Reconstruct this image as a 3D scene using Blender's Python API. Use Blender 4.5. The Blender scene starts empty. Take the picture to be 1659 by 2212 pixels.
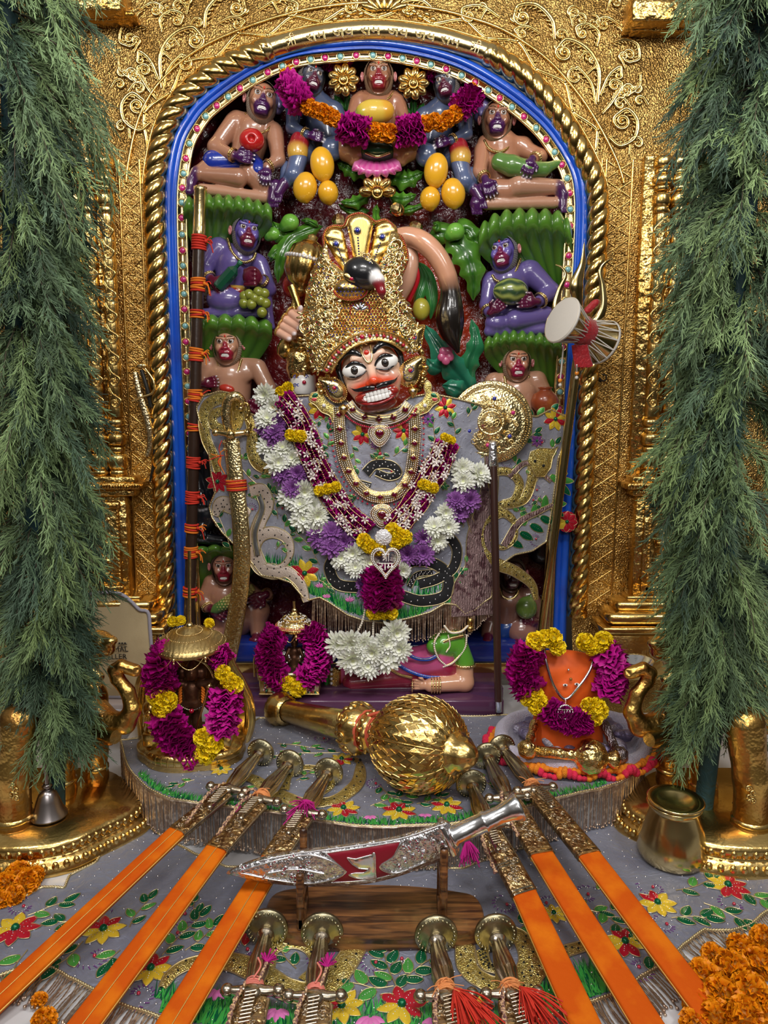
import bpy,math,random
import numpy as np
from mathutils import Vector,Matrix
from mathutils.geometry import delaunay_2d_cdt
PI=math.pi
A=np.array
R0=random.Random(7)
SC=bpy.context.scene
COL=SC.collection
# ------------------------------------------------------------ camera, world, lights, exposure
CAM=(0.0,-2.2,0.86);TH=math.radians(8.4);FPX=1600.0
cd=bpy.data.cameras.new('camera');cam=bpy.data.objects.new('camera',cd);COL.objects.link(cam)
cam.location=CAM;cam.rotation_euler=(PI/2 -TH,0,0)
cd.sensor_fit='VERTICAL';cd.sensor_height=36.0;cd.lens=36.0*FPX/2212.0;cd.clip_start=0.02
SC.camera=cam
SC.view_settings.view_transform='Standard';SC.view_settings.look='None'
SC.view_settings.exposure=0.0;SC.view_settings.gamma=1.0;SC.view_settings.use_curve_mapping=False
w=bpy.data.worlds.new('world');SC.world=w;w.use_nodes=True
nt=w.node_tree;nt.nodes.clear()
wo=nt.nodes.new('ShaderNodeOutputWorld');wb=nt.nodes.new('ShaderNodeBackground')
tc=nt.nodes.new('ShaderNodeTexCoord');sx=nt.nodes.new('ShaderNodeSeparateXYZ');rp=nt.nodes.new('ShaderNodeValToRGB')
mr=nt.nodes.new('ShaderNodeMapRange');mr.inputs['From Min'].default_value=-1;mr.inputs['From Max'].default_value=1
nt.links.new(tc.outputs['Generated'],sx.inputs[0]);nt.links.new(sx.outputs['Z'],mr.inputs['Value'])
nt.links.new(mr.outputs[0],rp.inputs[0]);nt.links.new(rp.outputs[0],wb.inputs[0]);nt.links.new(wb.outputs[0],wo.inputs[0])
cr=rp.color_ramp;cr.elements[0].position=0.3;cr.elements[0].color=(.03,.022,.015,1)
cr.elements[1].position=1.0;cr.elements[1].color=(1,.97,.92,1)
e=cr.elements.new(.5);e.color=(.16,.13,.1,1)
e=cr.elements.new(.68);e.color=(.55,.5,.44,1)
wb.inputs[1].default_value=0.26
def area(name,loc,target,sx_,sy_,power,col=(1,.97,.93)):
    l=bpy.data.lights.new(name,'AREA');l.shape='RECTANGLE';l.size=sx_;l.size_y=sy_;l.energy=power;l.color=col
    o=bpy.data.objects.new(name,l);COL.objects.link(o);o.location=loc
    d=Vector(target) -Vector(loc);o.rotation_euler=d.to_track_quat('-Z','Y').to_euler();return o
area('ceiling_light',(0.1,-1.9,2.5),(0,0,.5),.9,.35,29)
area('ceiling_light',(-1.25,-1.7,2.2),(-.1,0,.4),.3,.3,15)
area('ceiling_light',(1.25,-1.7,2.2),(.1,0,.4),.3,.3,15)
area('ceiling_light',(0,-3.3,1.9),(0,-.4,.2),1.6,.5,19)
# ------------------------------------------------------------ pixel <-> place
C_,S_=math.cos(TH),math.sin(TH)
def ray(px,py):
    u=(np.asarray(px,float)-829.5)/FPX;v=(np.asarray(py,float)-1106)/FPX
    return u,C_ -v*S_,-S_ -v*C_
def P(px,py,Y=0.0):
    x,y,z=ray(px,py);t=(np.asarray(Y,float)-CAM[1])/y
    return np.stack(np.broadcast_arrays(CAM[0]+x*t,CAM[1]+y*t,CAM[2]+z*t),-1)
def G(px,py,Z=0.0):
    x,y,z=ray(px,py);t=(np.asarray(Z,float)-CAM[2])/z
    return np.stack(np.broadcast_arrays(CAM[0]+x*t,CAM[1]+y*t,CAM[2]+z*t),-1)
def spx(px,py,Y=0.0):          # metres per pixel there
    return (Y-CAM[1])/ray(px,py)[1]/FPX
def gpx(px,py,Z=0.0):
    return (Z-CAM[2])/ray(px,py)[2]/FPX
def nrm(v):
    v=np.asarray(v,float);return v/(np.linalg.norm(v,axis=-1,keepdims=True)+1e-12)
def basis(z,up=(0,0,1)):      # columns x, y, z
    z=nrm(z);x=np.cross(up,z)
    if np.linalg.norm(x)<1e-6:x=np.cross((0,1,0),z)
    x=nrm(x);return np.stack([x,np.cross(z,x),z],1)
def rotm(ax,a):return A(Matrix.Rotation(a,3,ax))
def spline(pts,n=8,closed=False):
    p=[A(q,float) for q in pts];m=len(p);out=[]
    for i in range(m if closed else m-1):
        p0=p[(i-1) % m] if (closed or i>0) else 2*p[0]-p[1]
        p1=p[i];p2=p[(i+1) % m]
        p3=p[(i+2) % m] if (closed or i<m-2) else 2*p[-1]-p[-2]
        for k in range(n):
            t=k/n
            out.append(.5*((2*p1)+(-p0+p2)*t+(2*p0-5*p1+4*p2-p3)*t*t+(-p0+3*p1-3*p2+p3)*t**3))
    if not closed:out.append(p[-1])
    return A(out)
def resample(pts,n):
    pts=A(pts,float);d=np.r_[0,np.cumsum(np.linalg.norm(np.diff(pts,axis=0),axis=1))]
    s=np.linspace(0,d[-1],n);return np.stack([np.interp(s,d,pts[:,k]) for k in range(pts.shape[1])],1)
# ------------------------------------------------------------ materials
MT={}
def mat(name,col=(.8,.8,.8),rough=.5,metal=0.,bump=None,vary=None,coat=0.,attr=False,trans=0.,sheen=0.,spec=.5,sss=0.,aniso=0):
    """bump=(kind, scale, strength, distance)  vary=(scale, col2, lo, hi)"""
    if name in MT:return MT[name]
    m=bpy.data.materials.new(name);m.use_nodes=True;t=m.node_tree;N=t.nodes;L=t.links
    b=N['Principled BSDF'];I=b.inputs
    I['Base Color'].default_value=(*col,1);I['Roughness'].default_value=rough;I['Metallic'].default_value=metal
    I['Coat Weight'].default_value=coat;I['Coat Roughness'].default_value=.08;I['Specular IOR Level'].default_value=spec
    I['Transmission Weight'].default_value=trans;I['Sheen Weight'].default_value=sheen
    if sss:I['Subsurface Weight'].default_value=sss;I['Subsurface Radius'].default_value=(.01,.005,.004)
    m.diffuse_color=(*col,1)
    tcn=N.new('ShaderNodeTexCoord')
    src=None
    if attr:
        a=N.new('ShaderNodeAttribute');a.attribute_name='Col';src=a.outputs['Color'];L.new(src,I['Base Color'])
    if vary:
        n=N.new('ShaderNodeTexNoise');n.inputs['Scale'].default_value=vary[0];n.inputs['Detail'].default_value=5
        L.new(tcn.outputs['Object'],n.inputs['Vector'])
        r=N.new('ShaderNodeMapRange');r.inputs['From Min'].default_value=vary[2];r.inputs['From Max'].default_value=vary[3]
        L.new(n.outputs[0],r.inputs['Value'])
        mx=N.new('ShaderNodeMix');mx.data_type='RGBA'
        L.new(r.outputs[0],mx.inputs[0]);mx.inputs[6].default_value=(*col,1);mx.inputs[7].default_value=(*vary[1],1)
        if src is not None:L.new(src,mx.inputs[6])
        L.new(mx.outputs[2],I['Base Color'])
    if bump:
        prev=None
        bl=bump if isinstance(bump,list) else [bump]
        for kind,sc,st,di in bl:
            if kind=='noise':
                n=N.new('ShaderNodeTexNoise');n.inputs['Scale'].default_value=sc;n.inputs['Detail'].default_value=4;o=n.outputs[0]
            elif kind=='vor':
                n=N.new('ShaderNodeTexVoronoi');n.inputs['Scale'].default_value=sc;n.feature='SMOOTH_F1';o=n.outputs[0]
            elif kind=='cell':
                n=N.new('ShaderNodeTexVoronoi');n.inputs['Scale'].default_value=sc;n.feature='DISTANCE_TO_EDGE';o=n.outputs[0]
            elif kind=='wave':
                n=N.new('ShaderNodeTexWave');n.inputs['Scale'].default_value=sc;n.inputs['Distortion'].default_value=6
                n.inputs['Detail'].default_value=3;n.inputs['Detail Scale'].default_value=1.5;o=n.outputs[1]
            elif kind=='silk':
                n=N.new('ShaderNodeTexNoise');n.inputs['Scale'].default_value=sc;n.inputs['Detail'].default_value=3
                n.inputs['Distortion'].default_value=2.0;o=n.outputs[0]
            L.new(tcn.outputs['Object'],n.inputs['Vector'])
            bn=N.new('ShaderNodeBump');bn.inputs['Strength'].default_value=st;bn.inputs['Distance'].default_value=di
            L.new(o,bn.inputs['Height'])
            if prev:L.new(prev,bn.inputs['Normal'])
            prev=bn.outputs[0]
        L.new(prev,I['Normal'])
        if coat:L.new(prev,I['Coat Normal'])
    MT[name]=m;return m
GOLD=mat('gold',(.78,.55,.20),.25,1,[('noise',60,.25,.004),('vor',220,.2,.001)],(14,(.50,.30,.08),.45,.75))
GOLDP=mat('gold_panel',(.52,.33,.105),.32,1,[('vor',300,1,.003),('noise',30,.5,.010)],(9,(.30,.17,.045),.4,.65))
GOLDR=mat('gold_repousse',(.68,.46,.16),.27,1,[('vor',60,.9,.006),('vor',170,.7,.002)],(11,(.5,.26,.05),.42,.68))
GOLDL=mat('light_gold',(.88,.68,.32),.22,1,[('noise',90,.3,.002)])
GOLDE=mat('engraved_gold',(.84,.62,.26),.24,1,[('vor',85,.9,.004),('vor',240,.7,.0015)],(40,(.6,.36,.1),.5,.75))
BRASS=mat('brass',(.72,.56,.26),.2,1,('noise',12,.12,.004),(16,(.52,.37,.15),.5,.8))
BRASSD=mat('aged_brass',(.46,.35,.2),.33,1,[('vor',170,.5,.0012),('noise',60,.3,.002)],(30,(.2,.13,.07),.45,.7))
ENGR=mat('engraved_brass',(.40,.25,.12),.33,1,[('vor',120,1,.004),('vor',330,.8,.0014)],(60,(.7,.52,.26),.45,.65))
GOLDS=mat('chased_pale_gold',(.90,.73,.38),.26,1,[('vor',190,.9,.0018),('noise',90,.4,.002)],(60,(.62,.42,.16),.5,.75))
SILVER=mat('silver',(.82,.82,.84),.22,1,('noise',60,.35,.002))
SILVERE=mat('embossed_silver',(.78,.77,.79),.27,1,[('vor',110,1,.003),('vor',320,.8,.0012)],(70,(.5,.49,.5),.5,.72))
PAINT=mat('enamel_paint',rough=.28,coat=.65,attr=True,bump=('noise',55,.22,.003))
PAINTM=mat('matt_paint',rough=.55,attr=True,bump=('noise',90,.25,.002))
BLUE=mat('blue_enamel',(.012,.10,.62),.22,coat=.7,bump=('noise',40,.2,.002),vary=(6,(.02,.04,.25),.5,.8))
REDW=mat('red_back_paint',(.30,.012,.02),.22,coat=.8,bump=('noise',34,.9,.012),vary=(5,(.62,.06,.03),.48,.62))
WHITE=mat('white_enamel',(.85,.83,.8),.2,coat=.4)
BLACK=mat('black_enamel',(.01,.01,.012),.15,coat=.5)
RUBY=mat('ruby_glass',(.42,.0,.03),.06,coat=1,spec=.8)
SAPH=mat('blue_glass',(.02,.03,.35),.06,coat=1,spec=.8)
EMER=mat('green_glass',(.0,.25,.12),.06,coat=1,spec=.8)
AQUA=mat('aqua_glass',(.22,.5,.52),.06,coat=1,spec=.8)
PINKG=mat('pink_glass',(.62,.02,.2),.06,coat=1,spec=.8)
DIAM=mat('clear_stone',(.9,.88,.9),.05,.35,spec=1)
PEARL=mat('pearl',(.82,.74,.62),.2,coat=.6)
WOODD=mat('dark_wood',(.035,.018,.012),.3,coat=.3,bump=('noise',80,.2,.002))
# ------------------------------------------------------------ mesh builder
class MB:
    def __init__(s):s.v=[];s.f=[];s.m=[];s.c=[];s.n=0;s.hasc=False
    def add(s,v,f,m=0,c=None):
        v=np.asarray(v,float).reshape(-1,3);s.v.append(v)
        for q in (f if isinstance(f,list) else [f]):
            q=np.asarray(q,int)
            if q.size:s.f.append(q+s.n);s.m.append(np.full(len(q),m) if np.isscalar(m) else np.asarray(m))
        if c is not None:s.hasc=True;s.c.append(np.broadcast_to(np.asarray(c,float)[...,:3],(len(v),3)))
        else:s.c.append(np.ones((len(v),3))*.5)
        s.n+=len(v);return s
    def grid(s,g,m=0,cu=False,cv=False,c=None):      # g [nu,nv,3]
        nu,nv=g.shape[:2];i=np.arange(nu if cu else nu-1);j=np.arange(nv if cv else nv-1)
        I,J=np.meshgrid(i,j,indexing='ij');I2=(I+1) % nu;J2=(J+1) % nv
        f=np.stack([I*nv+J,I2*nv+J,I2*nv+J2,I*nv+J2],-1).reshape(-1,4)
        return s.add(g.reshape(-1,3),f,m,c)
    def tube(s,pts,r,n=8,m=0,closed=False,flat=1.,up=None,cap=True,c=None):
        pts=np.asarray(pts,float);k=len(pts);r=np.broadcast_to(np.asarray(r,float),(k,))
        if closed:tg=nrm(np.roll(pts,-1,0)-np.roll(pts,1,0))
        else:tg=nrm(np.gradient(pts,axis=0))
        a=np.zeros((k,3));u0=A(up if up is not None else (0,-1,0.01));
        if abs(np.dot(nrm(u0),tg[0]))>.95 and up is None:u0=A((1,0,.1))
        cur=u0 -tg[0]*np.dot(u0,tg[0]);cur=nrm(cur)
        for i in range(k):
            if up is not None:cur=A(up,float)
            cur=cur-tg[i]*np.dot(cur,tg[i]);cur=nrm(cur);a[i]=cur
        b=np.cross(tg,a);th=np.arange(n)/n*2*PI
        g=pts[:,None]+r[:,None,None]*(np.cos(th)[None,:,None]*a[:,None]*flat+np.sin(th)[None,:,None]*b[:,None])
        n0=s.n;s.grid(g,m,cu=closed,cv=True,c=c)
        if cap and not closed:
            f=np.arange(n)
            s.add(np.concatenate([g[0],pts[:1]]),np.stack([(f+1) % n,f,np.full(n,n)],1),m,c)
            s.add(np.concatenate([g[-1],pts[-1:]]),np.stack([f,(f+1) % n,np.full(n,n)],1),m,c)
        return s
    def ball(s,c0,r,m=0,nu=12,nv=8,R=None,c=None):
        r=np.broadcast_to(np.asarray(r,float),(3,));th=np.arange(nu)/nu*2*PI;ph=np.linspace(0,PI,nv+1)
        g=np.stack([np.outer(np.sin(ph),np.cos(th)),np.outer(np.sin(ph),np.sin(th)),np.outer(np.cos(ph),np.ones(nu))],-1)*r
        if R is not None:g=g@np.asarray(R).T
        return s.grid(g[::-1]+A(c0),m,cv=True,c=c)
    def balls(s,cs,rs,m=0,nu=6,nv=4,sq=None,c=None):
        cs=np.asarray(cs,float).reshape(-1,3);k=len(cs)
        if not k:return s
        rs=np.broadcast_to(np.asarray(rs,float).reshape(-1,1) if np.ndim(rs) else np.full((1,1),rs),(k,1))
        th=np.arange(nu)/nu*2*PI;ph=np.linspace(0,PI,nv+1)
        g=np.stack([np.outer(np.sin(ph),np.cos(th)),np.outer(np.cos(ph),np.ones(nu))*-1,np.outer(np.sin(ph),np.sin(th))],-1).reshape(-1,3)
        if sq is not None:g=g*A(sq)
        I,J=np.meshgrid(np.arange(nv),np.arange(nu),indexing='ij');J2=(J+1) % nu
        f=np.stack([I*nu+J,I*nu+J2,(I+1)*nu+J2,(I+1)*nu+J],-1).reshape(-1,4)
        v=(cs[:,None]+rs[:,:,None]*g[None]).reshape(-1,3)
        f=(f[None]+(np.arange(k)*len(g))[:,None,None]).reshape(-1,4)
        mm=m if np.isscalar(m) else np.repeat(m,nu*nv)
        cc=None if c is None else np.repeat(np.asarray(c),len(g),0) if np.ndim(c)>1 else c
        return s.add(v,f,mm,cc)
    def lathe(s,prof,c0=(0,0,0),n=32,m=0,R=None,mod=None,c=None,arc=2*PI):
        prof=A(prof,float);full=arc>6.28;th=np.arange(n)/n*2*PI if full else np.linspace(0,arc,n)
        r=prof[:,0][:,None]*np.ones(n)
        z=prof[:,1][:,None]*np.ones(n)
        if mod is not None:r=r*mod(th[None,:],prof[:,1][:,None])
        g=np.stack([r*np.cos(th),r*np.sin(th),z],-1)
        if R is not None:g=g@np.asarray(R).T
        return s.grid(g+A(c0),m,cv=full,c=c)
    def box(s,c0,d,m=0,R=None,bev=0.0,c=None):
        d=A(d,float)/2;b=min(bev,*(d*.9)) if bev else 0
        if not b:
            v=A([[x,y,z] for x in (-1,1) for y in (-1,1) for z in (-1,1)])*d
            f=A([[0,1,3,2],[4,6,7,5],[0,4,5,1],[2,3,7,6],[0,2,6,4],[1,5,7,3]])
            if R is not None:v=v@np.asarray(R).T
            return s.add(v+A(c0),f,m,c)
        rings=[]
        hx,hy,hz=d
        for z,ins in ((-hz,b),(-hz+b*.3,b*.3),(-hz+b,0),(hz-b,0),(hz-b*.3,b*.3),(hz,b)):
            x,y=hx-ins,hy-ins;q=b
            rings.append([(x,-y+q),(x,y-q),(x-q,y),(-x+q,y),(-x,y-q),(-x,-y+q),(-x+q,-y),(x-q,-y)])
            rings[-1]=[(p[0],p[1],z) for p in rings[-1]]
        g=A(rings)
        v=g.reshape(-1,3);I,J=np.meshgrid(np.arange(5),np.arange(8),indexing='ij');J2=(J+1) % 8
        f=np.stack([I*8+J,I*8+J2,(I+1)*8+J2,(I+1)*8+J],-1).reshape(-1,4)
        v=np.concatenate([v,[[0,0,-hz],[0,0,hz]]]);a=np.arange(8)
        t1=np.stack([(a+1) % 8,a,np.full(8,48)],1);t2=np.stack([40+a,40+(a+1) % 8,np.full(8,49)],1)
        if R is not None:v=v@np.asarray(R).T
        return s.add(v+A(c0),[f,t1,t2],m,c)
    def build(s,name,mats,parent=None,loc=(0,0,0),smooth=True,label=None,kind=None):
        me=bpy.data.meshes.new(name);v=np.concatenate(s.v)-A(loc,float)
        nl=sum(q.size for q in s.f);npoly=sum(len(q) for q in s.f)
        me.vertices.add(len(v));me.vertices.foreach_set('co',v.astype(np.float32).ravel())
        me.loops.add(nl);me.loops.foreach_set('vertex_index',np.concatenate([q.ravel() for q in s.f]).astype(np.int32))
        st=np.concatenate([np.full(len(q),q.shape[1]) for q in s.f]);st=np.r_[0,np.cumsum(st)[:-1]]
        me.polygons.add(npoly);me.polygons.foreach_set('loop_start',st.astype(np.int32))
        me.polygons.foreach_set('material_index',np.concatenate(s.m).astype(np.int32))
        me.polygons.foreach_set('use_smooth',np.full(npoly,smooth))
        for m in (mats if isinstance(mats,(list,tuple)) else [mats]):me.materials.append(m)
        if s.hasc:
            ca=me.color_attributes.new('Col','FLOAT_COLOR','POINT')
            c=np.concatenate(s.c);ca.data.foreach_set('color',np.concatenate([c,np.ones((len(c),1))],1).astype(np.float32).ravel())
        me.update(calc_edges=True);me.validate()
        o=bpy.data.objects.new(name,me);COL.objects.link(o)
        if parent is not None:o.parent=parent
        if label:o['label']=label
        if kind:o['kind']=kind
        return o
class Thing:
    def __init__(s,name,label,cat,loc,group=None):
        s.e=bpy.data.objects.new(name,None);COL.objects.link(s.e);s.loc=A(loc,float).reshape(3);s.e.location=s.loc
        s.e.empty_display_size=.03;s.e['label']=label;s.e['category']=cat
        if group:s.e['group']=group
    def part(s,mb,name,mats,label=None,parent=None,smooth=True,kind=None):
        return mb.build(name,mats,parent or s.e,s.loc,smooth,label,kind)
def solo(mb,name,mats,label,cat,group=None,smooth=True,kind=None):
    v=np.concatenate(mb.v);loc=(v.min(0)+v.max(0))/2;loc[2]=v[:,2].min()
    o=mb.build(name,mats,None,loc,smooth,label,kind);o.location=loc
    if cat:o['category']=cat
    if group:o['group']=group
    return o
def struct(mb,name,mats,label=None,smooth=True):
    return mb.build(name,mats,None,(0,0,0),smooth,label,'structure')
def copyobj(o,parent,loc,R=None,s=1.0,name=None):
    c=o.copy();COL.objects.link(c)
    if name:c.name=name
    c.parent=parent
    M=Matrix.Identity(4)
    if R is not None:M=Matrix([list(r) for r in np.asarray(R)]).to_4x4()
    S=s if isinstance(s,tuple) else (s,s,s)
    c.matrix_basis=Matrix.Translation(Vector(loc)) @ M @ Matrix.Diagonal((*S,1))
    return c
# ------------------------------------------------------------ sheets: constrained triangulation of an outline
def seg_dist(p,poly,closed=True):
    a=poly;b=np.roll(poly,-1,0)
    if not closed:a,b=poly[:-1],poly[1:]
    d=np.full(len(p),1e9)
    for i in range(len(a)):
        ab=b[i]-a[i];t=np.clip(((p-a[i])@ab)/(ab@ab+1e-12),0,1)
        d=np.minimum(d,np.hypot(*(p-a[i]-t[:,None]*ab).T))
    return d
def inside(p,poly):
    x,y=p[:,0],p[:,1];r=np.zeros(len(p),bool);n=len(poly);j=n-1
    for i in range(n):
        xi,yi=poly[i];xj,yj=poly[j]
        r ^= ((yi>y) != (yj>y)) & (x<(xj-xi)*(y-yi)/(yj-yi+1e-12)+xi);j=i
    return r
def tri(poly,step,holes=(),jit=0.0,seed=1):
    """outline (2-D) -> points, triangles, distance to the edge"""
    loops=[A(poly,float)]+[A(h,float) for h in holes]
    bp=[]
    for L in loops:
        out=[]
        for i in range(len(L)):
            a,b=L[i],L[(i+1) % len(L)];k=max(1,int(np.hypot(*(b-a))/step))
            for q in range(k):out.append(a+(b-a)*q/k)
        bp.append(A(out))
    lo,hi=bp[0].min(0),bp[0].max(0);xs=np.arange(lo[0]+step/2,hi[0],step);ys=np.arange(lo[1]+step/2,hi[1],step*.87)
    X,Y=np.meshgrid(xs,ys);X=X+(np.arange(len(ys)) % 2)[:,None]*step/2
    g=np.stack([X.ravel(),Y.ravel()],1)
    if jit:g=g+np.random.RandomState(seed).uniform(-jit,jit,g.shape)*step
    g=g[inside(g,bp[0])]
    for h in bp[1:]:g=g[~inside(g,h)]
    if len(g):
        d=np.min([seg_dist(g,L) for L in bp],0);g=g[d>step*.45]
    pts=np.concatenate(bp+[g]) if len(g) else np.concatenate(bp)
    edges=[];k=0
    for L in bp:
        n=len(L);edges+=[(k+i,k+(i+1) % n) for i in range(n)];k+=n
    v,_,f,ov,_,_=delaunay_2d_cdt([Vector(p) for p in pts],edges,[],0,1e-6)
    v=A([tuple(q) for q in v]);f=A([t for t in f if len(t)==3])
    cen=v[f].mean(1);ok=inside(cen,bp[0])
    for h in bp[1:]:ok &= ~inside(cen,h)
    f=f[ok];e1=v[f[:,1]]-v[f[:,0]];e2=v[f[:,2]]-v[f[:,0]];flip=(e1[:,0]*e2[:,1]-e1[:,1]*e2[:,0])<0
    f[flip]=f[flip][:,::-1]
    d=np.min([seg_dist(v,L) for L in bp],0)
    return v,f,d,bp
def sheet(mb,poly,fn,step,m=0,holes=(),back=None,c=None,jit=0.0):
    """fn(x,y,d)->world ; back = function for the rim's far edge"""
    v,f,d,bp=tri(poly,step,holes,jit)
    w_=fn(v[:,0],v[:,1],d);mb.add(w_,f[:,::-1],m,c(v[:,0],v[:,1],d) if callable(c) else c)
    if back is not None:
        for L in bp:
            L=np.concatenate([L,L[:1]]);z=np.zeros(len(L))
            g=np.stack([fn(L[:,0],L[:,1],z),back(L[:,0],L[:,1],z)],0)
            mb.grid(g,m,c=(c(np.r_[L[:,0],L[:,0]],np.r_[L[:,1],L[:,1]],np.r_[z,z]) if callable(c) else c))
    return mb
def offset(path,d,closed=False):       # 2-D polyline moved sideways
    p=A(path,float);t=np.gradient(p,axis=0) if not closed else np.roll(p,-1,0)-np.roll(p,1,0)
    t=nrm(t);return p+np.stack([t[:,1],-t[:,0]],1)*d
def strip(path,w0):                      # outline of a band of varying width round a 2-D path
    path=A(path,float);w0=np.broadcast_to(A(w0,float),(len(path),));t=nrm(np.gradient(path,axis=0));n=np.stack([t[:,1],-t[:,0]],1)
    return np.concatenate([path+n*w0[:,None]/2,(path-n*w0[:,None]/2)[::-1]])
def smooth_noise(x,y,seed=0,sc=1.0,n=5):
    r=np.random.RandomState(seed);o=0
    for i in range(n):
        a=r.uniform(0,2*PI);k=sc*(1+i*.7);o=o+np.sin((x*np.cos(a)+y*np.sin(a))*k+r.uniform(0,6)+1.3*np.sin((y*np.cos(a)-x*np.sin(a))*k*.6+r.uniform(0,6)))/(1+i*.5)
    return o/2.2
# ------------------------------------------------------------ blended-volume figures
class Fig:
    """primitives in pixels + depth (metres); radii in pixels"""
    def __init__(s,k=6,vox=1.6):s.p=[];s.k=k;s.vox=vox
    def w(s,q):return P(q[0],q[1],q[2])
    def sc(s,q):return float(spx(q[0],q[1],q[2]))
    def cap(s,a,b,ra,rb=None,col=(.5,.5,.5),k=None,sub=False):
        rb=ra if rb is None else rb
        s.p.append(['c',s.w(a),s.w(b),ra*s.sc(a),rb*s.sc(b),col,k,sub,1]);return s
    def chain(s,pts,rs,col=(.5,.5,.5),k=None):
        for i in range(len(pts)-1):s.cap(pts[i],pts[i+1],rs[i],rs[i+1],col,k)
        return s
    def ell(s,c,r,col=(.5,.5,.5),rot=None,k=None,sub=False):
        R=np.eye(3) if rot is None else (rotm('Y',math.radians(rot)) if np.isscalar(rot) else A(rot))
        s.p.append(['e',s.w(c),A(r,float)*s.sc(c),R,None,col,k,sub,1]);return s
    def wcap(s,a,b,ra,rb,col,k=None,sub=False):s.p.append(['c',A(a),A(b),ra,rb,col,k,sub,1]);return s
    def well(s,c,r,col,R=None,k=None,sub=False):s.p.append(['e',A(c),A(r,float),np.eye(3) if R is None else R,None,col,k,sub,1]);return s
    def dist(s,p,X):
        if p[0]=='c':
            a,b,ra,rb=p[1],p[2],p[3],p[4];ab=b-a;t=np.clip(((X-a)@ab)/(ab@ab+1e-12),0,1)
            return np.linalg.norm(X-a-t[...,None]*ab,axis=-1)-(ra+(rb-ra)*t)
        q=(X-p[1])@p[3];r=p[2];k0=np.linalg.norm(q/r,axis=-1);k1=np.linalg.norm(q/(r*r),axis=-1)
        return k0*(k0-1)/(k1+1e-9)
    def mesh(s,mb=None,m=0,colfn=None,sharp=.0016):
        base=s.sc((800,800,0));h=s.vox*base;k0=s.k*base
        lo,hi=[],[]
        for p in s.p:
            if p[7]:continue
            if p[0]=='c':r=max(p[3],p[4]);lo.append(np.minimum(p[1],p[2])-r);hi.append(np.maximum(p[1],p[2])+r)
            else:r=p[2].max();lo.append(p[1]-r);hi.append(p[1]+r)
        lo=np.min(lo,0)-3*h-k0*.3;hi=np.max(hi,0)+3*h+k0*.3;n=np.ceil((hi-lo)/h).astype(int)+1
        F=np.full(n,.05,np.float32);ax=[lo[i]+np.arange(n[i])*h for i in range(3)]
        for p in s.p:
            kk=(p[6]*base if p[6] is not None else k0)
            mg=kk+2.5*h
            if p[0]=='c':r=max(p[3],p[4])+mg;a=np.minimum(p[1],p[2])-r;b=np.maximum(p[1],p[2])+r
            else:
                ext=np.sqrt(((p[3]*p[2][None,:])**2).sum(1));a=p[1]-ext-mg;b=p[1]+ext+mg
            i0=np.clip(np.floor((a-lo)/h).astype(int),0,n);i1=np.clip(np.ceil((b-lo)/h).astype(int)+1,0,n)
            if (i1<=i0).any():continue
            sl=tuple(slice(i0[i],i1[i]) for i in range(3))
            X=np.stack(np.meshgrid(ax[0][sl[0]],ax[1][sl[1]],ax[2][sl[2]],indexing='ij'),-1)
            d=s.dist(p,X);f=F[sl]
            if p[7]:d=-d;hh=np.maximum(kk-np.abs(f-d),0)/kk;F[sl]=np.maximum(f,d)+hh*hh*kk*.25
            else:hh=np.maximum(kk-np.abs(f-d),0)/kk;F[sl]=np.minimum(f,d)-hh*hh*kk*.25
        v,f=nets(F,lo,h)
        D=np.stack([s.dist(p,v)+(.0008 if p[7] else 0) if not p[7] else np.abs(s.dist(p,v))+.0006 for p in s.p],1)
        D=D-D.min(1,keepdims=True);W=np.exp(-D/sharp*1.3);W /= W.sum(1,keepdims=True)
        C=W@A([p[5] for p in s.p],float)
        if colfn is not None:C=colfn(v,C)
        mb=mb or MB();mb.add(v,f,m,C);return mb
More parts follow.
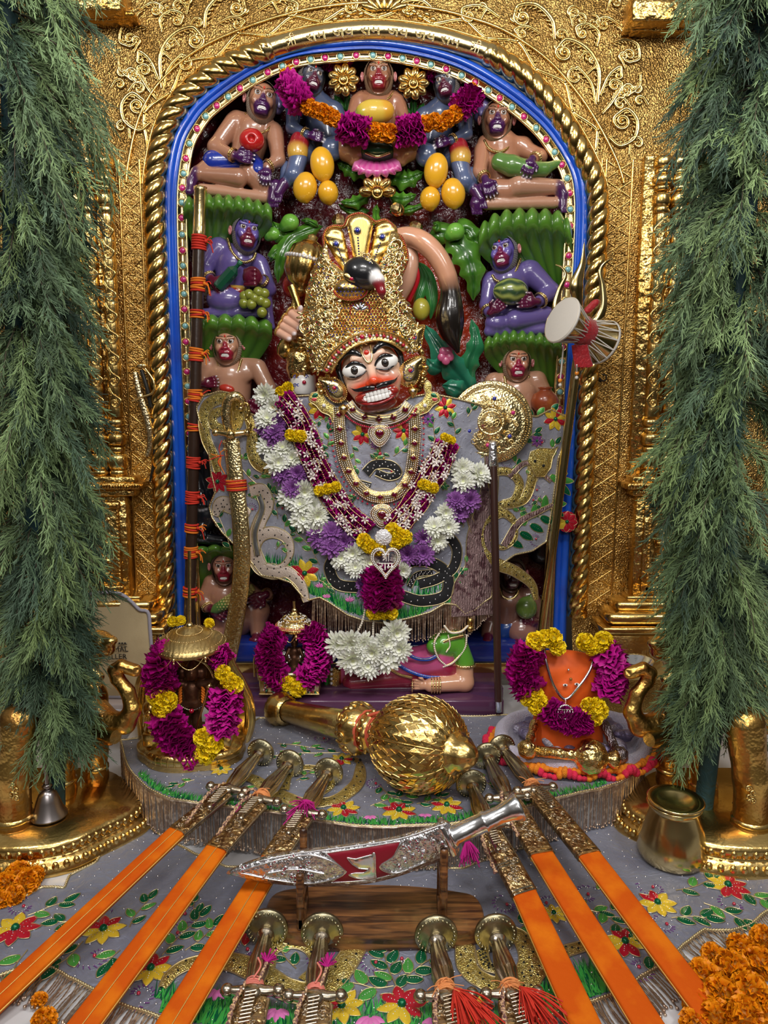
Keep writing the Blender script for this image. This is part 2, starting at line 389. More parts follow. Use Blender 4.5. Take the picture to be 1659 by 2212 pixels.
def nets(F,lo,h):
    s=F<0;n=F.shape
    c=[s[i:n[0]-1+i,j:n[1]-1+j,k:n[2]-1+k] for i in (0,1) for j in (0,1) for k in (0,1)]
    cnt=sum(q.astype(np.int8) for q in c);act=(cnt>0) & (cnt<8)
    I=np.argwhere(act);idx=-np.ones(act.shape,np.int64);idx[tuple(I.T)]=np.arange(len(I))
    acc=np.zeros((len(I),3));num=np.zeros(len(I))
    cor=A([(i,j,k) for i in (0,1) for j in (0,1) for k in (0,1)])
    vals=[F[I[:,0]+a[0],I[:,1]+a[1],I[:,2]+a[2]] for a in cor]
    for a in range(8):
        for b in range(a+1,8):
            if np.abs(cor[a]-cor[b]).sum() != 1:continue
            x=(vals[a]<0) != (vals[b]<0);t=np.where(x,vals[a]/(vals[a]-vals[b]+1e-12),0)
            acc+=np.where(x[:,None],cor[a]+t[:,None]*(cor[b]-cor[a]),0);num+=x
    v=lo+(I+acc/num[:,None])*h
    fs=[]
    for ax in range(3):
        o1,o2=[(1,2),(2,0),(0,1)][ax]
        sl0=[slice(None)]*3;sl1=[slice(None)]*3;sl0[ax]=slice(0,-1);sl1[ax]=slice(1,None)
        ch=s[tuple(sl0)] != s[tuple(sl1)];E=np.argwhere(ch)
        E=E[(E[:,o1]>0) & (E[:,o2]>0) & (E[:,o1]<n[o1]-1) & (E[:,o2]<n[o2]-1)]
        if not len(E):continue
        u1=np.zeros(3,int);u1[o1]=1;u2=np.zeros(3,int);u2[o2]=1
        q=[idx[tuple((E-a).T)] for a in (0*u1,u1,u1+u2,u2)];q=np.stack(q,1)
        inn=s[tuple(E.T)];q[~inn]=q[~inn][:,::-1];fs.append(q)
    f=np.concatenate(fs);f=f[(f>=0).all(1)]
    # light smoothing
    e=np.concatenate([f[:,[0,1]],f[:,[1,2]],f[:,[2,3]],f[:,[3,0]]])
    for _ in range(2):
        sm=np.zeros_like(v);ct=np.zeros(len(v))
        np.add.at(sm,e[:,0],v[e[:,1]]);np.add.at(ct,e[:,0],1)
        np.add.at(sm,e[:,1],v[e[:,0]]);np.add.at(ct,e[:,1],1)
        v=v*.5+.5*sm/np.maximum(ct,1)[:,None]
    return v,f
# ============================================================ the setting
SC.cycles.max_bounces=6;SC.cycles.diffuse_bounces=3;SC.cycles.glossy_bounces=4;SC.cycles.transmission_bounces=3
SC.cycles.use_denoising=True;SC.cycles.adaptive_threshold=0.02
ZP=.045                                   # top of the purple plinth
ROPE=[(361,1330),(357,1200),(352,1050),(347,850),(342,640),(336,500),(333,420),(340,350),(362,265),(403,205),(475,150),(590,103),(700,76),(815,67),
        (930,80),(1000,98),(1059,119),(1131,165),(1177,211),(1222,271),(1262,342),(1284,395),(1292,450),(1289,540),(1280,650),(1271,800),(1262,1000),(1254,1180),(1246,1330)]
BLUEP=[(384,1420),(378,1200),(373,1000),(367,850),(361,700),(356,560),(354,450),(357,380),(371,304),(395,255),(434,207),(528,139),(622,99),(716,85),(815,81),
         (920,97),(1011,127),(1101,180),(1177,241),(1222,295),(1258,361),(1270,430),(1268,540),(1259,680),(1250,820),(1238,1050),(1229,1200),(1220,1420)]
rope=resample(spline(ROPE,8),900);bluep=resample(spline(BLUEP,8),320)
def band(mb,path,prof,m=0,c=None):
    g=np.stack([P(*offset(path,o).T,y) for o,y in prof],1);return mb.grid(g,m,c=c)
# marble table and raised marble step
MARB=mat('white_marble',(.62,.62,.64),.25,coat=.3,vary=(3.5,(.40,.39,.40),.5,.7),bump=('noise',8,.05,.004))
mb=MB();mb.box((0,-.66,-.14),(3.6,1.66,.08),0,bev=.006);struct(mb,'floor',MARB,'white marble table top with grey veins')

# raised step with rounded front, below the upper cloth
def step_outline(e=0.0):
    px=[(262,1600),(285,1670),(355,1722),(470,1742),(600,1758),(760,1786),(905,1786),(1050,1768),(1190,1730),(1340,1690),(1390,1640)]
    q=[G(x,y,0.0)[:2] for x,y in px];q=spline(q,5);c=A([0,-.35]);q=c+(q-c)*(1-e)
    return np.concatenate([q,[[q[-1][0],0.1],[q[0][0],0.1]]])
so=step_outline(.012)
mb=MB();v,f,d,bp=tri(so,.05);mb.add(np.c_[v,np.zeros(len(v))-.002],f,0)
L=np.concatenate([so,so[:1]]);mb.grid(np.stack([np.c_[L,np.full(len(L),-.1)],np.c_[L,np.full(len(L),-.002)]],1),0)
struct(mb,'trim_1',MARB,'raised marble step below the upper cloth')
# niche back, sides
inner=offset(bluep,-42)
mb=MB()
poly=np.concatenate([offset(bluep,-20)[::4]])
def backfn(x,y,d):return P(x,y,.13+.006*smooth_noise(x,y,3,.05))
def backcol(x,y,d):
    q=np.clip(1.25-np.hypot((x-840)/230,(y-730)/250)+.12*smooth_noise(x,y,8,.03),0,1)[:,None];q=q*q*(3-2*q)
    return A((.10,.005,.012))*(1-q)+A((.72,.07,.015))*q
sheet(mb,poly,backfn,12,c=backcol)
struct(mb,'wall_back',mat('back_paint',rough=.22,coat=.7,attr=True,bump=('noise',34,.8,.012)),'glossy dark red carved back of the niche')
mb=MB()
for i in range(2):
    pass
band(mb,bluep,[(-20,.15),(-21,.05)])
struct(mb,'wall_niche',GOLD,'gilded inner side of the niche')
# facade: gold panel with the arched opening
hole=offset(rope,-14)[::12]
hole=np.concatenate([hole,[[1238,1500],[372,1500]]])[::-1]
mb=MB();out=[(-420,-420),(2080,-420),(2080,1640),(1300,1640),(1300,1560),(330,1560),(330,1640),(-420,1640)]
def fac(x,y,d):return P(x,y,0.0)
sheet(mb,[(-420,-420),(2080,-420),(2080,1600),(-420,1600)],fac,60,holes=[hole])
struct(mb,'wall_front',GOLDP,'hammered gold wall panel round the arch')
# rope moulding
def ropemesh(path,r,turns,n=48,flat=1.0):
    pts=P(path[:,0],path[:,1],-.012);tg=nrm(np.gradient(pts,axis=0));a=np.tile([0,-1.0,0],(len(pts),1));b=np.cross(tg,a)
    th=np.arange(n)/n*2*PI;s=np.linspace(0,1,len(pts))[:,None]
    ph=th[None]*1.0-s*2*PI*turns
    rr=r*(.80+.27*np.abs(np.sin(ph*1.5))**.55)
    return pts[:,None]+rr[...,None]*(np.cos(th)[None,:,None]*a[:,None]+np.sin(th)[None,:,None]*b[:,None])
d=np.r_[0,np.cumsum(np.hypot(*np.diff(rope,axis=0).T))]
iL=np.argmax(rope[:,0]>580);iR=np.argmax(rope[:,0]>1058)
GR=mat('rope_gold',(.85,.56,.18),.2,1,('noise',70,.2,.002),(25,(.6,.34,.08),.5,.75))
mb=MB();mb.grid(ropemesh(rope[:iL+1],.029,13.5),cv=True);mb.grid(ropemesh(rope[iR:][::-1],.029,13.5)[:,::-1],cv=True)
o=struct(mb,'trim_2',GR,'twisted gold rope moulding round the arch')
mb=MB();mb.tube(P(rope[iL-1:iR+1:6,0],rope[iL-1:iR+1:6,1],-.012),.0265,20)
for i in (iL-1,iR):
    mb.ball(P(*rope[i],-.012),.031,0,14,10)
tp=struct(mb,'trim_3',GOLDL,'plain gold pipe at the top of the arch with raised writing')
dots=MB();
for i in range(iL+12,iR-6,12):
    p=rope[i];t=nrm(rope[i+1]-rope[i]);nn=A([t[1],-t[0]])*-1
    for dx,dy in ((3,0),(-3,0),(0,3),(0,-3)):
        q=p+t*dx+A([0,13])+A([0,1.0])*dy;dots.balls([P(q[0],q[1],-.012-.017)],.0016,0,5,3)
dots.build('dot_pattern',GOLDL,tp)
# raised Devanagari words on the pipe
def text_mesh(body,size,extr=.001,bevel=.0004,name='lettering',space=1.0):
    cu=bpy.data.curves.new(name,'FONT');cu.body=body;cu.size=size;cu.extrude=extr;cu.bevel_depth=bevel;cu.align_x='CENTER';cu.align_y='CENTER';cu.resolution_u=3
    cu.space_character=space
    o=bpy.data.objects.new(name,cu);COL.objects.link(o);bpy.context.view_layer.update()
    dg=bpy.context.evaluated_depsgraph_get();me=bpy.data.meshes.new_from_object(o.evaluated_get(dg));bpy.data.objects.remove(o)
    v=A([tuple(q.co) for q in me.vertices]) if len(me.vertices) else np.zeros((0,3));f=[list(p.vertices) for p in me.polygons]
    bpy.data.meshes.remove(me)
    mb=MB()
    if len(v):
        f3=[q for q in f if len(q)==3];f4=[q for q in f if len(q)==4]
        for q in f:
            if len(q)>4:f3+=[[q[0],q[i],q[i+1]] for i in range(1,len(q)-1)]
        fl=[]
        if f3:fl.append(A(f3))
        if f4:fl.append(A(f4))
        mb.add(v,fl)
    return mb
def word(body,c,ang,size,parent,m,Y,loc=(0,0,0),tilt=0,extr=.001,name='lettering',bevel=.0004):
    t=text_mesh(body,size,extr,bevel)
    if not t.v:return None
    R=rotm('Y',-ang)@rotm('X',PI/2+tilt);v=np.concatenate(t.v)@R.T+P(c[0],c[1],Y);o=MB();o.add(v,t.f if t.f else []);
    return o.build(name,m,parent,loc)
def shri(c,s,ang,parent,m,Y,loc=(0,0,0),w_=.0013):
    mb=MB()
    for st in ([(0,1),(1.02,1)],[(.08,.84),(.22,.92),(.36,.82),(.28,.66),(.12,.60),(.32,.58),(.44,.46),(.36,.32),(.16,.28)],[(.38,.34),(.28,.22),(.14,.10)],[(.44,.5),(.58,.5)],[(.58,1),(.58,0)],[(.88,1),(.88,0)],[(.88,1),(.86,1.22),(.70,1.30),(.56,1.18),(.58,1)]):
        q=A(st,float) if len(st)<3 else spline(st,5);x=(q[:,0]-.5)*s*1.1;y=-(q[:,1]-.5)*s;mb.tube(P(c[0]+x*math.cos(ang)+y*math.sin(ang),c[1]-x*math.sin(ang)+y*math.cos(ang),Y),w_,5)
    return mb.build('lettering',m,parent,loc)
def at_rope(s):
    i=int(iL+(iR-iL)*s);t=rope[i+3]-rope[i-3];return rope[i],math.atan2(-t[1],t[0])
for s,wd in zip((.10,.22,.34,.46,.58,.70,.82,.93),('श्री','राम','जय','राम','जय','जय','राम','श्री')):
    p,a=at_rope(s)
    if wd=='श्री':shri((p[0],p[1]-3),21,a,tp,GOLDL,-.040)
    else:word(wd,(p[0],p[1]-2),a,.044,tp,GOLDL,-.012-.0255,tilt=-.15,extr=.0015)
# blue frame and jewelled gold band
mb=MB();band(mb,bluep,[(2,.03),(0,-.002),(-3,-.012),(-9,-.017),(-14,-.014),(-17,-.006),(-19,-.004),(-22,-.012),(-26,-.010),(-28,.01),(-28,.03)])
struct(mb,'trim_4',BLUE,'glossy blue painted frame of the niche')
gb=MB();band(gb,bluep,[(-27,.03),(-27,.004),(-29,-.003),(-31,.004),(-46,.010),(-48,.003),(-52,.012),(-52,.05)])
gbo=struct(gb,'trim_5',GOLDL,'gold band set with round coloured stones inside the blue frame')
gp=resample(offset(bluep,-39),2000);dd=np.r_[0,np.cumsum(np.hypot(*np.diff(gp,axis=0).T))];k=0;s=20.0
gemc={}
while s<dd[-1]-60 and k<90:
    i=np.searchsorted(dd,s);p=gp[i]
    if p[1]<1330:
        pos=P(p[0],p[1],.006);r=.0105
        if k==0 or not gemc:
            for nm,M_ in (('r',PINKG),('a',AQUA)):
                q=MB();th=np.linspace(0,2*PI,17)[:-1]
                q.tube(np.c_[np.cos(th),np.full(16,-.25),np.sin(th)]*r*1.0,.0014,6,1,closed=True)
                q.ball((0,-.001,0),(r*.78,r*.5,r*.78),0,12,8)
                gemc[nm]=q.build('gem',[M_,GOLDL],gbo)
                gemc[nm].location=pos
            copyobj(gemc['r'],gbo,pos);gemc['a'].location=P(*gp[np.searchsorted(dd,s+33)],.006)
        elif k>1:
            copyobj(gemc['r' if k % 2==0 else 'a'],gbo,pos)
    s+=33+2*math.sin(k);k+=1
gemc['r'].location=P(*gp[np.searchsorted(dd,20.0)],.006)
bpy.data.objects.remove([o for o in gbo.children if o.name.startswith('gem.')][1]) if False else None
# purple plinth, blue step
PURP=mat('purple_enamel',(.10,.035,.085),.25,coat=.5,bump=('noise',20,.1,.003))
DBLUE=mat('dark_blue_enamel',(.008,.03,.26),.25,coat=.6,bump=('noise',20,.1,.003))
x0=P(500,1480,-.25)[0];x1=P(1090,1480,-.25)[0]
mb=MB();mb.box(((x0+x1)/2,-.06,ZP-.025),(x1-x0,.38,.05),0,bev=.005)
mb.box(((x0+x1)/2,-.005,ZP-.01),(x1-x0+.02,.34,.036),0,bev=.004)
solo(mb,'plinth',[PURP],'glossy purple plinth in front of the niche under the lying woman figure','plinth')
mb=MB();xa,xb=P(385,1400,-.05)[0],P(1222,1400,-.05)[0]
mb.box(((xa+xb)/2,.04,.098),(xb-xa,.17,.09),0,bev=.012)
th=Thing('step','dark blue step with gold lower band at the bottom of the niche','step',((xa+xb)/2,.04,.05))
th.part(mb,'tread',DBLUE)
mb=MB();mb.box(((xa+xb)/2,.035,.068),(xb-xa,.19,.032),0,bev=.003);th.part(mb,'gold_band',GOLD,'gold band')

# ------------------------------------------------------------ relief scrollwork on the facade
def spiral(c,r,turns,a0,n=26,sgn=1):
    t=np.linspace(0,1,n);rr=r*(1-t)**.85+r*.06;a=a0+sgn*t*turns*2*PI
    return np.c_[c[0]+rr*np.cos(a),c[1]+rr*np.sin(a)]
def scroll(mb,path,w0,Y=-.004,lobes=True,m=0,side=1,P_=None):
    """a tapering raised stem ending in a curl, with leaf lobes on its outer side"""
    P_=P_ or (lambda x,y:P(x,y,Y));path=A(path,float);n=len(path)
    sc=float(spx(path[0][0],path[0][1],Y));w=np.interp(np.linspace(0,1,n),[0,.15,.6,1],[.45,1,.8,.5])*w0*sc
    pts=P_(path[:,0],path[:,1]);mb.tube(pts,w*.5,8,m,flat=.75)
    gp_=offset(path,w0*.42*side);mb.tube(P_(gp_[:,0],gp_[:,1]),w*.22,6,m)
    mb.ball(P_(*path[-1]),w[-1]*1.15,m,10,6)
    if lobes:
        t=nrm(np.gradient(path,axis=0));nn=np.stack([t[:,1],-t[:,0]],1)*side
        for i in range(2,int(n*.62),3):
            q=path[i]+nn[i]*w0*.95;c=P_(*q);dr=t[i]*.75+nn[i]*.65;R=basis((dr[0],0,-dr[1]),(0,-1,0))
            mb.ball(c,(w0*sc*.20,w0*sc*.22,w0*sc*.62),m,8,6,R=R)
def joincurl(stem,c,r,turns,sgn,k=10):
    stem=spline(stem,k);e=stem[-1];a0=math.atan2(e[1]-c[1],e[0]-c[0]);r=math.hypot(e[0]-c[0],e[1]-c[1])
    return np.concatenate([stem,spiral(c,r,turns,a0,sgn=sgn)[1:]])
def mirror(p):p=A(p,float);return np.c_[1640-p[:,0],p[:,1]+(815-p[:,0])*.065]
LS=[  # (stem, curl centre, turns, direction, width)
    ([(348,190),(345,120),(372,75),(415,58),(438,80)],(422,88),1.6,1,10),
    ([(352,195),(362,150),(390,118),(395,120)],(398,138),1.3,1,7),
    ([(345,175),(325,130),(300,110),(296,128)],(304,130),1.2,-1,8),
    ([(338,215),(318,190),(296,150),(306,140)],(312,152),1.2,1,8),
    ([(440,60),(446,20),(480,-12),(520,-8),(530,14)],(512,18),1.5,1,10),
    ([(325,265),(300,282),(268,262),(262,225),(285,200),(310,215)],(296,228),1.8,1,9),
    ([(318,60),(290,50),(262,60),(258,90),(276,100)],(280,84),1.4,-1,8),
    ([(350,70),(345,40),(370,22),(395,30),(392,48)],(382,44),1.3,1,8),
    ([(255,120),(258,150),(285,172),(280,155)],(272,160),1.0,-1,7),
    ([(300,20),(330,5),(352,15),(345,28)],(336,22),1.2,1,7),
    ([(560,20),(600,-2),(640,5),(642,24)],(628,22),1.3,1,8),
    ([(700,15),(730,-6),(770,0),(770,18)],(756,16),1.3,1,8),
    ([(470,50),(500,36),(528,44),(522,56)],(512,52),1.1,1,7),
]
mb=MB()
for st,c,tr,sg,w_ in LS:
    p=joincurl(st,c,0,tr,sg);scroll(mb,p,w_,side=-sg)
    scroll(mb,mirror(p),w_,side=sg)
rr3=np.random.RandomState(12)
for k in range(64):
    x,y=rr3.uniform(255,800),rr3.uniform(-30,300);q=A([x,y]);dmin=np.min(np.hypot(*(rope-q).T))
    if dmin<84 or y>60+(600-x)*.75:continue
    R_=rr3.uniform(9,17);a0=rr3.uniform(0,6.3);sg=rr3.choice([-1,1]);sp=spiral(q,R_,1.2,a0,18,sg);p=np.concatenate([[sp[0]-2*(sp[1]-sp[0])+A([0,8])],sp])
    scroll(mb,p,7,side=-sg);scroll(mb,mirror(p),7,side=sg)
# central crest leaves above the arch
for k in range(-3,4):
    a=k*.42;c=P(830+math.sin(a)*34,22-math.cos(a)*20,-.006);mb.ball(c,(.009,.008,.026),0,10,8,R=rotm('Y',a))
for sx_ in (-1,1):
    for k in range(5):mb.ball(P(830+sx_*(50+k*14),30+k*3-(k % 2)*8,-.004),(.011,.006,.007),0,8,6,R=rotm('Y',sx_*.5))
struct(mb,'trim_6',GOLD,'raised gold scrollwork in the spandrels of the arch')
# archivolt: scrolling vine band between rope and spandrel, with a fine ridge
mb=MB();outer=offset(rope,62);lo_=np.argmax(rope[:,1]<400);hi_=len(rope)-np.argmax(rope[::-1,1]<420)
sel=np.arange(lo_,hi_,4)
band(mb,rope[sel],[(58,0),(59,-.007),(62,-.009),(65,-.007),(66,0)])
band(mb,rope[sel],[(24,0),(25,-.006),(28,-.006),(29,0)])
sl=rope[lo_+20:hi_-20];n=20
for k in range(n):
    i0=int(k/n*(len(sl)-1));i1=min(int((k+1.35)/n*(len(sl)-1)),len(sl)-1);seg=sl[i0:i1:3]
    if len(seg)<5:continue
    ph=np.linspace(0,PI,len(seg));o_=42+(1 if k % 2 else -1)*13*np.cos(ph)
    t=nrm(np.gradient(seg,axis=0));pth=seg+np.stack([t[:,1],-t[:,0]],1)*o_[:,None]
    c=pth[-1]-t[-1]*8;pth=np.concatenate([pth,spiral(c,8,1.0,math.atan2(*(pth[-1]-c)[::-1]),10,1 if k % 2 else -1)[1:]])
    scroll(mb,resample(pth,26),8,-.002,side=1 if k % 2 else -1)
struct(mb,'trim_7',GOLD,'raised gold leaf vine running round the arch')
# lattice strips beside the rope
for nm,xs,sg in (('left',(262,300),1),('right',(1312,1362),-1)):
    mb=MB()
    def xat(x,y):   # strips lean like the niche sides
        return x+(y-400)*(.042 if sg>0 else -.05)
    for y in range(350,1300,42):
        for s2 in (1,-1):
            ya,yb=(y,y+34) if s2==sg else (y+34,y)
            mb.tube(P(A([xat(xs[0],ya),xat(xs[1],yb)]),A([ya,yb]),-.001),.0022,5)
        yc=y+17;cx=xat((xs[0]+xs[1])/2,yc);cc=P(cx,yc,-.002)
        for q in (0,1):
            for a in np.arange(8)*PI/4:
                mb.ball(P(cx+math.cos(a)*6.5,yc-10+q*21+math.sin(a)*6.5,-.001),(.0016,.002,.0052),0,5,4,R=rotm('Y',PI/2-a+PI*0))
            mb.ball(P(cx,yc-10+q*21,-.003),.003,0,6,4)
    for xx in (xs[0]-4,xs[1]+3,xs[1]+14 if sg>0 else xs[0]-14):
        mb.tube(P(A([xat(xx,345),xat(xx,1305)]),A([345,1305]),-.001),.0035,6)
    for y in range(350,1300,7):mb.ball(P(xat(xs[1]+9 if sg>0 else xs[0]-9,y),y,-.001),(.0035,.003,.0016),0,5,4)
    struct(mb,'trim_8' if sg>0 else 'trim_9',GOLD,'gold lattice strip with stamped flowers %s of the rope moulding' % nm)
# gilded pilasters: paired carved colonnettes on a ledge and pedestal
def pilaster(sg,label):
    X=lambda x:x if sg>0 else 1640-x+18
    def cx(x,y):return X(x)+sg*(y-400)*.046
    base=P(cx(205,1400),1400,-.06);th=Thing('pilaster',label,'pilaster',base,'gilded pilasters beside the arch')
    mb=MB()   # backing slab
    def boxp(mb,xa,xb,ya,yb,Y0,Y1,m=0,b=.004):
        xs_=sorted((cx(xa,(ya+yb)/2),cx(xb,(ya+yb)/2)));a=P(xs_[0],ya,Y0);c=P(xs_[1],yb,Y0)
        mb.box(((a[0]+c[0])/2,(Y0+Y1)/2,(a[2]+c[2])/2),(abs(c[0]-a[0]),abs(Y1-Y0),abs(a[2]-c[2])),m,bev=b)
    boxp(mb,80,252,335,1040,-.02,.01);boxp(mb,175,182,335,1040,-.026,0)
    th.part(mb,'backing_panel',GOLDR)
    for k,xc in enumerate((158,190,228)):
        a=P(cx(xc,465),465,-.03);b=P(cx(xc,900),900,-.03);mb=MB();n=90;t=np.linspace(0,1,n)
        ctr=a+(b-a)*t[:,None];r=.020*(1+.06*np.sin(t*60))
        mb.tube(ctr,r,16)
        # carved foliage winding round the shaft
        for q in range(9):
            y0=470+q*46;xx=cx(xc,y0)
            p=joincurl([(xx-12*sg,y0),(xx-4,y0+14),(xx+12*sg,y0+26),(xx+8*sg,y0+38)],(xx,y0+32),0,1.1,sg,5)
            scroll(mb,p,6,-.049,side=-sg)
        th.part(mb,'shaft',GOLD)
        mb=MB()
        MBS={'capital':MB(),'column_base':MB()}
        for yy,h_,r_ in ((340,24,.026),(366,12,.022),(380,20,.027),(402,12,.022),(418,30,.025),(446,18,.022),(905,16,.025),(922,12,.021),(936,26,.027),(964,14,.022),(980,34,.028),(1014,14,.025)):
            a=P(cx(xc,yy),yy,-.03);b=P(cx(xc,yy+h_),yy+h_,-.03)
            L_=np.linalg.norm(a-b);MBS['capital' if yy<700 else 'column_base'].lathe([(0,0),(r_*.85,0),(r_,L_*.25),(r_,L_*.75),(r_*.85,L_),(0,L_)],b,20,mod=lambda t,z:1+.05*np.cos(t*12))
        for nm_ in MBS:th.part(MBS[nm_],nm_,GOLD)
    mb=MB()
    boxp(mb,90,262,1030,1046,-.075,.0);boxp(mb,84,272,1044,1058,-.088,.0);boxp(mb,92,260,1058,1072,-.07,0)
    for x in range(90,272,6):mb.ball(P(cx(x,1051),1051,-.09),(.004,.004,.008),0,6,4)
    th.part(mb,'ledge',GOLDR)
    mb=MB();boxp(mb,90,246,1070,1292,-.05,0)
    boxp(mb,110,226,1084,1100,-.062,-.04);boxp(mb,212,228,1084,1280,-.062,-.04);boxp(mb,110,226,1266,1280,-.062,-.04)
    for y in range(1104,1262,8):mb.ball(P(cx(220,y),y,-.062),(.006,.004,.003),0,6,4,R=rotm('Y',.6*sg))
    for q in range(4):
        for s3 in range(3):
            xx=cx(168+s3*6,1120+q*38);mb.ball(P(xx+sg*12,1120+q*38+s3*7,-.052),(.022,.008,.007),0,10,6,R=rotm('Y',-sg*(.5-.3*s3)))
    th.part(mb,'pedestal',GOLDR)
    mb=MB();boxp(mb,84,262,1288,1302,-.07,0);boxp(mb,74,284,1300,1322,-.095,0,b=.01);boxp(mb,68,300,1326,1352,-.12,0,b=.012);boxp(mb,64,312,1356,1372,-.13,0,b=.006);boxp(mb,74,296,1372,1470,-.10,0)
    th.part(mb,'base',GOLD)
    return th
pilaster(1,'gilded pilaster of paired carved colonnettes on a pedestal, left of the arch behind the evergreen')
pilaster(-1,'gilded pilaster of paired carved colonnettes on a pedestal, right of the arch behind the evergreen')
# cornice blocks at the top corners
for sg,lb in ((1,'left'),(-1,'right')):
    mb=MB();X=(lambda x:x) if sg>0 else (lambda x:1640-x+5)
    for i,(a,b,y0,y1,Yf) in enumerate(((120,262,-40,22,-.09),(110,290,22,34,-.06),(100,280,34,44,-.045))):
        if sg<0:y0+=22;y1+=22;b+=(18 if i==0 else 0)
        p,q=P(X(a),y0,Yf),P(X(b),y1,Yf);mb.box(((p[0]+q[0])/2,Yf/2,(p[2]+q[2])/2),(abs(p[0]-q[0]),-Yf,abs(p[2]-q[2])),0,bev=.005)
    struct(mb,'trim_10' if sg>0 else 'trim_11',GOLDR,'gilded cornice block at the top %s corner' % lb)
# small hook on the right lattice strip
mb=MB();a=np.linspace(-2,2.4,14);mb.tube(P(1303+7*np.cos(a),816+7*np.sin(a),-.02),.002,6);mb.tube([P(1296,818,0),P(1296,818,-.02)],.003,6);mb.ball(P(1297,822,-.012),.005)
solo(mb,'wall_hook',mat('black_iron',(.02,.018,.015),.5,.5),'small black iron hook on the gold lattice strip right of the drum','hook')
# ============================================================ painted relief figures inside the niche
TAN=(.37,.175,.105);TANL=(.50,.26,.165);BROWN=(.36,.15,.09);PURPLE=(.125,.09,.29);SLATE=(.06,.08,.15);DARK=(.02,.02,.03)
PLUM=(.055,.008,.075);MAROON=(.11,.006,.025);NAILW=(.85,.82,.85);PINKE=(.50,.17,.17);LIPR=(.26,.012,.03);FURC=(.33,.26,.20)
def hand(F,wr,ang,size,col,n=4,curl=.010,thumb=1,spread=.10,nail=NAILW,bend=.35,nails=True,palm=None):
    """wr = wrist (px,py,Y); ang = direction of the fingers in the picture (0 right, 90 down)"""
    a=math.radians(ang);dx,dy=math.cos(a),math.sin(a);nx,ny=-dy,dx;s=size
    x,y,Y=wr;pc=(x+dx*s*.55,y+dy*s*.55,Y-.004)
    F.cap((x,y,Y),pc,s*.30,s*.40,col);F.cap((pc[0]-nx*s*.24,pc[1]-ny*s*.24,pc[2]),(pc[0]+nx*s*.24,pc[1]+ny*s*.24,pc[2]),s*.28,None,col)
    for i in range(n):
        o=(i-(n-1)/2)/(n-1)*2;L=s*(.98-.12*o*o-.06*(i==n-1));sp=spread*o
        fx,fy=dx+nx*sp,dy+ny*sp;b=(pc[0]+nx*o*s*.40+dx*s*.22,pc[1]+ny*o*s*.40+dy*s*.22,Y-.008)
        m_=(b[0]+fx*L*.5,b[1]+fy*L*.5,Y-.008-curl*.35);t=(b[0]+fx*L*(1-bend*.15),b[1]+fy*L*(1-bend*.15),Y-.006+curl*.5)
        F.cap(b,m_,s*.155,s*.145,col,k=1.4);F.cap(m_,t,s*.145,s*.11,col,k=1.4)
        if nails:F.ell((t[0]+fx*s*.02,t[1]+fy*s*.02,t[2]-s*.00012*1.0-.0022),(s*.075,s*.06,s*.075),nail,k=.4)
    if thumb:
        b=(pc[0]+nx*thumb*s*.42-dx*s*.15,pc[1]+ny*thumb*s*.42-dy*s*.15,Y-.006);m_=(b[0]+(nx*thumb*.75+dx*.5)*s*.34,b[1]+(ny*thumb*.75+dy*.5)*s*.34,Y-.014)
        t=(m_[0]+(nx*thumb*.15+dx)*s*.36,m_[1]+(ny*thumb*.15+dy)*s*.36,Y-.014)
        F.cap(b,m_,s*.16,s*.145,col,k=1.8);F.cap(m_,t,s*.145,s*.11,col,k=1.8)
        if nails:F.ell((t[0],t[1],t[2]-.004),(s*.07,s*.06,s*.07),nail,k=.4)
def foot(F,an,toe,size,col,n=5):
    x,y,Y=an;tx,ty,tY=toe;L=math.hypot(tx-x,ty-y)+1e-6;dx,dy=(tx-x)/L,(ty-y)/L;nx,ny=-dy,dx
    F.cap(an,toe,size*.42,size*.5,col)
    for i in range(n):
        o=(i-(n-1)/2)/(n-1)*2;b=(tx+nx*o*size*.5,ty+ny*o*size*.5,tY-.004);t=(b[0]+dx*size*.42,b[1]+dy*size*.42,tY-.004)
        F.cap(b,t,size*.17,size*.14,col,k=1.2);F.ell((t[0]+dx,t[1]+dy,t[2]-.005),(size*.08,size*.06,size*.08),NAILW,k=.4)
EYEP={}
def eye_part(th,c,r,R,name='eye',iris=(.12,.05,.02),parent=None,iris_r=.58,pup=.32):
    mb=MB();nu,nv=20,14;th_=np.arange(nu)/nu*2*PI;ph=np.r_[np.linspace(0,pup,3),np.linspace(pup,iris_r,4)[1:],np.linspace(iris_r,PI,8)[1:]]
    g=np.stack([np.outer(np.sin(ph),np.cos(th_)),-np.outer(np.cos(ph),np.ones(nu)),np.outer(np.sin(ph),np.sin(th_))],-1)*r
    g=g@A(R).T+A(c);k=len(ph)-1;m=np.repeat(np.where(ph[1:]<=pup+1e-6,2,np.where(ph[1:]<=iris_r+1e-6,1,0)),nu)
    mb.grid(g[:,::-1],0,cv=True);mb.m[-1]=m
    im=mat('iris_%d' % int(iris[0]*1000+iris[1]*100),iris,.1,coat=.8)
    return th.part(mb,name,[WHITE,im,BLACK],parent=parent)
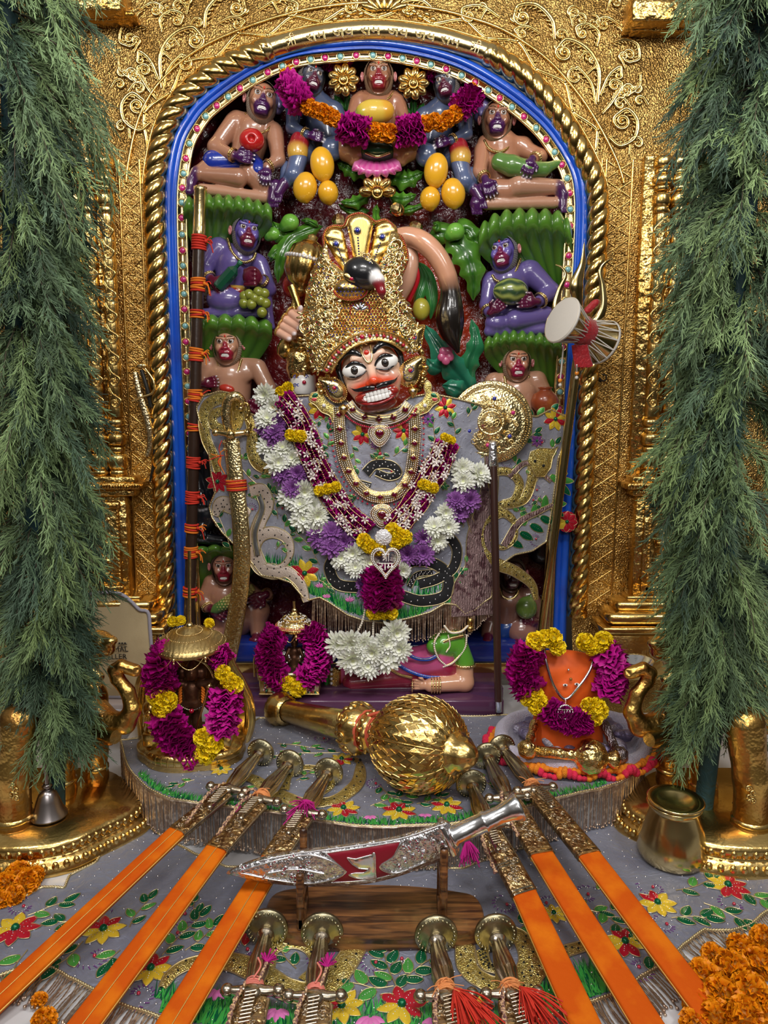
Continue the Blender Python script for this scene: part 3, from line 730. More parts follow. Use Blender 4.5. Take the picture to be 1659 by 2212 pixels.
def monkey_head(F,th,c,H,yaw,roll,col,lip,pitch=0,mouth=True,furc=FURC,ear=PINKE,ears=(1,1),mark=True):
    u=H*F.sc(c);W=F.w(c);R=rotm('Z',math.radians(yaw))@rotm('Y',math.radians(roll))@rotm('X',math.radians(pitch))
    L=lambda x,y,z:W+u*(R@A([x,y,z]))
    E=lambda p,r,cc,k=None,sub=False:F.well(L(*p),A(r)*u,cc,R,k,sub)
    dk=tuple(v*.8 for v in col)
    E((0,.05,.06),(.33,.32,.40),col);E((0,0,-.18),(.25,.25,.25),col)
    E((0,-.22,-.17),(.175,.15,.15),lip,k=5);E((0,-.20,-.29),(.15,.13,.075),lip,k=4)
    E((0,-.25,.01),(.055,.09,.10),lip,k=4);E((-.045,-.345,-.055),(.045,.035,.035),lip,k=2);E((.045,-.345,-.055),(.045,.035,.035),lip,k=2)
    E((0,-.355,-.06),(.035,.035,.045),lip,k=2)
    E((-.022,-.395,-.075),(.014,.02,.013),(.02,0,0),k=1,sub=True);E((.022,-.395,-.075),(.014,.02,.013),(.02,0,0),k=1,sub=True)
    F.wcap(L(-.2,-.235,.20),L(-.05,-.275,.17),.035*u,.03*u,col,k=5);F.wcap(L(.2,-.235,.20),L(.05,-.275,.17),.035*u,.03*u,col,k=5)
    for s in (-1,1):
        if ears[0 if s<0 else 1]:
            E((s*.405,.02,.03),(.05,.07,.12),ear,k=2);E((s*.42,-.045,.03),(.022,.05,.075),tuple(v*.6 for v in ear),k=1,sub=True)
        E((s*.125,-.29,.115),(.065,.05,.04),col,k=2,sub=True)
        E((s*.17,-.20,-.04),(.08,.08,.09),col,k=6)
    if mouth:E((0,-.36,-.225),(.135,.075,.04),(.05,.0,.01),k=1.2,sub=True)
    for s in (-1,1):eye_part(th,L(s*.125,-.205,.115),u*.078,R@rotm('Z',.1*s))
    if mouth:   # two rows of teeth along an arc
        mb=MB()
        for row,z in ((0,-.208),(1,-.243)):
            n=8
            for i in range(n):
                a=(i-(n-1)/2)/n*1.75;p=L(math.sin(a)*.118,-.215-math.cos(a)*.118,z);mb.box(p,(u*.026,u*.03,u*.031),0,R@rotm('Z',a*.8),bev=u*.006)
        th.part(mb,'teeth',WHITE)
    mb=MB()   # painted eyebrows, eye rims, forehead mark
    for s in (-1,1):
        t=np.linspace(-1,1,9);pts=A([L(s*(.135+.10*q),-.285+.05*abs(q)**2+.02*(q>0)*q,.205+.030*(1-q*q)-.01*q) for q in t]);mb.tube(pts,u*.009*(1.1-.5*np.abs(t)),6,0)
        for up in (1,-1):
            pts=A([L(s*.125+.075*q,-.262+.035*q*q,.115+up*.048*(1-q*q)) for q in t]);mb.tube(pts,u*.0075,5,0)
    th.part(mb,'eyebrow',BLACK)
    if mark:
        mb=MB();mb.ball(L(0,-.265,.235),(u*.022,u*.012,u*.03),0,8,6,R=R);th.part(mb,'forehead_mark',mat('red_mark',(.6,.03,.01),.3))
    # striped fur cap and beard round the face
    mb=MB();na,nb=150,12;a=np.linspace(0,2*PI,na+1)[:-1];g=np.zeros((na,nb,3));C=np.zeros((na,nb,3))
    for j in range(nb):
        q=j/(nb-1);x=-.6+1.2*q     # from inner (face side) to outer
        rad=.335+.065*math.sin(q*PI)*1+.0*x;yy=-.165+.34*q
        bl=1+.35*math.sin(q*PI)
        ridge=1+.05*(np.sin(a*30)**2)*math.sin(q*PI)
        rx=(.325+.045*math.sin(q*PI*.8))*ridge;rz=np.where(np.sin(a)>0,.40+.06*math.sin(q*PI*.8),.455+.05*math.sin(q*PI*.8))*ridge
        ex=np.where(np.sin(a)<0,.93,1)
        yj=yy-np.where(np.sin(a)<0,.04,.02)+.03*np.cos(2*a)
        g[:,j]=np.stack([rx*np.cos(a)*ex,np.full(na,1)*yj,rz*np.sin(a)],1)
        st=(np.sin(a*30)**2)[:,None];C[:,j]=A(furc)*(.45+.75*st)
    gw=W+u*(g.reshape(-1,3)@R.T);mb.grid(gw.reshape(na,nb,3),0,cu=True,c=C.reshape(-1,3));th.part(mb,'fur_ruff',PAINTM,'striped grey fur cap and beard')
    return L,u
def necklace(th,pts,Y,r=.0035,name='necklace',n=30,two=True):
    p=resample(spline([P(a,b,y) for a,b,y in [(q[0],q[1],Y if len(q)<3 else q[2]) for q in pts]],8),n);mb=MB();mb.tube(p,r*.7,6)
    mb.balls(p,r*1.15,0,7,5);th.part(mb,name,GOLDL)
def ring(mb,c,d,r,t,m=0):      # bracelet: torus round direction d
    B=basis(d);a=np.linspace(0,2*PI,21)[:-1];p=A(c)+r*(np.cos(a)[:,None]*B[:,0]+np.sin(a)[:,None]*B[:,1]);mb.tube(p,t,6,m,closed=True)
    mb.balls(p,t*1.15,m,6,4)
def bracelet(th,a,b,t,rpx,F):
    A_,B_=F.w(a),F.w(b);mb=MB();c=A_+(B_-A_)*t;ring(mb,c,B_-A_,rpx*F.sc(a)*1.12,.0028);ring(mb,c+nrm(B_-A_)*.006,B_-A_,rpx*F.sc(a)*1.12,.002);th.part(mb,'bracelet',GOLDL)
def fin(F,th,name='body',m=None):return th.part(F.mesh(),name,m or PAINT)
MG='carved monkeys in the niche'
def mk(label,at):return Thing('monkey_figure',label,'monkey statue',P(*at),MG)
def simple(name,F,m,label,cat,group=None):
    return solo(F.mesh(),name,m,label,cat,group)

# 1 brown monkey with tomato, upper left
th=mk('brown carved monkey in blue shorts holding a red tomato, upper left',(520,430,.06));F=Fig(vox=1.5);c=TAN
F.cap((548,285,.065),(530,345,.07),38,34,c);F.cap((512,262,.06),(590,284,.055),22,20,c);F.cap((566,255,.05),(560,280,.06),24,26,c)
F.chain([(503,268,.05),(466,318,.03),(500,334,.0)],[20,17,11],c);hand(F,(506,336,-.004),5,26,PLUM,thumb=-1,curl=.012)
F.chain([(594,288,.04),(601,345,.02),(578,360,-.005)],[19,15,10],c);hand(F,(577,362,-.008),98,22,PLUM,thumb=1,curl=.004)
F.chain([(528,350,.05),(470,350,.03),(432,372,.02)],[26,22,15],c);F.cap((516,384,-.0),(432,376,.015),20,14,c)
F.cap((545,375,.03),(572,405,.02),26,21,c);F.cap((585,428,.01),(436,408,.01),12,11,TANL)
F.chain([(424,374,.012),(413,392,.01),(409,414,.0)],[13,10,9],PLUM);F.chain([(596,402,.005),(590,432,.0)],[14,12],PLUM)
for q in range(4):F.cap((582+q*6,436,-.006),(581+q*6,446,-.006),3.4,3,PLUM,k=1)
monkey_head(F,th,(566,222,.035),94,14,9,TAN,PLUM);fin(F,th)
necklace(th,[(531,246,.035),(537,272,.022),(556,287,.012),(575,283,.015),(588,270,.03)],0)
bracelet(th,(480,325,.015),(503,335,0),.95,12,F);bracelet(th,(597,348,.012),(578,360,-.005),.8,12,F)
F2=Fig(vox=1.6);F2.cap((505,350,.042),(462,350,.025),27,24,(.01,.03,.30));F2.cap((540,352,.04),(560,370,.02),24,20,(.01,.03,.30));th.part(F2.mesh(),'shorts',PAINT,'blue shorts')
F2=Fig(vox=1.4);F2.ell((544,303,-.012),(27,22,24),(.45,.01,.01));F2.ell((543,298,-.038),(7,8,7),(.2,.0,.0),k=5,sub=True)
t=F2.mesh();simple_=solo(t,'tomato',PAINT,'glossy red tomato in the purple hand of the upper left brown monkey','tomato');

# 2 / 4 slate monkeys on either side of the centre one
def slate(sg,label):
    X=(lambda x:x) if sg>0 else (lambda x:1638-x);dy=0 if sg>0 else 13
    Q=lambda x,y,Y:(X(x),y+dy,Y)
    th=mk(label,Q(680,420,.06));F=Fig(vox=1.5);c=SLATE
    F.cap(Q(690,240,.07),Q(700,310,.075),36,34,c);F.cap(Q(640,232,.06),Q(720,236,.06),20,18,c);F.cap(Q(680,200,.05),Q(684,230,.06),18,22,c)
    F.chain([Q(634,238,.05),Q(632,276,.03),Q(662,291,.005)],[17,14,10],c);hand(F,Q(667,292,0),8 if sg>0 else 172,20,PLUM,thumb=-sg,curl=.008)
    F.chain([Q(728,240,.06),Q(748,285,.04),Q(728,302,.02)],[15,13,10],c);hand(F,Q(728,300,.005),95,13,PLUM,thumb=0)
    F.ell(Q(718,322,.01),(23,20,25),(.07,.10,.19))
    F.chain([Q(660,330,.05),Q(644,318,.03)],[24,20],c);F.chain([Q(644,345,.01),Q(634,378,.0),Q(622,392,.01)],[20,18,14],(.08,.11,.22));F.chain([Q(618,360,.03),Q(612,400,.02)],[12,9],(.08,.11,.22))
    F.chain([Q(612,398,.0),Q(600,418,-.005)],[12,11],PLUM)
    for q in range(4):F.cap(Q(590+q*6,424,-.01),Q(587+q*6,436,-.01),3.4,3,PLUM,k=1)
    monkey_head(F,th,Q(673,172,.035),80,24*sg,10*sg,(.075,.08,.11),(.09,.01,.035),furc=(.16,.14,.13),ears=(0,1) if sg<0 else (0,0));fin(F,th)
    bracelet(th,Q(640,282,.02),Q(662,291,.005),.8,11,F)
    F2=Fig(vox=1.5);F2.cap(Q(648,306,.02),Q(643,322,.014),21,21,(.28,.01,.02));F2.cap(Q(643,326,.012),Q(643,332,.010),21.5,21.5,(.6,.35,.05));th.part(F2.mesh(),'shorts',PAINT,'red shorts with a gold band')
    for i,(x,y,rx,rz) in enumerate(((696,355,26,36),(659,405,26,32),(709,416,22,25))):
        F2=Fig(vox=1.6);q=Q(x,y,-.005-.008*(i==0));F2.ell(q,(rx,22,rz),(.78,.40,.02),rot=-8*sg if i==0 else 12*sg*(1 if i==1 else -.5));F2.ell((q[0]+3,q[1]+rz*.96,q[2]),(5,5,4),(.45,.2,.02),k=4)
        solo(F2.mesh(),'mango_fruit',mat('mango_paint',rough=.25,coat=.6,attr=True,vary=None),'glossy yellow carved fruit, %s of the three hanging %s of the pink lotus' % (('uppermost','left' if sg>0 else 'right','right' if sg>0 else 'left')[i],'left' if sg>0 else 'right'),'fruit','yellow fruits hanging in threes')
slate(1,'slate blue carved monkey in red shorts, left of the centre monkey under the flower garland')
slate(-1,'slate blue carved monkey in red shorts, right of the centre monkey under the flower garland')

# 3 centre brown monkey with yellow and green mango
th=mk('brown carved monkey at the top centre holding a large mango above a pink lotus',(815,350,.06));F=Fig(vox=1.5)
c=(.33,.14,.08);F.cap((815,240,.065),(815,320,.06),44,40,c);F.cap((784,222,.06),(848,222,.06),24,24,c);F.cap((817,196,.05),(817,220,.06),22,24,c)
for s in (-1,1):
    F.chain([(816+s*44,222,.05),(816+s*60,275,.025),(816+s*34,287,.0)],[17,14,9],c);hand(F,(816+s*40,284,-.004),180 if s>0 else 0,15,(.12,.01,.04),thumb=-1 if s<0 else 1)
    F.chain([(816+s*25,322,.05),(816+s*68,322,.015),(816+s*52,346,.02)],[26,24,13],(.38,.17,.08))
monkey_head(F,th,(818,168,.03),88,0,0,(.30,.13,.07),(.24,.01,.02),furc=(.34,.22,.14));fin(F,th)
necklace(th,[(784,199,.04),(796,214,.02),(817,219,.015),(838,214,.02),(850,199,.04)],0)
F2=Fig(vox=1.5);F2.ell((815,328,.035),(46,34,24),(.02,.08,.03));th.part(F2.mesh(),'shorts',PAINT,'dark green shorts')
mb=MB();p=resample(spline([P(790,330,.0),P(815,338,-.006),P(842,330,.0)],6),20);mb.tube(p,.004,6);th.part(mb,'waist_band',GOLDL)
F2=Fig(vox=1.4);F2.ell((806,242,-.01),(36,24,25),(.70,.48,.06));F2.ell((828,240,-.008),(24,20,22),(.70,.35,.03));F2.ell((788,247,-.008),(20,20,19),(.35,.40,.04))
solo(F2.mesh(),'mango',PAINT,'yellow and green mango held against the chest of the top centre monkey','mango')

# 5 brown monkey with cucumber
th=mk('brown carved monkey holding a long green cucumber, upper right',(1110,450,.06));F=Fig(vox=1.5);c=(.42,.19,.11)
F.cap((1080,320,.065),(1085,385,.07),40,36,c);F.cap((1050,312,.06),(1130,316,.055),20,20,c);F.cap((1073,290,.05),(1076,315,.06),24,26,c)
F.chain([(1042,325,.05),(1036,372,.02),(1046,384,.0)],[18,15,10],c);hand(F,(1048,386,-.012),68,25,PLUM,thumb=-1,curl=.006)
F.chain([(1136,324,.05),(1167,338,.03),(1152,346,-.01)],[18,15,10],c);hand(F,(1150,342,-.026),112,25,PLUM,thumb=-1,curl=.012)
F.cap((1056,412,.02),(1098,412,.015),24,24,c);F.chain([(1120,402,.0),(1205,404,.01)],[23,15],(.47,.24,.15));F.cap((1052,440,.01),(1196,438,.01),13,12,TANL)
F.chain([(1205,404,.005),(1216,420,.005),(1216,446,.0)],[14,11,9],PLUM);F.chain([(1036,412,.01),(1028,440,.0),(1030,450,0)],[14,12,11],PLUM)
for q in range(4):F.cap((1020+q*6,450,-.006),(1022+q*6,462,-.006),3.4,3,PLUM,k=1);F.cap((1212+q*3,450,-.008),(1214+q*3,458,-.008),2.6,2.4,PLUM,k=1)
monkey_head(F,th,(1073,262,.035),92,-4,2,(.30,.13,.075),PLUM,furc=(.30,.21,.13));fin(F,th)
necklace(th,[(1047,305,.035),(1058,322,.02),(1080,328,.012),(1098,318,.02),(1103,300,.035)],0,r=.0045)
bracelet(th,(1036,372,.02),(1046,384,.0),.8,12,F);bracelet(th,(1167,338,.02),(1152,346,-.012),.7,12,F)
F2=Fig(vox=1.5);F2.chain([(1080,350,.0),(1105,358,-.012),(1140,366,-.014),(1175,366,-.004),(1206,352,.01)],[19,21,19,14,7],(.10,.22,.045));F2.cap((1077,346,.0),(1070,341,.0),5,5,(.05,.06,.02),k=2)
solo(F2.mesh(),'cucumber',PAINT,'long green carved cucumber held by the upper right brown monkey','cucumber')

# 6 purple monkey with bottle and grapes
th=mk('purple carved monkey holding a green bottle and green grapes, left side',(505,680,.06));F=Fig(vox=1.5);c=PURPLE
F.cap((505,572,.06),(503,625,.065),40,36,c);F.cap((476,540,.055),(556,566,.05),22,18,c);F.cap((530,530,.045),(520,560,.055),24,26,c);F.ell((502,566,.04),(26,20,22),c)
F.chain([(472,535,.05),(440,580,.04),(452,600,.01)],[22,18,11],c);hand(F,(456,602,0),38,26,MAROON,thumb=-1,curl=.01,nails=False)
F.chain([(562,572,.045),(580,625,.035),(566,606,.005)],[18,16,11],c);F.ell((545,598,-.012),(21,18,22),MAROON)
for q in range(4):F.cap((530,585+q*10,-.016),(550,584+q*10,-.032),5,5.5,MAROON,k=1)
F.ell((488,648,.02),(42,28,28),c);F.ell((552,660,.04),(30,20,22),c);F.cap((440,676,.015),(556,676,.015),10,10,c);F.chain([(575,650,.04),(580,690,.03),(588,706,.03)],[14,11,7],c)
monkey_head(F,th,(533,506,.03),88,20,6,(.14,.10,.40),(.16,.01,.045),furc=(.24,.22,.24));fin(F,th)
necklace(th,[(492,516,.035),(502,545,.015),(524,566,.008),(545,561,.012),(552,548,.02)],0,r=.0045)
bracelet(th,(440,585,.03),(452,600,.01),.9,12,F);bracelet(th,(580,620,.03),(566,606,.005),.85,12,F)
F2=Fig(vox=1.5);F2.ell((509,632,.035),(30,24,14),(.3,.01,.01));F2.cap((495,620,.016),(528,622,.012),5,5,(.6,.36,.06),k=2);th.part(F2.mesh(),'shorts',PAINT,'red shorts with gold band')
th2=Thing('bottle','dark green faceted bottle in the hand of the purple monkey on the left','bottle',P(470,620,-.01));a_,b_=P(470,622,-.014),P(510,577,-.014);d_=b_-a_;L_=np.linalg.norm(d_)
mb=MB();mb.lathe([(0,0),(.016,0),(.018,.004),(.018,L_*.82),(.008,L_*.98),(.006,L_*1.0),(.006,L_*1.12),(0,L_*1.12)],a_,8,R=basis(d_));th2.part(mb,'glass_body',mat('green_bottle',(.01,.07,.035),.2,coat=.6),smooth=False)
mb=MB();mb.lathe([(0,0),(.007,0),(.007,.012),(0,.013)],a_+d_*1.12,12,R=basis(d_));th2.part(mb,'stopper',mat('green_stopper',(.03,.16,.08),.3))
for i,(x,y) in enumerate(((558,631),(538,636),(527,655),(543,657),(563,649),(574,655),(566,675),(571,634),(528,640),(550,644))):
    mb=MB();mb.ball(P(x,y,-.03+.004*(i % 3)),11.2*.00134,0,18,12);solo(mb,'grape',[mat('grape_green',(.24,.27,.035),.25,coat=.6)],'olive green round grape in the bunch below the purple monkey fist','grape','grapes in the bunch',kind=None)

# 7 tan monkey below it
th=mk('tan carved monkey bust under the purple monkey on the left',(500,860,.06));F=Fig(vox=1.5);c=TANL
F.cap((500,815,.06),(500,870,.065),44,40,c);F.cap((456,792,.055),(545,792,.055),22,22,c);F.cap((492,778,.045),(495,795,.055),24,28,c);F.ell((470,808,.035),(24,14,20),c);F.ell((524,808,.035),(24,14,20),c)
F.chain([(448,795,.05),(432,842,.04),(440,832,.02)],[20,17,12],c);hand(F,(436,830,.0),-12,22,MAROON,thumb=0,nails=True)
F.chain([(556,795,.045),(580,840,.03),(562,862,.01)],[20,17,12],c);hand(F,(560,862,.0),118,24,MAROON,thumb=1)
monkey_head(F,th,(491,749,.025),88,0,0,(.50,.25,.15),(.30,.012,.035),furc=(.42,.30,.22));fin(F,th)
necklace(th,[(470,780,.03),(476,800,.015),(492,811,.008),(512,804,.012),(521,778,.03)],0,r=.0045)
mb=MB();F2=Fig(vox=1.5);F2.ell((490,840,.0),(17,10,10),(.45,.03,.015),rot=12);solo(F2.mesh(),'pomegranate',PAINT,'small red fruit held by the tan monkey on the left','fruit')

# 8 purple monkey with watermelon
th=mk('purple carved monkey hugging a striped watermelon, right side',(1110,720,.06));F=Fig(vox=1.5);c=PURPLE
F.cap((1100,610,.06),(1098,670,.065),42,38,c);F.cap((1062,606,.055),(1140,590,.05),20,26,c);F.cap((1088,570,.045),(1096,600,.055),24,28,c)
F.chain([(1146,588,.045),(1190,630,.03),(1165,650,-.005)],[25,19,12],c);hand(F,(1160,652,-.022),182,26,(.10,.006,.04),thumb=-1 if 0 else 1,curl=.008)
F.chain([(1058,612,.05),(1050,660,.03),(1058,676,.0)],[17,14,11],c);hand(F,(1060,676,-.016),-42,24,(.10,.006,.04),thumb=-1,curl=.008)
F.ell((1074,698,.01),(27,22,20),c);F.chain([(1112,692,.0),(1178,682,.02)],[22,20],c);F.cap((1056,716,.01),(1172,712,.01),11,11,c)
monkey_head(F,th,(1086,547,.03),90,-22,-8,(.15,.11,.42),(.20,.012,.07),furc=(.26,.25,.28));fin(F,th)
necklace(th,[(1064,596,.03),(1072,606,.018),(1094,610,.01),(1112,588,.012),(1124,560,.03)],0,r=.0045)
bracelet(th,(1185,636,.02),(1165,650,-.008),.85,14,F);bracelet(th,(1050,662,.03),(1057,676,.0),.6,13,F)
F2=Fig(vox=1.4);F2.ell((1103,630,-.012),(38,32,29),(1,1,1));mb=F2.mesh();v=np.concatenate(mb.v)-P(1103,630,-.012);v=v@rotm('Y',.05);an=np.arctan2(v[:,2],v[:,1]*-1);st=np.clip(.5+.5*np.sin(an*9+.6*np.sin(v[:,0]*160)),0,1)**1.5
mb.c=[A((.03,.07,.03))*(1-st)[:,None]+A((.36,.42,.10))*st[:,None]];solo(mb,'watermelon',PAINT,'striped dark and light green watermelon in the arms of the purple monkey','watermelon')

# 9 tan monkey with clay pot
th=mk('tan carved monkey bust beside a clay pot, right side above the shield',(1115,880,.06));F=Fig(vox=1.5);c=TANL
F.cap((1115,850,.06),(1120,910,.065),46,42,c);F.cap((1072,826,.055),(1158,822,.055),22,22,c);F.cap((1116,810,.045),(1116,828,.055),24,28,c)
F.chain([(1160,824,.05),(1184,862,.04),(1186,900,.03)],[20,16,14],c);F.chain([(1066,826,.05),(1052,880,.04)],[20,17],c)
monkey_head(F,th,(1116,786,.025),86,0,0,(.48,.22,.13),(.30,.012,.05),furc=(.38,.26,.17));fin(F,th)
necklace(th,[(1090,815,.03),(1096,836,.015),(1116,849,.008),(1134,840,.012),(1142,815,.03)],0,r=.0055)
mb=MB();mb.lathe([(0,-.036),(.02,-.035),(.038,-.014),(.041,.004),(.034,.022),(.018,.031),(.016,.036),(.022,.040),(.020,.043),(.010,.041),(0,.041)],P(1177,868,.0),30)
solo(mb,'clay_pot',mat('terracotta',(.30,.06,.02),.3,coat=.4,vary=(20,(.42,.12,.03),.45,.6)),'round brown clay pot beside the tan monkey above the shield','pot')

# 10 black monkey behind the robe, lower left
th=mk('black carved monkey mostly hidden behind the robe, lower left by the red-bound staff',(445,1170,.06));F=Fig(vox=1.5);c=(.012,.014,.02)
F.cap((470,985,.07),(478,1100,.075),46,40,c);F.chain([(436,985,.05),(426,1030,.04),(432,1068,.02)],[22,17,12],c);hand(F,(434,1066,.006),88,21,c,thumb=0)
F.ell((446,1112,.03),(30,24,34),c);F.cap((440,1130,.03),(430,1146,.02),22,16,c);F.cap((430,1162,.01),(480,1168,.01),12,12,c);hand(F,(436,1136,.0),92,18,c,thumb=0,nail=(.4,.42,.5));F.cap((470,940,.07),(470,960,.07),30,30,c)
fin(F,th)
# 11 monkey with corn cob
th=mk('brown carved monkey holding a corn cob, bottom left behind the curved sword',(500,1400,.05));F=Fig(vox=1.5);c=(.42,.20,.13)
F.cap((486,1285,.05),(500,1340,.06),38,36,c);F.cap((462,1258,.05),(520,1262,.05),19,19,c);F.cap((486,1245,.04),(490,1265,.05),18,22,c)
F.chain([(458,1262,.045),(442,1296,.03),(450,1312,.01)],[20,16,11],c);hand(F,(454,1314,.0),28,25,MAROON,thumb=-1,curl=.008)
F.chain([(525,1265,.045),(560,1290,.03),(578,1284,.01)],[17,14,11],c);hand(F,(574,1284,-.006),150,26,MAROON,thumb=-1,curl=.008)
F.chain([(520,1350,.05),(558,1320,.015),(556,1366,.01)],[24,24,15],c);F.cap((478,1360,.04),(450,1388,.02),20,14,c);foot(F,(556,1370,.0),(552,1384,-.02),22,MAROON)
monkey_head(F,th,(484,1226,.02),78,8,0,(.42,.19,.13),(.26,.012,.03),furc=(.09,.05,.04));fin(F,th)
necklace(th,[(478,1256,.03),(484,1272,.012),(498,1282,.01),(506,1272,.02)],0);bracelet(th,(442,1296,.03),(450,1312,.01),.85,12,F);bracelet(th,(560,1290,.03),(578,1284,.01),.9,12,F)
th2=Thing('corn_cob','yellow corn cob in the hands of the bottom left monkey','corn',P(505,1295,-.02));a_,b_=P(466,1316,-.014),P(548,1268,-.014);d_=b_-a_;L_=np.linalg.norm(d_);mb=MB()
B=basis(d_);cs=[]
for i in range(16):
    for j in range(10):
        r=.017*math.sin(PI*(.12+.8*i/15))**.5;a=j*PI/5+.3*(i % 2);cs.append(a_+d_*(i+.5)/16+r*(math.cos(a)*B[:,0]+math.sin(a)*B[:,1]))
mb.balls(cs,.0045,0,6,5);mb.tube([a_,a_+d_*.5,b_],[.012,.016,.008],12);th2.part(mb,'kernels',mat('corn',(.50,.42,.13),.35,coat=.3))
mb=MB();mb.tube([a_-d_*.12,a_,a_+d_*.3],[.004,.016,.019],10);th2.part(mb,'husk',mat('husk',(.10,.22,.05),.4))
# 12 monkey with green mango, bottom right
th=mk('dark brown carved monkey in blue shorts holding a green fruit, bottom right behind the robe',(1100,1400,.05));F=Fig(vox=1.5);c=(.22,.10,.075)
F.cap((1100,1300,.05),(1092,1350,.06),38,36,c);F.cap((1072,1288,.05),(1140,1288,.05),19,19,c);F.cap((1106,1262,.04),(1106,1285,.05),18,24,c)
F.chain([(1146,1290,.045),(1172,1328,.03),(1158,1346,.01)],[18,14,11],c);hand(F,(1162,1342,.0),178,22,(.10,.006,.03),thumb=1,curl=.006)
F.chain([(1066,1292,.04),(1046,1330,.03)],[16,14],c);F.ell((1128,1364,.01),(32,24,27),(.34,.16,.13));F.chain([(1060,1350,.04),(1054,1376,.02)],[20,15],c)
F.cap((1078,1396,.0),(1150,1396,.01),11,12,(.30,.12,.09));foot(F,(1054,1378,.0),(1052,1390,-.02),24,(.12,.006,.03))
monkey_head(F,th,(1106,1240,.02),80,0,4,(.12,.06,.045),(.06,.01,.02),furc=(.10,.07,.05));fin(F,th)
necklace(th,[(1080,1270,.03),(1086,1288,.01),(1102,1294,.005),(1116,1284,.01),(1118,1266,.03)],0,r=.005)
F2=Fig(vox=1.6);F2.ell((1090,1358,.035),(26,26,26),(.01,.06,.28));F2.cap((1090,1360,.03),(1106,1352,.02),20,16,(.01,.06,.28));th.part(F2.mesh(),'shorts',PAINT,'blue shorts')
F2=Fig(vox=1.5);F2.ell((1137,1313,-.012),(23,20,25),(.13,.22,.04));F2.cap((1146,1290,-.01),(1150,1284,-.01),5,4,(.1,.16,.03));solo(F2.mesh(),'green_mango',PAINT,'green round fruit held by the bottom right monkey','fruit')
# 13 black hand on the right
th=mk('black carved monkey hidden behind the robe on the right, only its hand showing',(1195,1215,.06));F=Fig(vox=1.5);c=(.012,.014,.02)
F.cap((1180,1130,.07),(1170,1190,.07),32,30,c);F.chain([(1200,1120,.06),(1206,1170,.05)],[18,13],c);hand(F,(1200,1172,.02),92,20,c,thumb=0,nail=(.4,.42,.5));fin(F,th)
# ============================================================ carved leaves, flowers, ledges of the niche
def leafg(mb,path,W,lobes=5,bulge=.014,col=(.03,.16,.015),hi=(.14,.34,.03),lob=.34,nu=44,nv=13,pw=.75,groove=.006,minw=.0):
    p=resample(spline([A(q,float) for q in path],8),nu);xy=p[:,:2];Y=p[:,2];t=nrm(np.gradient(xy,axis=0));n_=np.stack([t[:,1],-t[:,0]],1)
    u=np.linspace(0,1,nu);w_=W*(np.sin(PI*np.clip(u,0,1)**pw)**.75+minw)*(1-lob*np.abs(np.cos(lobes*PI*u))**1.5);v=np.linspace(-1,1,nv)
    X=xy[:,None]+n_[:,None]*(w_[:,None]*v[None])[...,None]+t[:,None]*(np.abs(v)[None,:,None]**1.3*W*.18)*(1-u)[:,None,None]
    h=bulge*(1-np.abs(v)[None]**2.2)*np.minimum(1,w_[:,None]/W*1.6)-groove*np.exp(-(v[None]/.13)**2)-.25*groove*np.cos(lobes*2*PI*u[:,None]-np.abs(v)[None]*3)
    pts=P(X[...,0],X[...,1],Y[:,None]-h)
    q=(np.abs(v)[None]**.8*(.45+.55*np.abs(np.sin(lobes*PI*u[:,None]-np.abs(v)[None]))))[...,None];C=A(col)*(1-q)+A(hi)*q
    mb.grid(pts,0,c=C.reshape(-1,3));bk=P(X[...,0],X[...,1],Y[:,None]+.014+0*h)
    mb.grid(np.stack([pts[:,0],bk[:,0]],1),0,c=A(col)*.5);mb.grid(np.stack([bk[:,-1],pts[:,-1]],1),0,c=A(col)*.5)
    mb.grid(bk[:,::-1],0,c=A(col)*.4);return mb
LEAF=mat('leaf_enamel',rough=.3,coat=.55,attr=True,bump=('noise',50,.15,.003))
def leafthing(paths,label,name='carved_leaf',balls=(),**k):
    """first leaf is the blade; further leaves and berries are parts"""
    th=Thing(name,label,'carved leaf',P(*paths[0][0][-1]),'carved leaves in the niche')
    for i,(p,W,lb) in enumerate(paths):
        mb=MB();leafg(mb,p,W,lb,**k);th.part(mb,'leaf_blade',LEAF)
    for (x,y,Y,r) in balls:
        F=Fig(vox=1.5);F.ell((x,y,Y),(r,r*.8,r*.92),(.16,.42,.05));F.ell((x-r*.7,y+r*.5,Y+.004),(r*.6,r*.5,r*.6),(.05,.2,.02));th.part(F.mesh(),'bud',LEAF,'round light green bud')
    return th
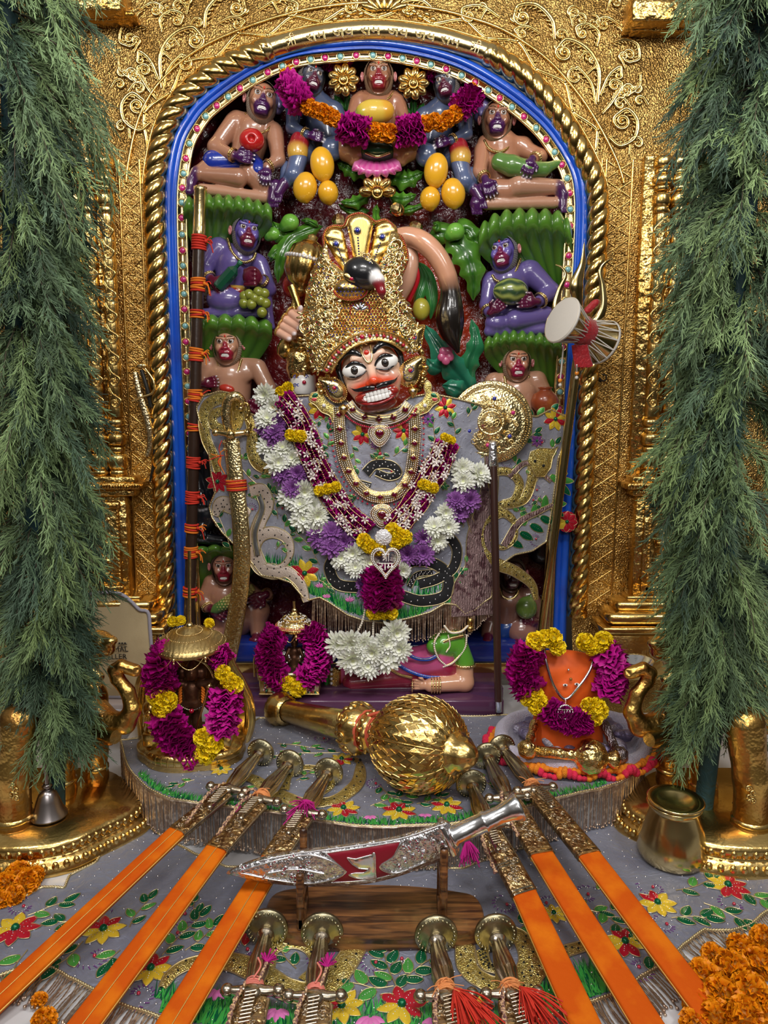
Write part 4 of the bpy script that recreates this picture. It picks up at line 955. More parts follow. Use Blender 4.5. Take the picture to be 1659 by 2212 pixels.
def ledge(pts,thick,label,drop,ribs=9,Y0=-.01):
    """scalloped leaf console: rim pixels, ribbed underside converging to a stalk"""
    rim=resample(spline(pts,8),121)
    th=Thing('leaf_console',label,'carved leaf ledge',P(drop[0],drop[1],.1),'carved leaf ledges under the monkeys');mb=MB()
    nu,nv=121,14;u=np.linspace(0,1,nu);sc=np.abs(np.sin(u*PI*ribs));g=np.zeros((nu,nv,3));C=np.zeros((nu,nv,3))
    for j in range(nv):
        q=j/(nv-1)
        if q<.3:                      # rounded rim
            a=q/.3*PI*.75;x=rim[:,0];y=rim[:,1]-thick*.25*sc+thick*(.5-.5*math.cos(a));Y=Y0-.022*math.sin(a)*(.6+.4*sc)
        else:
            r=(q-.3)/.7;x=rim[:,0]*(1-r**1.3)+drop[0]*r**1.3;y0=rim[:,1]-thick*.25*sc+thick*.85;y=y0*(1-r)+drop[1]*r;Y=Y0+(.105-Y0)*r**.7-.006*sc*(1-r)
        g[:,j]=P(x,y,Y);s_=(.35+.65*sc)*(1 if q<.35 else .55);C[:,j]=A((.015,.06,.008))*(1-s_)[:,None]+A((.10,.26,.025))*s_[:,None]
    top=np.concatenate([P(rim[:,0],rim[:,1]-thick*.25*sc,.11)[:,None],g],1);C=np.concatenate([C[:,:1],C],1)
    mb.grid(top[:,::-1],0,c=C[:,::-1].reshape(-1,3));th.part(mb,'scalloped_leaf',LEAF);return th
ledge([(396,436),(440,428),(500,430),(550,438),(588,452)],40,'scalloped green leaf ledge under the upper left brown monkey',(450,600))
ledge([(1034,500),(1065,474),(1110,462),(1170,462),(1215,470),(1236,496)],52,'tall scalloped green leaf ledge above the right purple monkey',(1210,660),8)
ledge([(412,694),(470,686),(530,688),(588,700)],34,'green leaf ledge under the left purple monkey',(440,900),6)
ledge([(1046,738),(1090,722),(1150,724),(1214,736)],34,'green leaf ledge under the right purple monkey',(1200,900),9)
ledge([(418,1186),(470,1180),(530,1184),(570,1190)],18,'green leaf ledge under the black monkey, lower left',(440,1330),5)
D=dict(col=(.02,.10,.01),hi=(.12,.32,.03))
leafthing([([(700,488,.08),(660,500,.06),(625,520,.04),(606,560,.03),(600,612,.04)],25,4),([(640,512,.06),(605,505,.04),(588,478,.04)],22,3),([(612,540,.05),(594,545,.03),(584,566,.035)],16,2),([(690,492,.07),(668,478,.05),(650,476,.05)],10,2)],
          'green acanthus leaf with round buds, left of the crown top',balls=[(627,480,.02,19),(640,535,.03,14),(590,505,.03,15)],**D)
leafthing([([(920,512,.08),(965,505,.06),(1005,545,.03),(1022,595,.03),(1022,650,.045)],40,5),([(975,520,.06),(1010,495,.04),(1035,540,.04)],26,4),([(940,505,.06),(945,488,.05),(935,480,.05)],12,2)],
          'large green acanthus leaf with a round bud, right of the tail',balls=[(984,500,.015,20)],**D)
leafthing([([(800,372,.07),(765,368,.05),(728,352,.04)],24,4),([(800,420,.07),(765,438,.05),(735,436,.04)],18,3),([(800,455,.08),(760,458,.07),(730,440,.06)],12,3)],'green leaf spray left of the gold half flower below the lotus',**D)
leafthing([([(838,378,.07),(875,388,.05),(915,372,.04)],26,4),([(838,425,.07),(872,430,.05),(900,420,.04)],18,3),([(838,458,.08),(880,455,.06),(925,440,.05)],13,3)],'green leaf spray right of the gold half flower below the lotus',**D)
leafthing([([(815,490,.08),(812,465,.06),(814,440,.05)],11,2),([(815,480,.08),(790,488,.07),(775,480,.07)],8,2),([(815,480,.08),(838,490,.07),(850,482,.07)],8,2)],'small light green forked sprout above the crown',col=(.05,.2,.02),hi=(.2,.5,.05))
leafthing([([(745,250,.09),(735,225,.07),(722,205,.06)],12,2),([(750,250,.09),(750,222,.07),(752,200,.06)],11,2),([(755,250,.09),(768,230,.07),(778,212,.06)],11,2)],'dark green leaf tuft under the left gold rosette',col=(.01,.06,.01),hi=(.03,.14,.02))
leafthing([([(890,258,.09),(876,235,.07),(868,215,.06)],12,2),([(893,258,.09),(893,230,.07),(893,210,.06)],11,2),([(896,258,.09),(908,238,.07),(916,222,.06)],11,2)],'dark green leaf tuft under the right gold rosette',col=(.01,.06,.01),hi=(.03,.14,.02))
leafthing([([(902,565,.07),(916,600,.05),(905,640,.04),(894,672,.05)],15,1),([(904,565,.07),(924,600,.05),(934,650,.04),(930,690,.05)],15,1)],'narrow green leaf pair round a yellow fruit inside the curve of the tail',col=(.03,.2,.05),hi=(.10,.42,.10),lob=.0)
leafthing([([(1024,862,.08),(1000,820,.05),(960,770,.03),(915,700,.05)],32,4),([(1010,850,.06),(985,840,.03),(955,832,.04)],24,2),([(960,800,.04),(935,790,.02),(922,775,.03)],20,1)],'teal green leaf with a pink flower, right of the face under the tail tuft',col=(.01,.12,.07),hi=(.05,.38,.22),lob=.25)
leafthing([([(1012,850,.08),(1012,790,.05),(1028,740,.04),(1018,688,.05)],24,4)],'upright green leaf beside the tail tuft',col=(.01,.13,.05),hi=(.06,.4,.16),lob=.3)
for x,y,cc,rr,lb in ((910,668,(.5,.45,.05),(19,17,24),'yellow pear shaped fruit between the two leaves inside the tail curve'),(632,618,(.40,.02,.01),(22,16,26),'dark red fruit left of the mace below the acanthus')):
    F=Fig(vox=1.6);F.ell((x,y,.02),rr,cc);simple('carved_fruit',F,PAINT,lb,'fruit')
# gold rosettes
def rosette(x,y,r,Y,label,n=9,half=False,squash=1.0):
    th=Thing('gold_rosette',label,'gold flower',P(x,y,Y),'gold flowers in the niche');s=float(spx(x,y,Y))
    for k in range(n):
        a=(k/n*2*PI) if not half else PI*(.02+.96*k/(n-1));d=A([math.cos(a),0,math.sin(a)*squash])
        mb=MB();R=basis(d,(0,-1,0));c=P(x,y,Y)+d*r*s*.62;mb.ball(c-A((0,.004,0)),(r*s*.30,r*s*.17,r*s*.40),0,14,10,R=R);mb.ball(c-d*r*s*.05-A((0,.009,0)),(r*s*.12,r*s*.15,r*s*.30),0,10,8,R=R);th.part(mb,'petal',GOLD)
    mb=MB();mb.ball(P(x,y,Y-.012),(r*s*.34,r*s*.3,r*s*.34),0,18,12);mb.tube(P(x,y,Y-.02)+A([[math.cos(a)*r*s*.26,0,math.sin(a)*r*s*.26] for a in np.linspace(0,2*PI,17)[:-1]]),r*s*.05,6,closed=True);mb.ball(P(x,y,Y-.024),r*s*.1,0,8,6);th.part(mb,'flower_centre',GOLD)
rosette(742,173,34,.03,'gold rosette left of the top centre monkey head');rosette(893,181,34,.03,'gold rosette right of the top centre monkey head')
rosette(815,416,40,.02,'gold half flower below the pink lotus',5,True,.9)
for x,y,lb in ((731,476,'left of'),(898,490,'right of'),(858,455,'behind, right of')):
    mb=MB();r=np.random.RandomState(int(x));s=.00135
    for k in range(5):mb.ball(P(x+r.uniform(-6,6),y+r.uniform(-6,6),.04-.008*k),A((11,9,13))*s,0,7,5,R=rotm('Y',r.uniform(0,3)))
    solo(mb,'gold_bud',[GOLDL],'faceted gold bud %s the top of the crown' % lb,'gold bud','gold buds above the crown',smooth=False)
# pink lotus under the centre monkey
th=Thing('lotus_flower','pink carved lotus under the top centre monkey','lotus',P(814,375,.03))
for k in range(7):
    a=-1.05+k*.35;mb=MB();x0,y0=814+math.sin(a)*26,345;leafg(mb,[(x0,y0,.03),(814+math.sin(a)*46,352+math.cos(a)*14,.005),(814+math.sin(a)*62,352+math.cos(a)*34,.012)],14,1,col=(.60,.06,.30),hi=(.75,.25,.48),lob=0,nu=20,nv=9,bulge=.008,groove=.002);th.part(mb,'petal',LEAF)
# pink flower by the teal leaf
th=Thing('pink_flower','small pink flower on the teal leaf right of the face','flower',P(963,768,-.0))
for k in range(5):
    a=k*2*PI/5+.3;mb=MB();mb.ball(P(963+math.cos(a)*9,768+math.sin(a)*11,-.008),(.013,.006,.013),0,12,8);th.part(mb,'petal',mat('pink_enamel',(.62,.12,.26),.3,coat=.5))
# purple curled leaves behind the slate monkeys
for x,y in ((606,215),(1040,232)):
    F=Fig(vox=1.6);F.chain([(x,y-20,.06),(x+4,y,.045),(x-6,y+22,.055)],[10,15,10],(.12,.10,.26));F.cap((x+2,y-10,.035),(x-2,y+14,.035),5,5,(.16,.14,.34),k=2)
    simple('curled_leaf',F,PAINT,'lavender curled carving behind the %s slate monkey' % ('left' if x<800 else 'right'),'carving')
# ============================================================ the main statue
FC=(805,812);FY=-.165;FR=math.radians(14)
def fl(x,y,d):        # face-local pixels (x right, y down, d towards the viewer) -> (px,py,Y)
    return (FC[0]+x*math.cos(FR)+y*math.sin(FR),FC[1]-x*math.sin(FR)+y*math.cos(FR),FY-d*.00127)
FRM=rotm('Y',-FR)
SKIN=(.80,.52,.38);SKP=(.74,.42,.30)
ST=Thing('deity_statue','large painted monkey-faced deity statue with bared white teeth, black moustache and raised fist','statue',P(815,1500,-.06))
F=Fig(k=9,vox=1.15)
F.ell(fl(0,-8,0),(64,52,70),SKIN,FRM);F.ell(fl(0,30,16),(52,36,42),SKIN,FRM)
for s in (-1,1):F.ell(fl(s*36,12,26),(24,20,24),SKIN,FRM);F.ell(fl(s*11.5,15,60),(9,9,7.5),(.62,.10,.05),FRM,k=4);F.ell(fl(s*34,-21,62),(24,14,15),SKIN,FRM,k=6,sub=True)
F.cap(fl(0,-30,46),fl(0,8,66),8,10,SKIN,k=8);F.ell(fl(0,12,68),(9,9,8),(.7,.16,.08),FRM,k=5);F.cap(fl(-30,-44,44),fl(30,-44,44),10,10,SKIN)
F.ell(fl(-1,43,48),(49,20,18),(.24,.012,.01),FRM,k=5);F.ell(fl(-2,62,34),(41,26,17),(.22,.02,.012),FRM,k=7);F.ell(fl(-1,43,72),(42,20,11),(.12,.0,.0),FRM,k=1.5,sub=True)
for s in (-1,1):F.ell(fl(s*5,20,70),(3.2,4,2.4),(.08,.0,.0),FRM,k=1,sub=True)
# neck, torso, legs under the robe, raised arm and fist
F.cap((812,880,-.09),(812,930,-.05),46,56,(.72,.10,.03));F.ell((815,1060,-.02),(170,70,190),(.72,.10,.03));F.cap((700,930,-.03),(930,930,-.03),42,42,(.72,.10,.03))
F.chain([(690,930,-.03),(655,860,-.05),(652,735,-.085)],[40,30,21],(.72,.30,.16));F.cap((652,735,-.085),(632,702,-.10),20,24,SKP)
FI=[((628,676),(650,694)),((616,690),(645,708)),((609,704),(635,720)),((603,718),(624,731))]
for i,(a,b) in enumerate(FI):
    F.cap((a[0]+14,a[1]+2,-.105),(a[0],a[1],-.118),9,9,SKP,k=2);F.cap((a[0],a[1],-.118),(b[0],b[1],-.137),9,7.5,SKP,k=1.6);F.ell((b[0]+1,b[1]+1,-.144),(5,3,4.5),(.85,.75,.78),k=.5)
F.chain([(642,720,-.11),(650,690,-.12),(649,668,-.125)],[10,9,7.5],SKP,k=2);F.ell((650,665,-.134),(5,3,6),(.85,.75,.78),k=.5)
def facecol(v,C):
    d=v-P(*fl(0,0,0));s=.00127;x=(d@A([math.cos(FR),0,math.sin(FR)]))/s;y=(d@A([math.sin(FR),0,-math.cos(FR)]))/s;dep=-d[:,1]/s
    front=(dep>0) & (np.abs(x)<75) & (y>-90) & (y<80)
    q=np.exp(-(((np.abs(x)-26)/26)**2+((y-20)/13)**2))*1.1+np.exp(-((x/14)**2+((y-12)/12)**2));q=(np.clip(q,0,1)*front)[:,None]
    return C*(1-q)+A((.75,.07,.02))*q
ST.part(F.mesh(colfn=facecol,sharp=.0012),'body',mat('statue_enamel',rough=.25,coat=.6,attr=True))
for s in (-1,1):
    c=A(P(*fl(s*34,-21,44)));mb=MB();mb.ball(c,A((27,14,17))*.00127,0,26,18,R=FRM@rotm('Y',-.08*s));e_=ST.part(mb,'eye',WHITE)
    mb=MB();ci=P(*fl(s*34-1,-21,46.5));mb.ball(ci,A((13.6,12.6,13.4))*.00127,0,24,16);mb.ball(P(*fl(s*34-1,-21,49.5)),A((11.6,10.4,11.4))*.00127,1,20,14);mb.ball(P(*fl(s*34-1,-21,53.5)),A((6,6.8,6))*.00127,2,16,12)
    ST.part(mb,'iris',[BLACK,mat('iris_brown',(.03,.022,.018),.1,coat=.8),BLACK],parent=e_)
    def ln(pts,w_,nm,m=BLACK,par=None,fl_=.6):
        p=resample(spline([P(*fl(a,b,dd)) for a,b,dd in pts],8),40);t=np.linspace(0,1,40);mb=MB();mb.tube(p,A(w_(t))*.00127,8,flat=fl_);return ST.part(mb,nm,m,parent=par)
    ln([(s*7,-16,52),(s*18,-30,57),(s*34,-37.5,58),(s*50,-31,52),(s*63,-15,42)],lambda t:1.2+2.2*np.sin(PI*t),'upper_eyelid')
    ln([(s*7,-16,52),(s*20,-9,57),(s*36,-6,57),(s*50,-11,50),(s*60,-17,42)],lambda t:1+.9*np.sin(PI*t),'lower_eyelid')
    ln([(s*14,-33,53),(s*32,-42,55),(s*52,-36,46)],lambda t:.5+.5*np.sin(PI*t),'eyelid_crease',mat('crease_brown',(.2,.06,.03),.4))
    ln([(s*13,-47,54),(s*24,-58,52),(s*42,-62,44),(s*60,-48,32),(s*68,-34,22)],lambda t:1.6+4.8*np.sin(PI*np.clip(t*1.05,0,1)**.7),'eyebrow')
    ln([(s*2,25.5,71),(s*14,23,70),(s*30,23,64),(s*44,21,52),(s*54,13,42)],lambda t:2.6+2.6*np.sin(PI*(t*.8+.15))-3.8*t**3,'moustache')
# teeth, lips
mb=MB()
for row,yy in ((0,35.5),(1,48.5)):
    for i in range(10):
        x=(i-4.5)*8.2;hh=12.5*(1-.4*(abs(x)/40)**2);dd=63-12*(abs(x)/40)**2;y2=42.4+(yy-42.2)*(1-.4*(abs(x)/40)**2);mb.box(P(*fl(x,y2,dd)),A((7.8,7,hh))*.00127,0,FRM@rotm('Z',x*.012),bev=.0016)
ST.part(mb,'teeth',WHITE)
mb=MB();a=np.linspace(0,2*PI,49)[:-1];mb.tube(A([P(*fl(-1+46*math.cos(q),43+15.5*math.sin(q)-2.0*math.cos(2*q),66-19*math.cos(q)**2)) for q in a]),.0034,10,closed=True);ST.part(mb,'lips',mat('lip_enamel',(.30,.012,.012),.2,coat=.6))
# forehead mark
mb=MB();mb.tube(resample(spline([P(*fl(a,b,d_)) for a,b,d_ in ((-11,-66,46),(-10,-48,55),(-6,-34,59),(0,-30,60),(6,-34,59),(10,-48,55),(11,-66,46))],6),30),.0028,6);mk_=ST.part(mb,'forehead_mark',GOLDL,'gold U shaped mark')
mb=MB();mb.ball(P(*fl(-1,-52,52)),A((5.5,3,5.5))*.00127,0,14,8);ST.part(mb,'red_dot',mat('red_enamel',(.55,.02,.01),.25,coat=.4),parent=mk_)
for s in (-1,1):mb=MB();mb.tube(resample([P(*fl(s*60,-60,12)),P(*fl(s*69,-30,6)),P(*fl(s*66,0,8)),P(*fl(s*62,14,10))],20),.008,8);ST.part(mb,'hair',BLACK)
# rings, bracelet
mb=MB()
for (a,b) in FI[:4]:ring(mb,P(a[0]-2,a[1]-4,-.12),P(b[0],b[1],-.13)-P(*a,-.118),.0125,.0032)
mb.lathe([(.024,-.02),(.030,-.014),(.032,0),(.029,.012),(.024,.02)],P(651,742,-.088),26,mod=lambda t,z:1+.05*np.cos(t*14));ST.part(mb,'finger_rings',GOLD)
mb=MB();mb.lathe([(.020,-.05),(.034,-.045),(.042,-.02),(.040,.0),(.044,.015),(.036,.03),(.026,.036)],P(652,782,-.09),30,mod=lambda t,z:1+.06*np.cos(t*10));ST.part(mb,'arm_band',GOLDE)
mb=MB();mb.lathe([(.030,-.03),(.036,-.02),(.036,.02),(.030,.03)],P(655,828,-.09),30);
for k in range(7):mb.tube(P(640+8*(k % 4),815+18*(k//4),-.09)-A((0,.034,0))+A([[math.cos(a)*.006*(1-a/8),0,math.sin(a)*.006*(1-a/8)] for a in np.linspace(0,7,16)]),.0012,5,1)
mb.ball(P(657,826,-.126),.006,2);ST.part(mb,'upper_arm_band',[WHITE,SAPH,RUBY],'white enamelled arm band with blue curls')
# tail
pts=[(846,520,-.01),(880,512,-.03),(912,522,-.045),(943,552,-.05),(966,596,-.05),(974,640,-.045),(972,690,-.045),(978,730,-.04),(990,762,-.03)]
p=resample(spline([P(*q) for q in pts],8),90);t=np.linspace(0,1,90);rr=np.convolve(np.pad(np.interp(t,[0,.5,.60,.76,.9,1],[24,21,19.5,32,22,0]),6,'edge'),np.ones(13)/13,'valid')*.00130
th_=np.arange(28)/28*2*PI;mb=MB();tg=nrm(np.gradient(p,axis=0));a_=np.tile([0,-1.,0],(90,1));b_=np.cross(tg,a_)
st=(t>.56)[:,None]*.07*np.sin(th_[None]*9+t[:,None]*9);g=p[:,None]+(rr[:,None]*(1+st))[...,None]*(np.cos(th_)[None,:,None]*a_[:,None]+np.sin(th_)[None,:,None]*b_[:,None])
q=np.clip((t-.50)/.10,0,1)[:,None,None];c0=A((.66,.33,.20));Cc=(c0*(1-q)+A((.012,.009,.008))*q)*np.ones((90,28,1));mb.grid(g,0,cv=True,c=Cc.reshape(-1,3));ST.part(mb,'tail',PAINT,'curled peach tail with black tuft')
mb=MB();p=resample(spline([P(*q) for q in ((872,520,0),(886,560,-.02),(880,604,-.02),(862,640,-.01))],8),40);mb.tube(p,np.linspace(20,17,40)*.0013,20,c=(.66,.36,.24));ST.part(mb,'tail_root',PAINT)
mb=MB();p=resample(spline([P(*q) for q in ((890,548,-.025),(903,600,-.02),(884,650,-.005))],8),30);mb.tube(p,.006,10,c=(.45,.01,.02));ST.part(mb,'red_cord',PAINT)
# mace held in the fist
MC=Thing('held_mace','gold ribbed mace head above the raised fist, left of the crown','mace',P(630,730,-.05));R=basis(P(672,500,-.06)-P(630,690,-.06));c=P(662,574,-.055)
prof=[(0,-.092),(.012,-.09),(.018,-.078),(.026,-.07),(.02,-.062),(.040,-.05),(.056,-.02),(.058,.01),(.048,.045),(.03,.062),(.014,.07),(.016,.08),(0,.088)]
mb=MB();mb.lathe(prof,c,72,R=R,mod=lambda t,z:1+.07*np.abs(np.sin(t*7))*(np.abs(z)<.06));MC.part(mb,'mace_head',GOLD)
mb=MB();ang=np.linspace(0,2*PI,40)[:-1];tt=np.linspace(-1.2,1.2,9);
bp_=A([c+R@A([math.sin(a)*.058,.0,.012]) if 0 else c+R@A([math.cos(a)*.060,math.sin(a)*.060,.014]) for a in ang]);mb.tube(bp_,.0045,8,closed=True);mb.balls(bp_,.0062,1,8,6);MC.part(mb,'stone_band',[GOLDL,DIAM],'band of clear stones')
mb=MB();mb.tube([P(640,640,-.07),P(634,680,-.09),P(622,745,-.075)],[.010,.011,.013],14);mb.lathe([(.006,-.03),(.02,-.022),(.024,0),(.018,.02),(.01,.03)],P(618,752,-.08),20,R=R,mod=lambda t,z:1+.06*np.cos(t*12));mb.tube([P(630,618,-.10),P(646,665,-.11)],[.012,.007],10);MC.part(mb,'handle',GOLD)

# ------------------------------------------------------------ crown
CY=-.15
def crownY(x,y):return CY-.05*np.clip(1-((x-782)/125.)**2,0,1)-.012*np.clip((y-560)/200.,0,1)
CR=Thing('crown','tall jewelled gold crown with a black peacock head and three feathers','crown',P(790,745,CY))
outl=[(704,806),(690,800),(674,793),(662,760),(655,725),(652,700),(658,650),(666,610),(680,570),(694,545),(704,520),(712,560),(745,590),(790,580),(820,575),(845,500),(858,500),(872,522),(880,560),(869,596),(862,622),(878,650),(893,682),(908,712),(910,748),(890,764),(866,756),(846,742),(801,734),(765,746),(738,768),(722,800)]
mb=MB();sheet(mb,outl,lambda x,y,d:P(x,y,crownY(x,y)-.014*np.minimum(1,d/10)**.5),7,back=lambda x,y,d:P(x,y,crownY(x,y)+.05));CR.part(mb,'crown_body',GOLDE)
def filigree(region,Yf,n,seed,curl=7,gems=300,cols=(RUBY,SAPH,EMER,GOLDL,DIAM),avoid=None,Pm=None):
    """curled gold wires and set stones strewn over a region"""
    r=np.random.RandomState(seed);lo=A(region).min(0);hi=A(region).max(0);mb=MB();k=0;Pm=Pm or (lambda x,y,off:P(x,y,Yf(x,y)-off))
    while k<n:
        c=r.uniform(lo,hi)
        if not inside(c[None],A(region))[0] or seg_dist(c[None],A(region))[0]<curl*.5:continue
        if avoid is not None and avoid(c):continue
        R_=curl*r.uniform(.6,1.2);a0=r.uniform(0,6.3);s=r.choice([-1,1]);sp=spiral(c,R_,1.2,a0,14,s);tl=sp[0]+A([math.cos(a0+s*1.2),math.sin(a0+s*1.2)])*-R_*.8
        pp=np.concatenate([[tl],sp]);off=.016+.004*np.sin(np.linspace(0,3,len(pp)));pw=Pm(pp[:,0],pp[:,1],off);mb.tube(pw,R_*.17*.0013*np.linspace(1.3,.7,len(pp)),5,0)
        if k % 3==0:
            for j in range(3):
                a=a0+PI+(j-1)*.6;mb.ball(Pm(c[0]+math.cos(a)*R_*1.1,c[1]+math.sin(a)*R_*1.1,.018),A((.25,.2,.62))*R_*.0013,0,7,5,R=basis((math.cos(a),0,-math.sin(a)),(0,-1,0)))
        k+=1
    g=r.uniform(lo,hi,(gems*3,2));g=g[inside(g,A(region))]
    if avoid is not None:g=A([q for q in g if not avoid(q)])
    g=g[:gems];w_=Pm(g[:,0],g[:,1],.017+r.uniform(0,.005,len(g)));idx=r.randint(0,len(cols),len(g))
    for j in range(len(cols)):mb.balls(w_[idx==j],.0019,j+1,6,4)
    return mb,[GOLDL]+list(cols)
av=lambda c:(abs(c[0]-780)<34+(c[1]-620)*.42 and 618<c[1]<726) or np.hypot((c[0]-785)/50,(c[1]-600)/40)<1
mb,ms=filigree(outl[:10]+[(704,540),(740,600),(800,600),(850,520),(872,522)]+outl[18:],crownY,190,4,11,420,avoid=av);CR.part(mb,'filigree',ms,'curled gold wire set with small stones')
mb=MB()    # scale pattern panel with dark dots below the peacock neck
g=[]
for i in range(24):
    for j in range(17):
        x,y=700+i*7+(j % 2)*3.5,622+j*6.3
        if abs(x-780)<30+(y-620)*.42:g.append((x,y))
g=A(g);mb.balls(P(g[:,0],g[:,1],crownY(g[:,0],g[:,1])-.015),.0042,0,7,4);r=np.random.RandomState(2);ii=r.randint(1,4,len(g));
for j,_ in enumerate(range(3)):mb.balls(P(g[ii==j+1,0],g[ii==j+1,1],crownY(g[ii==j+1,0],g[ii==j+1,1])-.0188),.0019,j+1,6,4)
CR.part(mb,'scale_panel',[GOLD,SAPH,RUBY,BLACK])
# feathers
for nm,c0,c1,w_,gx in (('l',(722,512),(752,590),23,(726,527)),('c',(778,488),(778,585),28,(772,498)),('r',(834,500),(800,585),25,(826,512))):
    d=nrm(A(c0,float)-A(c1));n_=A([-d[1],d[0]]);a=np.linspace(0,PI,14);top=[A(c0)+n_*w_*math.cos(q)+d*w_*.95*math.sin(q) for q in a];poly=A(top+[A(c1)-n_*w_*.35,A(c1)+n_*w_*.35]);yf=-.178 if nm=='c' else -.168
    mb=MB();sheet(mb,poly,lambda x,y,d_:P(x,y,yf-.012*np.minimum(1,d_/8)**.5+.0012*np.sin(((A([x,y]).T-A(c0))@n_)*1.6)),4,back=lambda x,y,d_:P(x,y,yf+.05));f_=CR.part(mb,'feather',mat('brushed_gold',(.78,.56,.2),.28,1,('wave',120,.3,.001)))
    mb=MB();q=P(gx[0],gx[1],yf-.013);mb.lathe([(.009,0),(.010,.002),(.009,.004),(.006,.005)],q,20,0,R=basis((0,-1,0)));mb.ball(q+A((0,-.003,0)),(.0055,.004,.0055),1,12,8)
    e=A(c1)-A(gx);ch=[A(gx)+e*s_ for s_ in np.linspace(.18,.85,11)];ch=A(ch);mb.balls(P(ch[:,0],ch[:,1],yf-.012),.0026,2,7,5);mb.balls(P(ch[:,0],ch[:,1],yf-.0135),.0017,1,6,4)
    CR.part(mb,'feather_jewel',[SILVER,SAPH,BLACK],parent=f_)
mb=MB()    # beaded rims
rim=[(704,545),(698,515),(704,496),(722,487),(742,487),(752,468),(778,460),(800,470),(812,478),(832,474),(848,486),(852,502),(868,512),(879,540),(880,565),(868,596)]
rp=resample(spline(rim,8),84);mb.balls(P(rp[:,0],rp[:,1],-.172),.0036,0,7,5);mb.balls(P(rp[:,0],rp[:,1],-.1755),.0022,1,6,4);mb.tube(P(*offset(rp,-4).T,-.165),.003,6);CR.part(mb,'beaded_rim',[GOLDL,RUBY])
# headband
hb=resample(spline([(706,800),(722,772),(748,747),(780,731),(815,725),(850,732),(878,750)],8),60);mb=MB();hy=lambda q:crownY(q[:,0],q[:,1])-.022
g=np.stack([P(*offset(hb,o).T,hy(hb)+dy) for o,dy in ((-13,.02),(-13,.002),(-10,-.004),(-8,.0),(8,.0),(10,-.004),(13,.002),(13,.02))],1);mb.grid(g[:,::-1],0)
for o in (-10.5,10.5):q=resample(offset(hb,o),70);mb.balls(P(q[:,0],q[:,1],hy(q)-.003),.0022,0,6,4)
q=resample(hb,28);mb.balls(P(q[::2,0],q[::2,1],hy(q)[::2]-.002),.0046,1,10,6);mb.balls(P(q[1::2,0],q[1::2,1],hy(q)[1::2]-.002),.0036,2,8,6);CR.part(mb,'headband',[GOLD,RUBY,DIAM],'gold headband with a row of stones')
mb=MB();c=P(782,728,-.232);mb.ball(c,(.0105,.006,.0105),0,18,10);mb.ball(c+A((0,-.004,0)),(.0065,.005,.0065),1,14,8);a=np.arange(14)/14*2*PI;mb.balls(c+np.c_[np.cos(a)*.0135,np.zeros(14),np.sin(a)*.0135],.0026,2,8,6);CR.part(mb,'brooch',[GOLD,RUBY,DIAM])
mb=MB();c=P(778,672,-.222)
for k in range(5):a=-1.0+k*.5;mb.ball(c+A((math.sin(a)*.012,0,math.cos(a)*.012)),(.005,.004,.012),0,10,6,R=rotm('Y',a))
a=np.linspace(-1.9,1.9,22);mb.balls(c+np.c_[np.sin(a)*.026,np.zeros(22),np.cos(a)*.026],.0022,1,6,4);CR.part(mb,'shell_ornament',[SILVER,RUBY])
# side paisleys and ear ornaments
def paisley(x,y,s_,Y,ang,nm,flip=1,parent=CR,m0=GOLD,seed=1):
    t=np.linspace(0,1,40);th=t*2*PI;r=1-.0*t;ox=np.cos(th)*.62*(1-.25*np.sin(th));oy=np.sin(th);poly=np.c_[ox*flip,oy];poly[:,0]+=flip*.5*np.clip(poly[:,1],0,1)**2
    a=math.radians(ang);poly=poly@A([[math.cos(a),math.sin(a)],[-math.sin(a),math.cos(a)]]);poly=A([x,y])+poly*s_*A([1,-1]);mb=MB()
    sheet(mb,poly,lambda X,Y_,d:P(X,Y_,Y-.012*np.minimum(1,d/(s_*.3))**.6),4,back=lambda X,Y_,d:P(X,Y_,Y+.02));rp=resample(np.r_[poly,poly[:1]],44);mb.balls(P(rp[:,0],rp[:,1],Y),.0026,1,6,4)
    c=A([x,y]);rr=spiral(c,s_*.45,1.1,1.5*flip,16,flip);mb.balls(P(rr[:,0],rr[:,1],Y-.014),.0019,2,6,4);mb.ball(P(x,y,Y-.013),.0055,3,10,6);return parent.part(mb,nm,[m0,GOLDL,SAPH,RUBY])
paisley(686,768,30,-.175,18,'side_paisley',-1);paisley(893,730,32,-.175,-12,'side_paisley',1)
for (x,y,s_,ang,fp,lb) in ((722,838,34,32,-1,'left'),(886,800,36,-14,1,'right')):
    th=Thing('ear_ornament','gold paisley ear ornament with stones at the %s side of the face' % lb,'ear ornament',P(x,y+30,-.17),'ear ornaments')
    paisley(x,y,s_,-.188,ang,'paisley_plate',fp,th,GOLDL);mb=MB();mb.ball(P(x+fp*14,y-6,-.175),.022,0,16,12);mb.balls(P(x+fp*14+A([math.cos(q)*20 for q in np.arange(8)*.785]),y-6+A([math.sin(q)*20 for q in np.arange(8)*.785]),-.18),.008,0,10,8);th.part(mb,'rosette',GOLD)
    mb=MB();mb.lathe([(0,-.02),(.012,-.006),(.014,.004),(0,.012)],P(x+(6 if fp>0 else 20),y+44,-.19),14);mb.ball(P(x+(6 if fp>0 else 20),y+44,-.204),.004,1);th.part(mb,'drop',[GOLD,DIAM])
mb=MB();r=np.random.RandomState(3)
for k in range(16):mb.ball(P(905+r.uniform(-14,22),800+r.uniform(-48,46),-.13+r.uniform(-.01,.01)),(.012,.01,.009),0,12,8,R=rotm('Y',r.uniform(0,3)))
for k in range(10):mb.ball(P(668+r.uniform(-22,16),740+r.uniform(-20,40),-.12+r.uniform(-.01,.01)),(.012,.01,.009),0,12,8,R=rotm('Y',r.uniform(0,3)))
CR.part(mb,'side_bosses',GOLD)
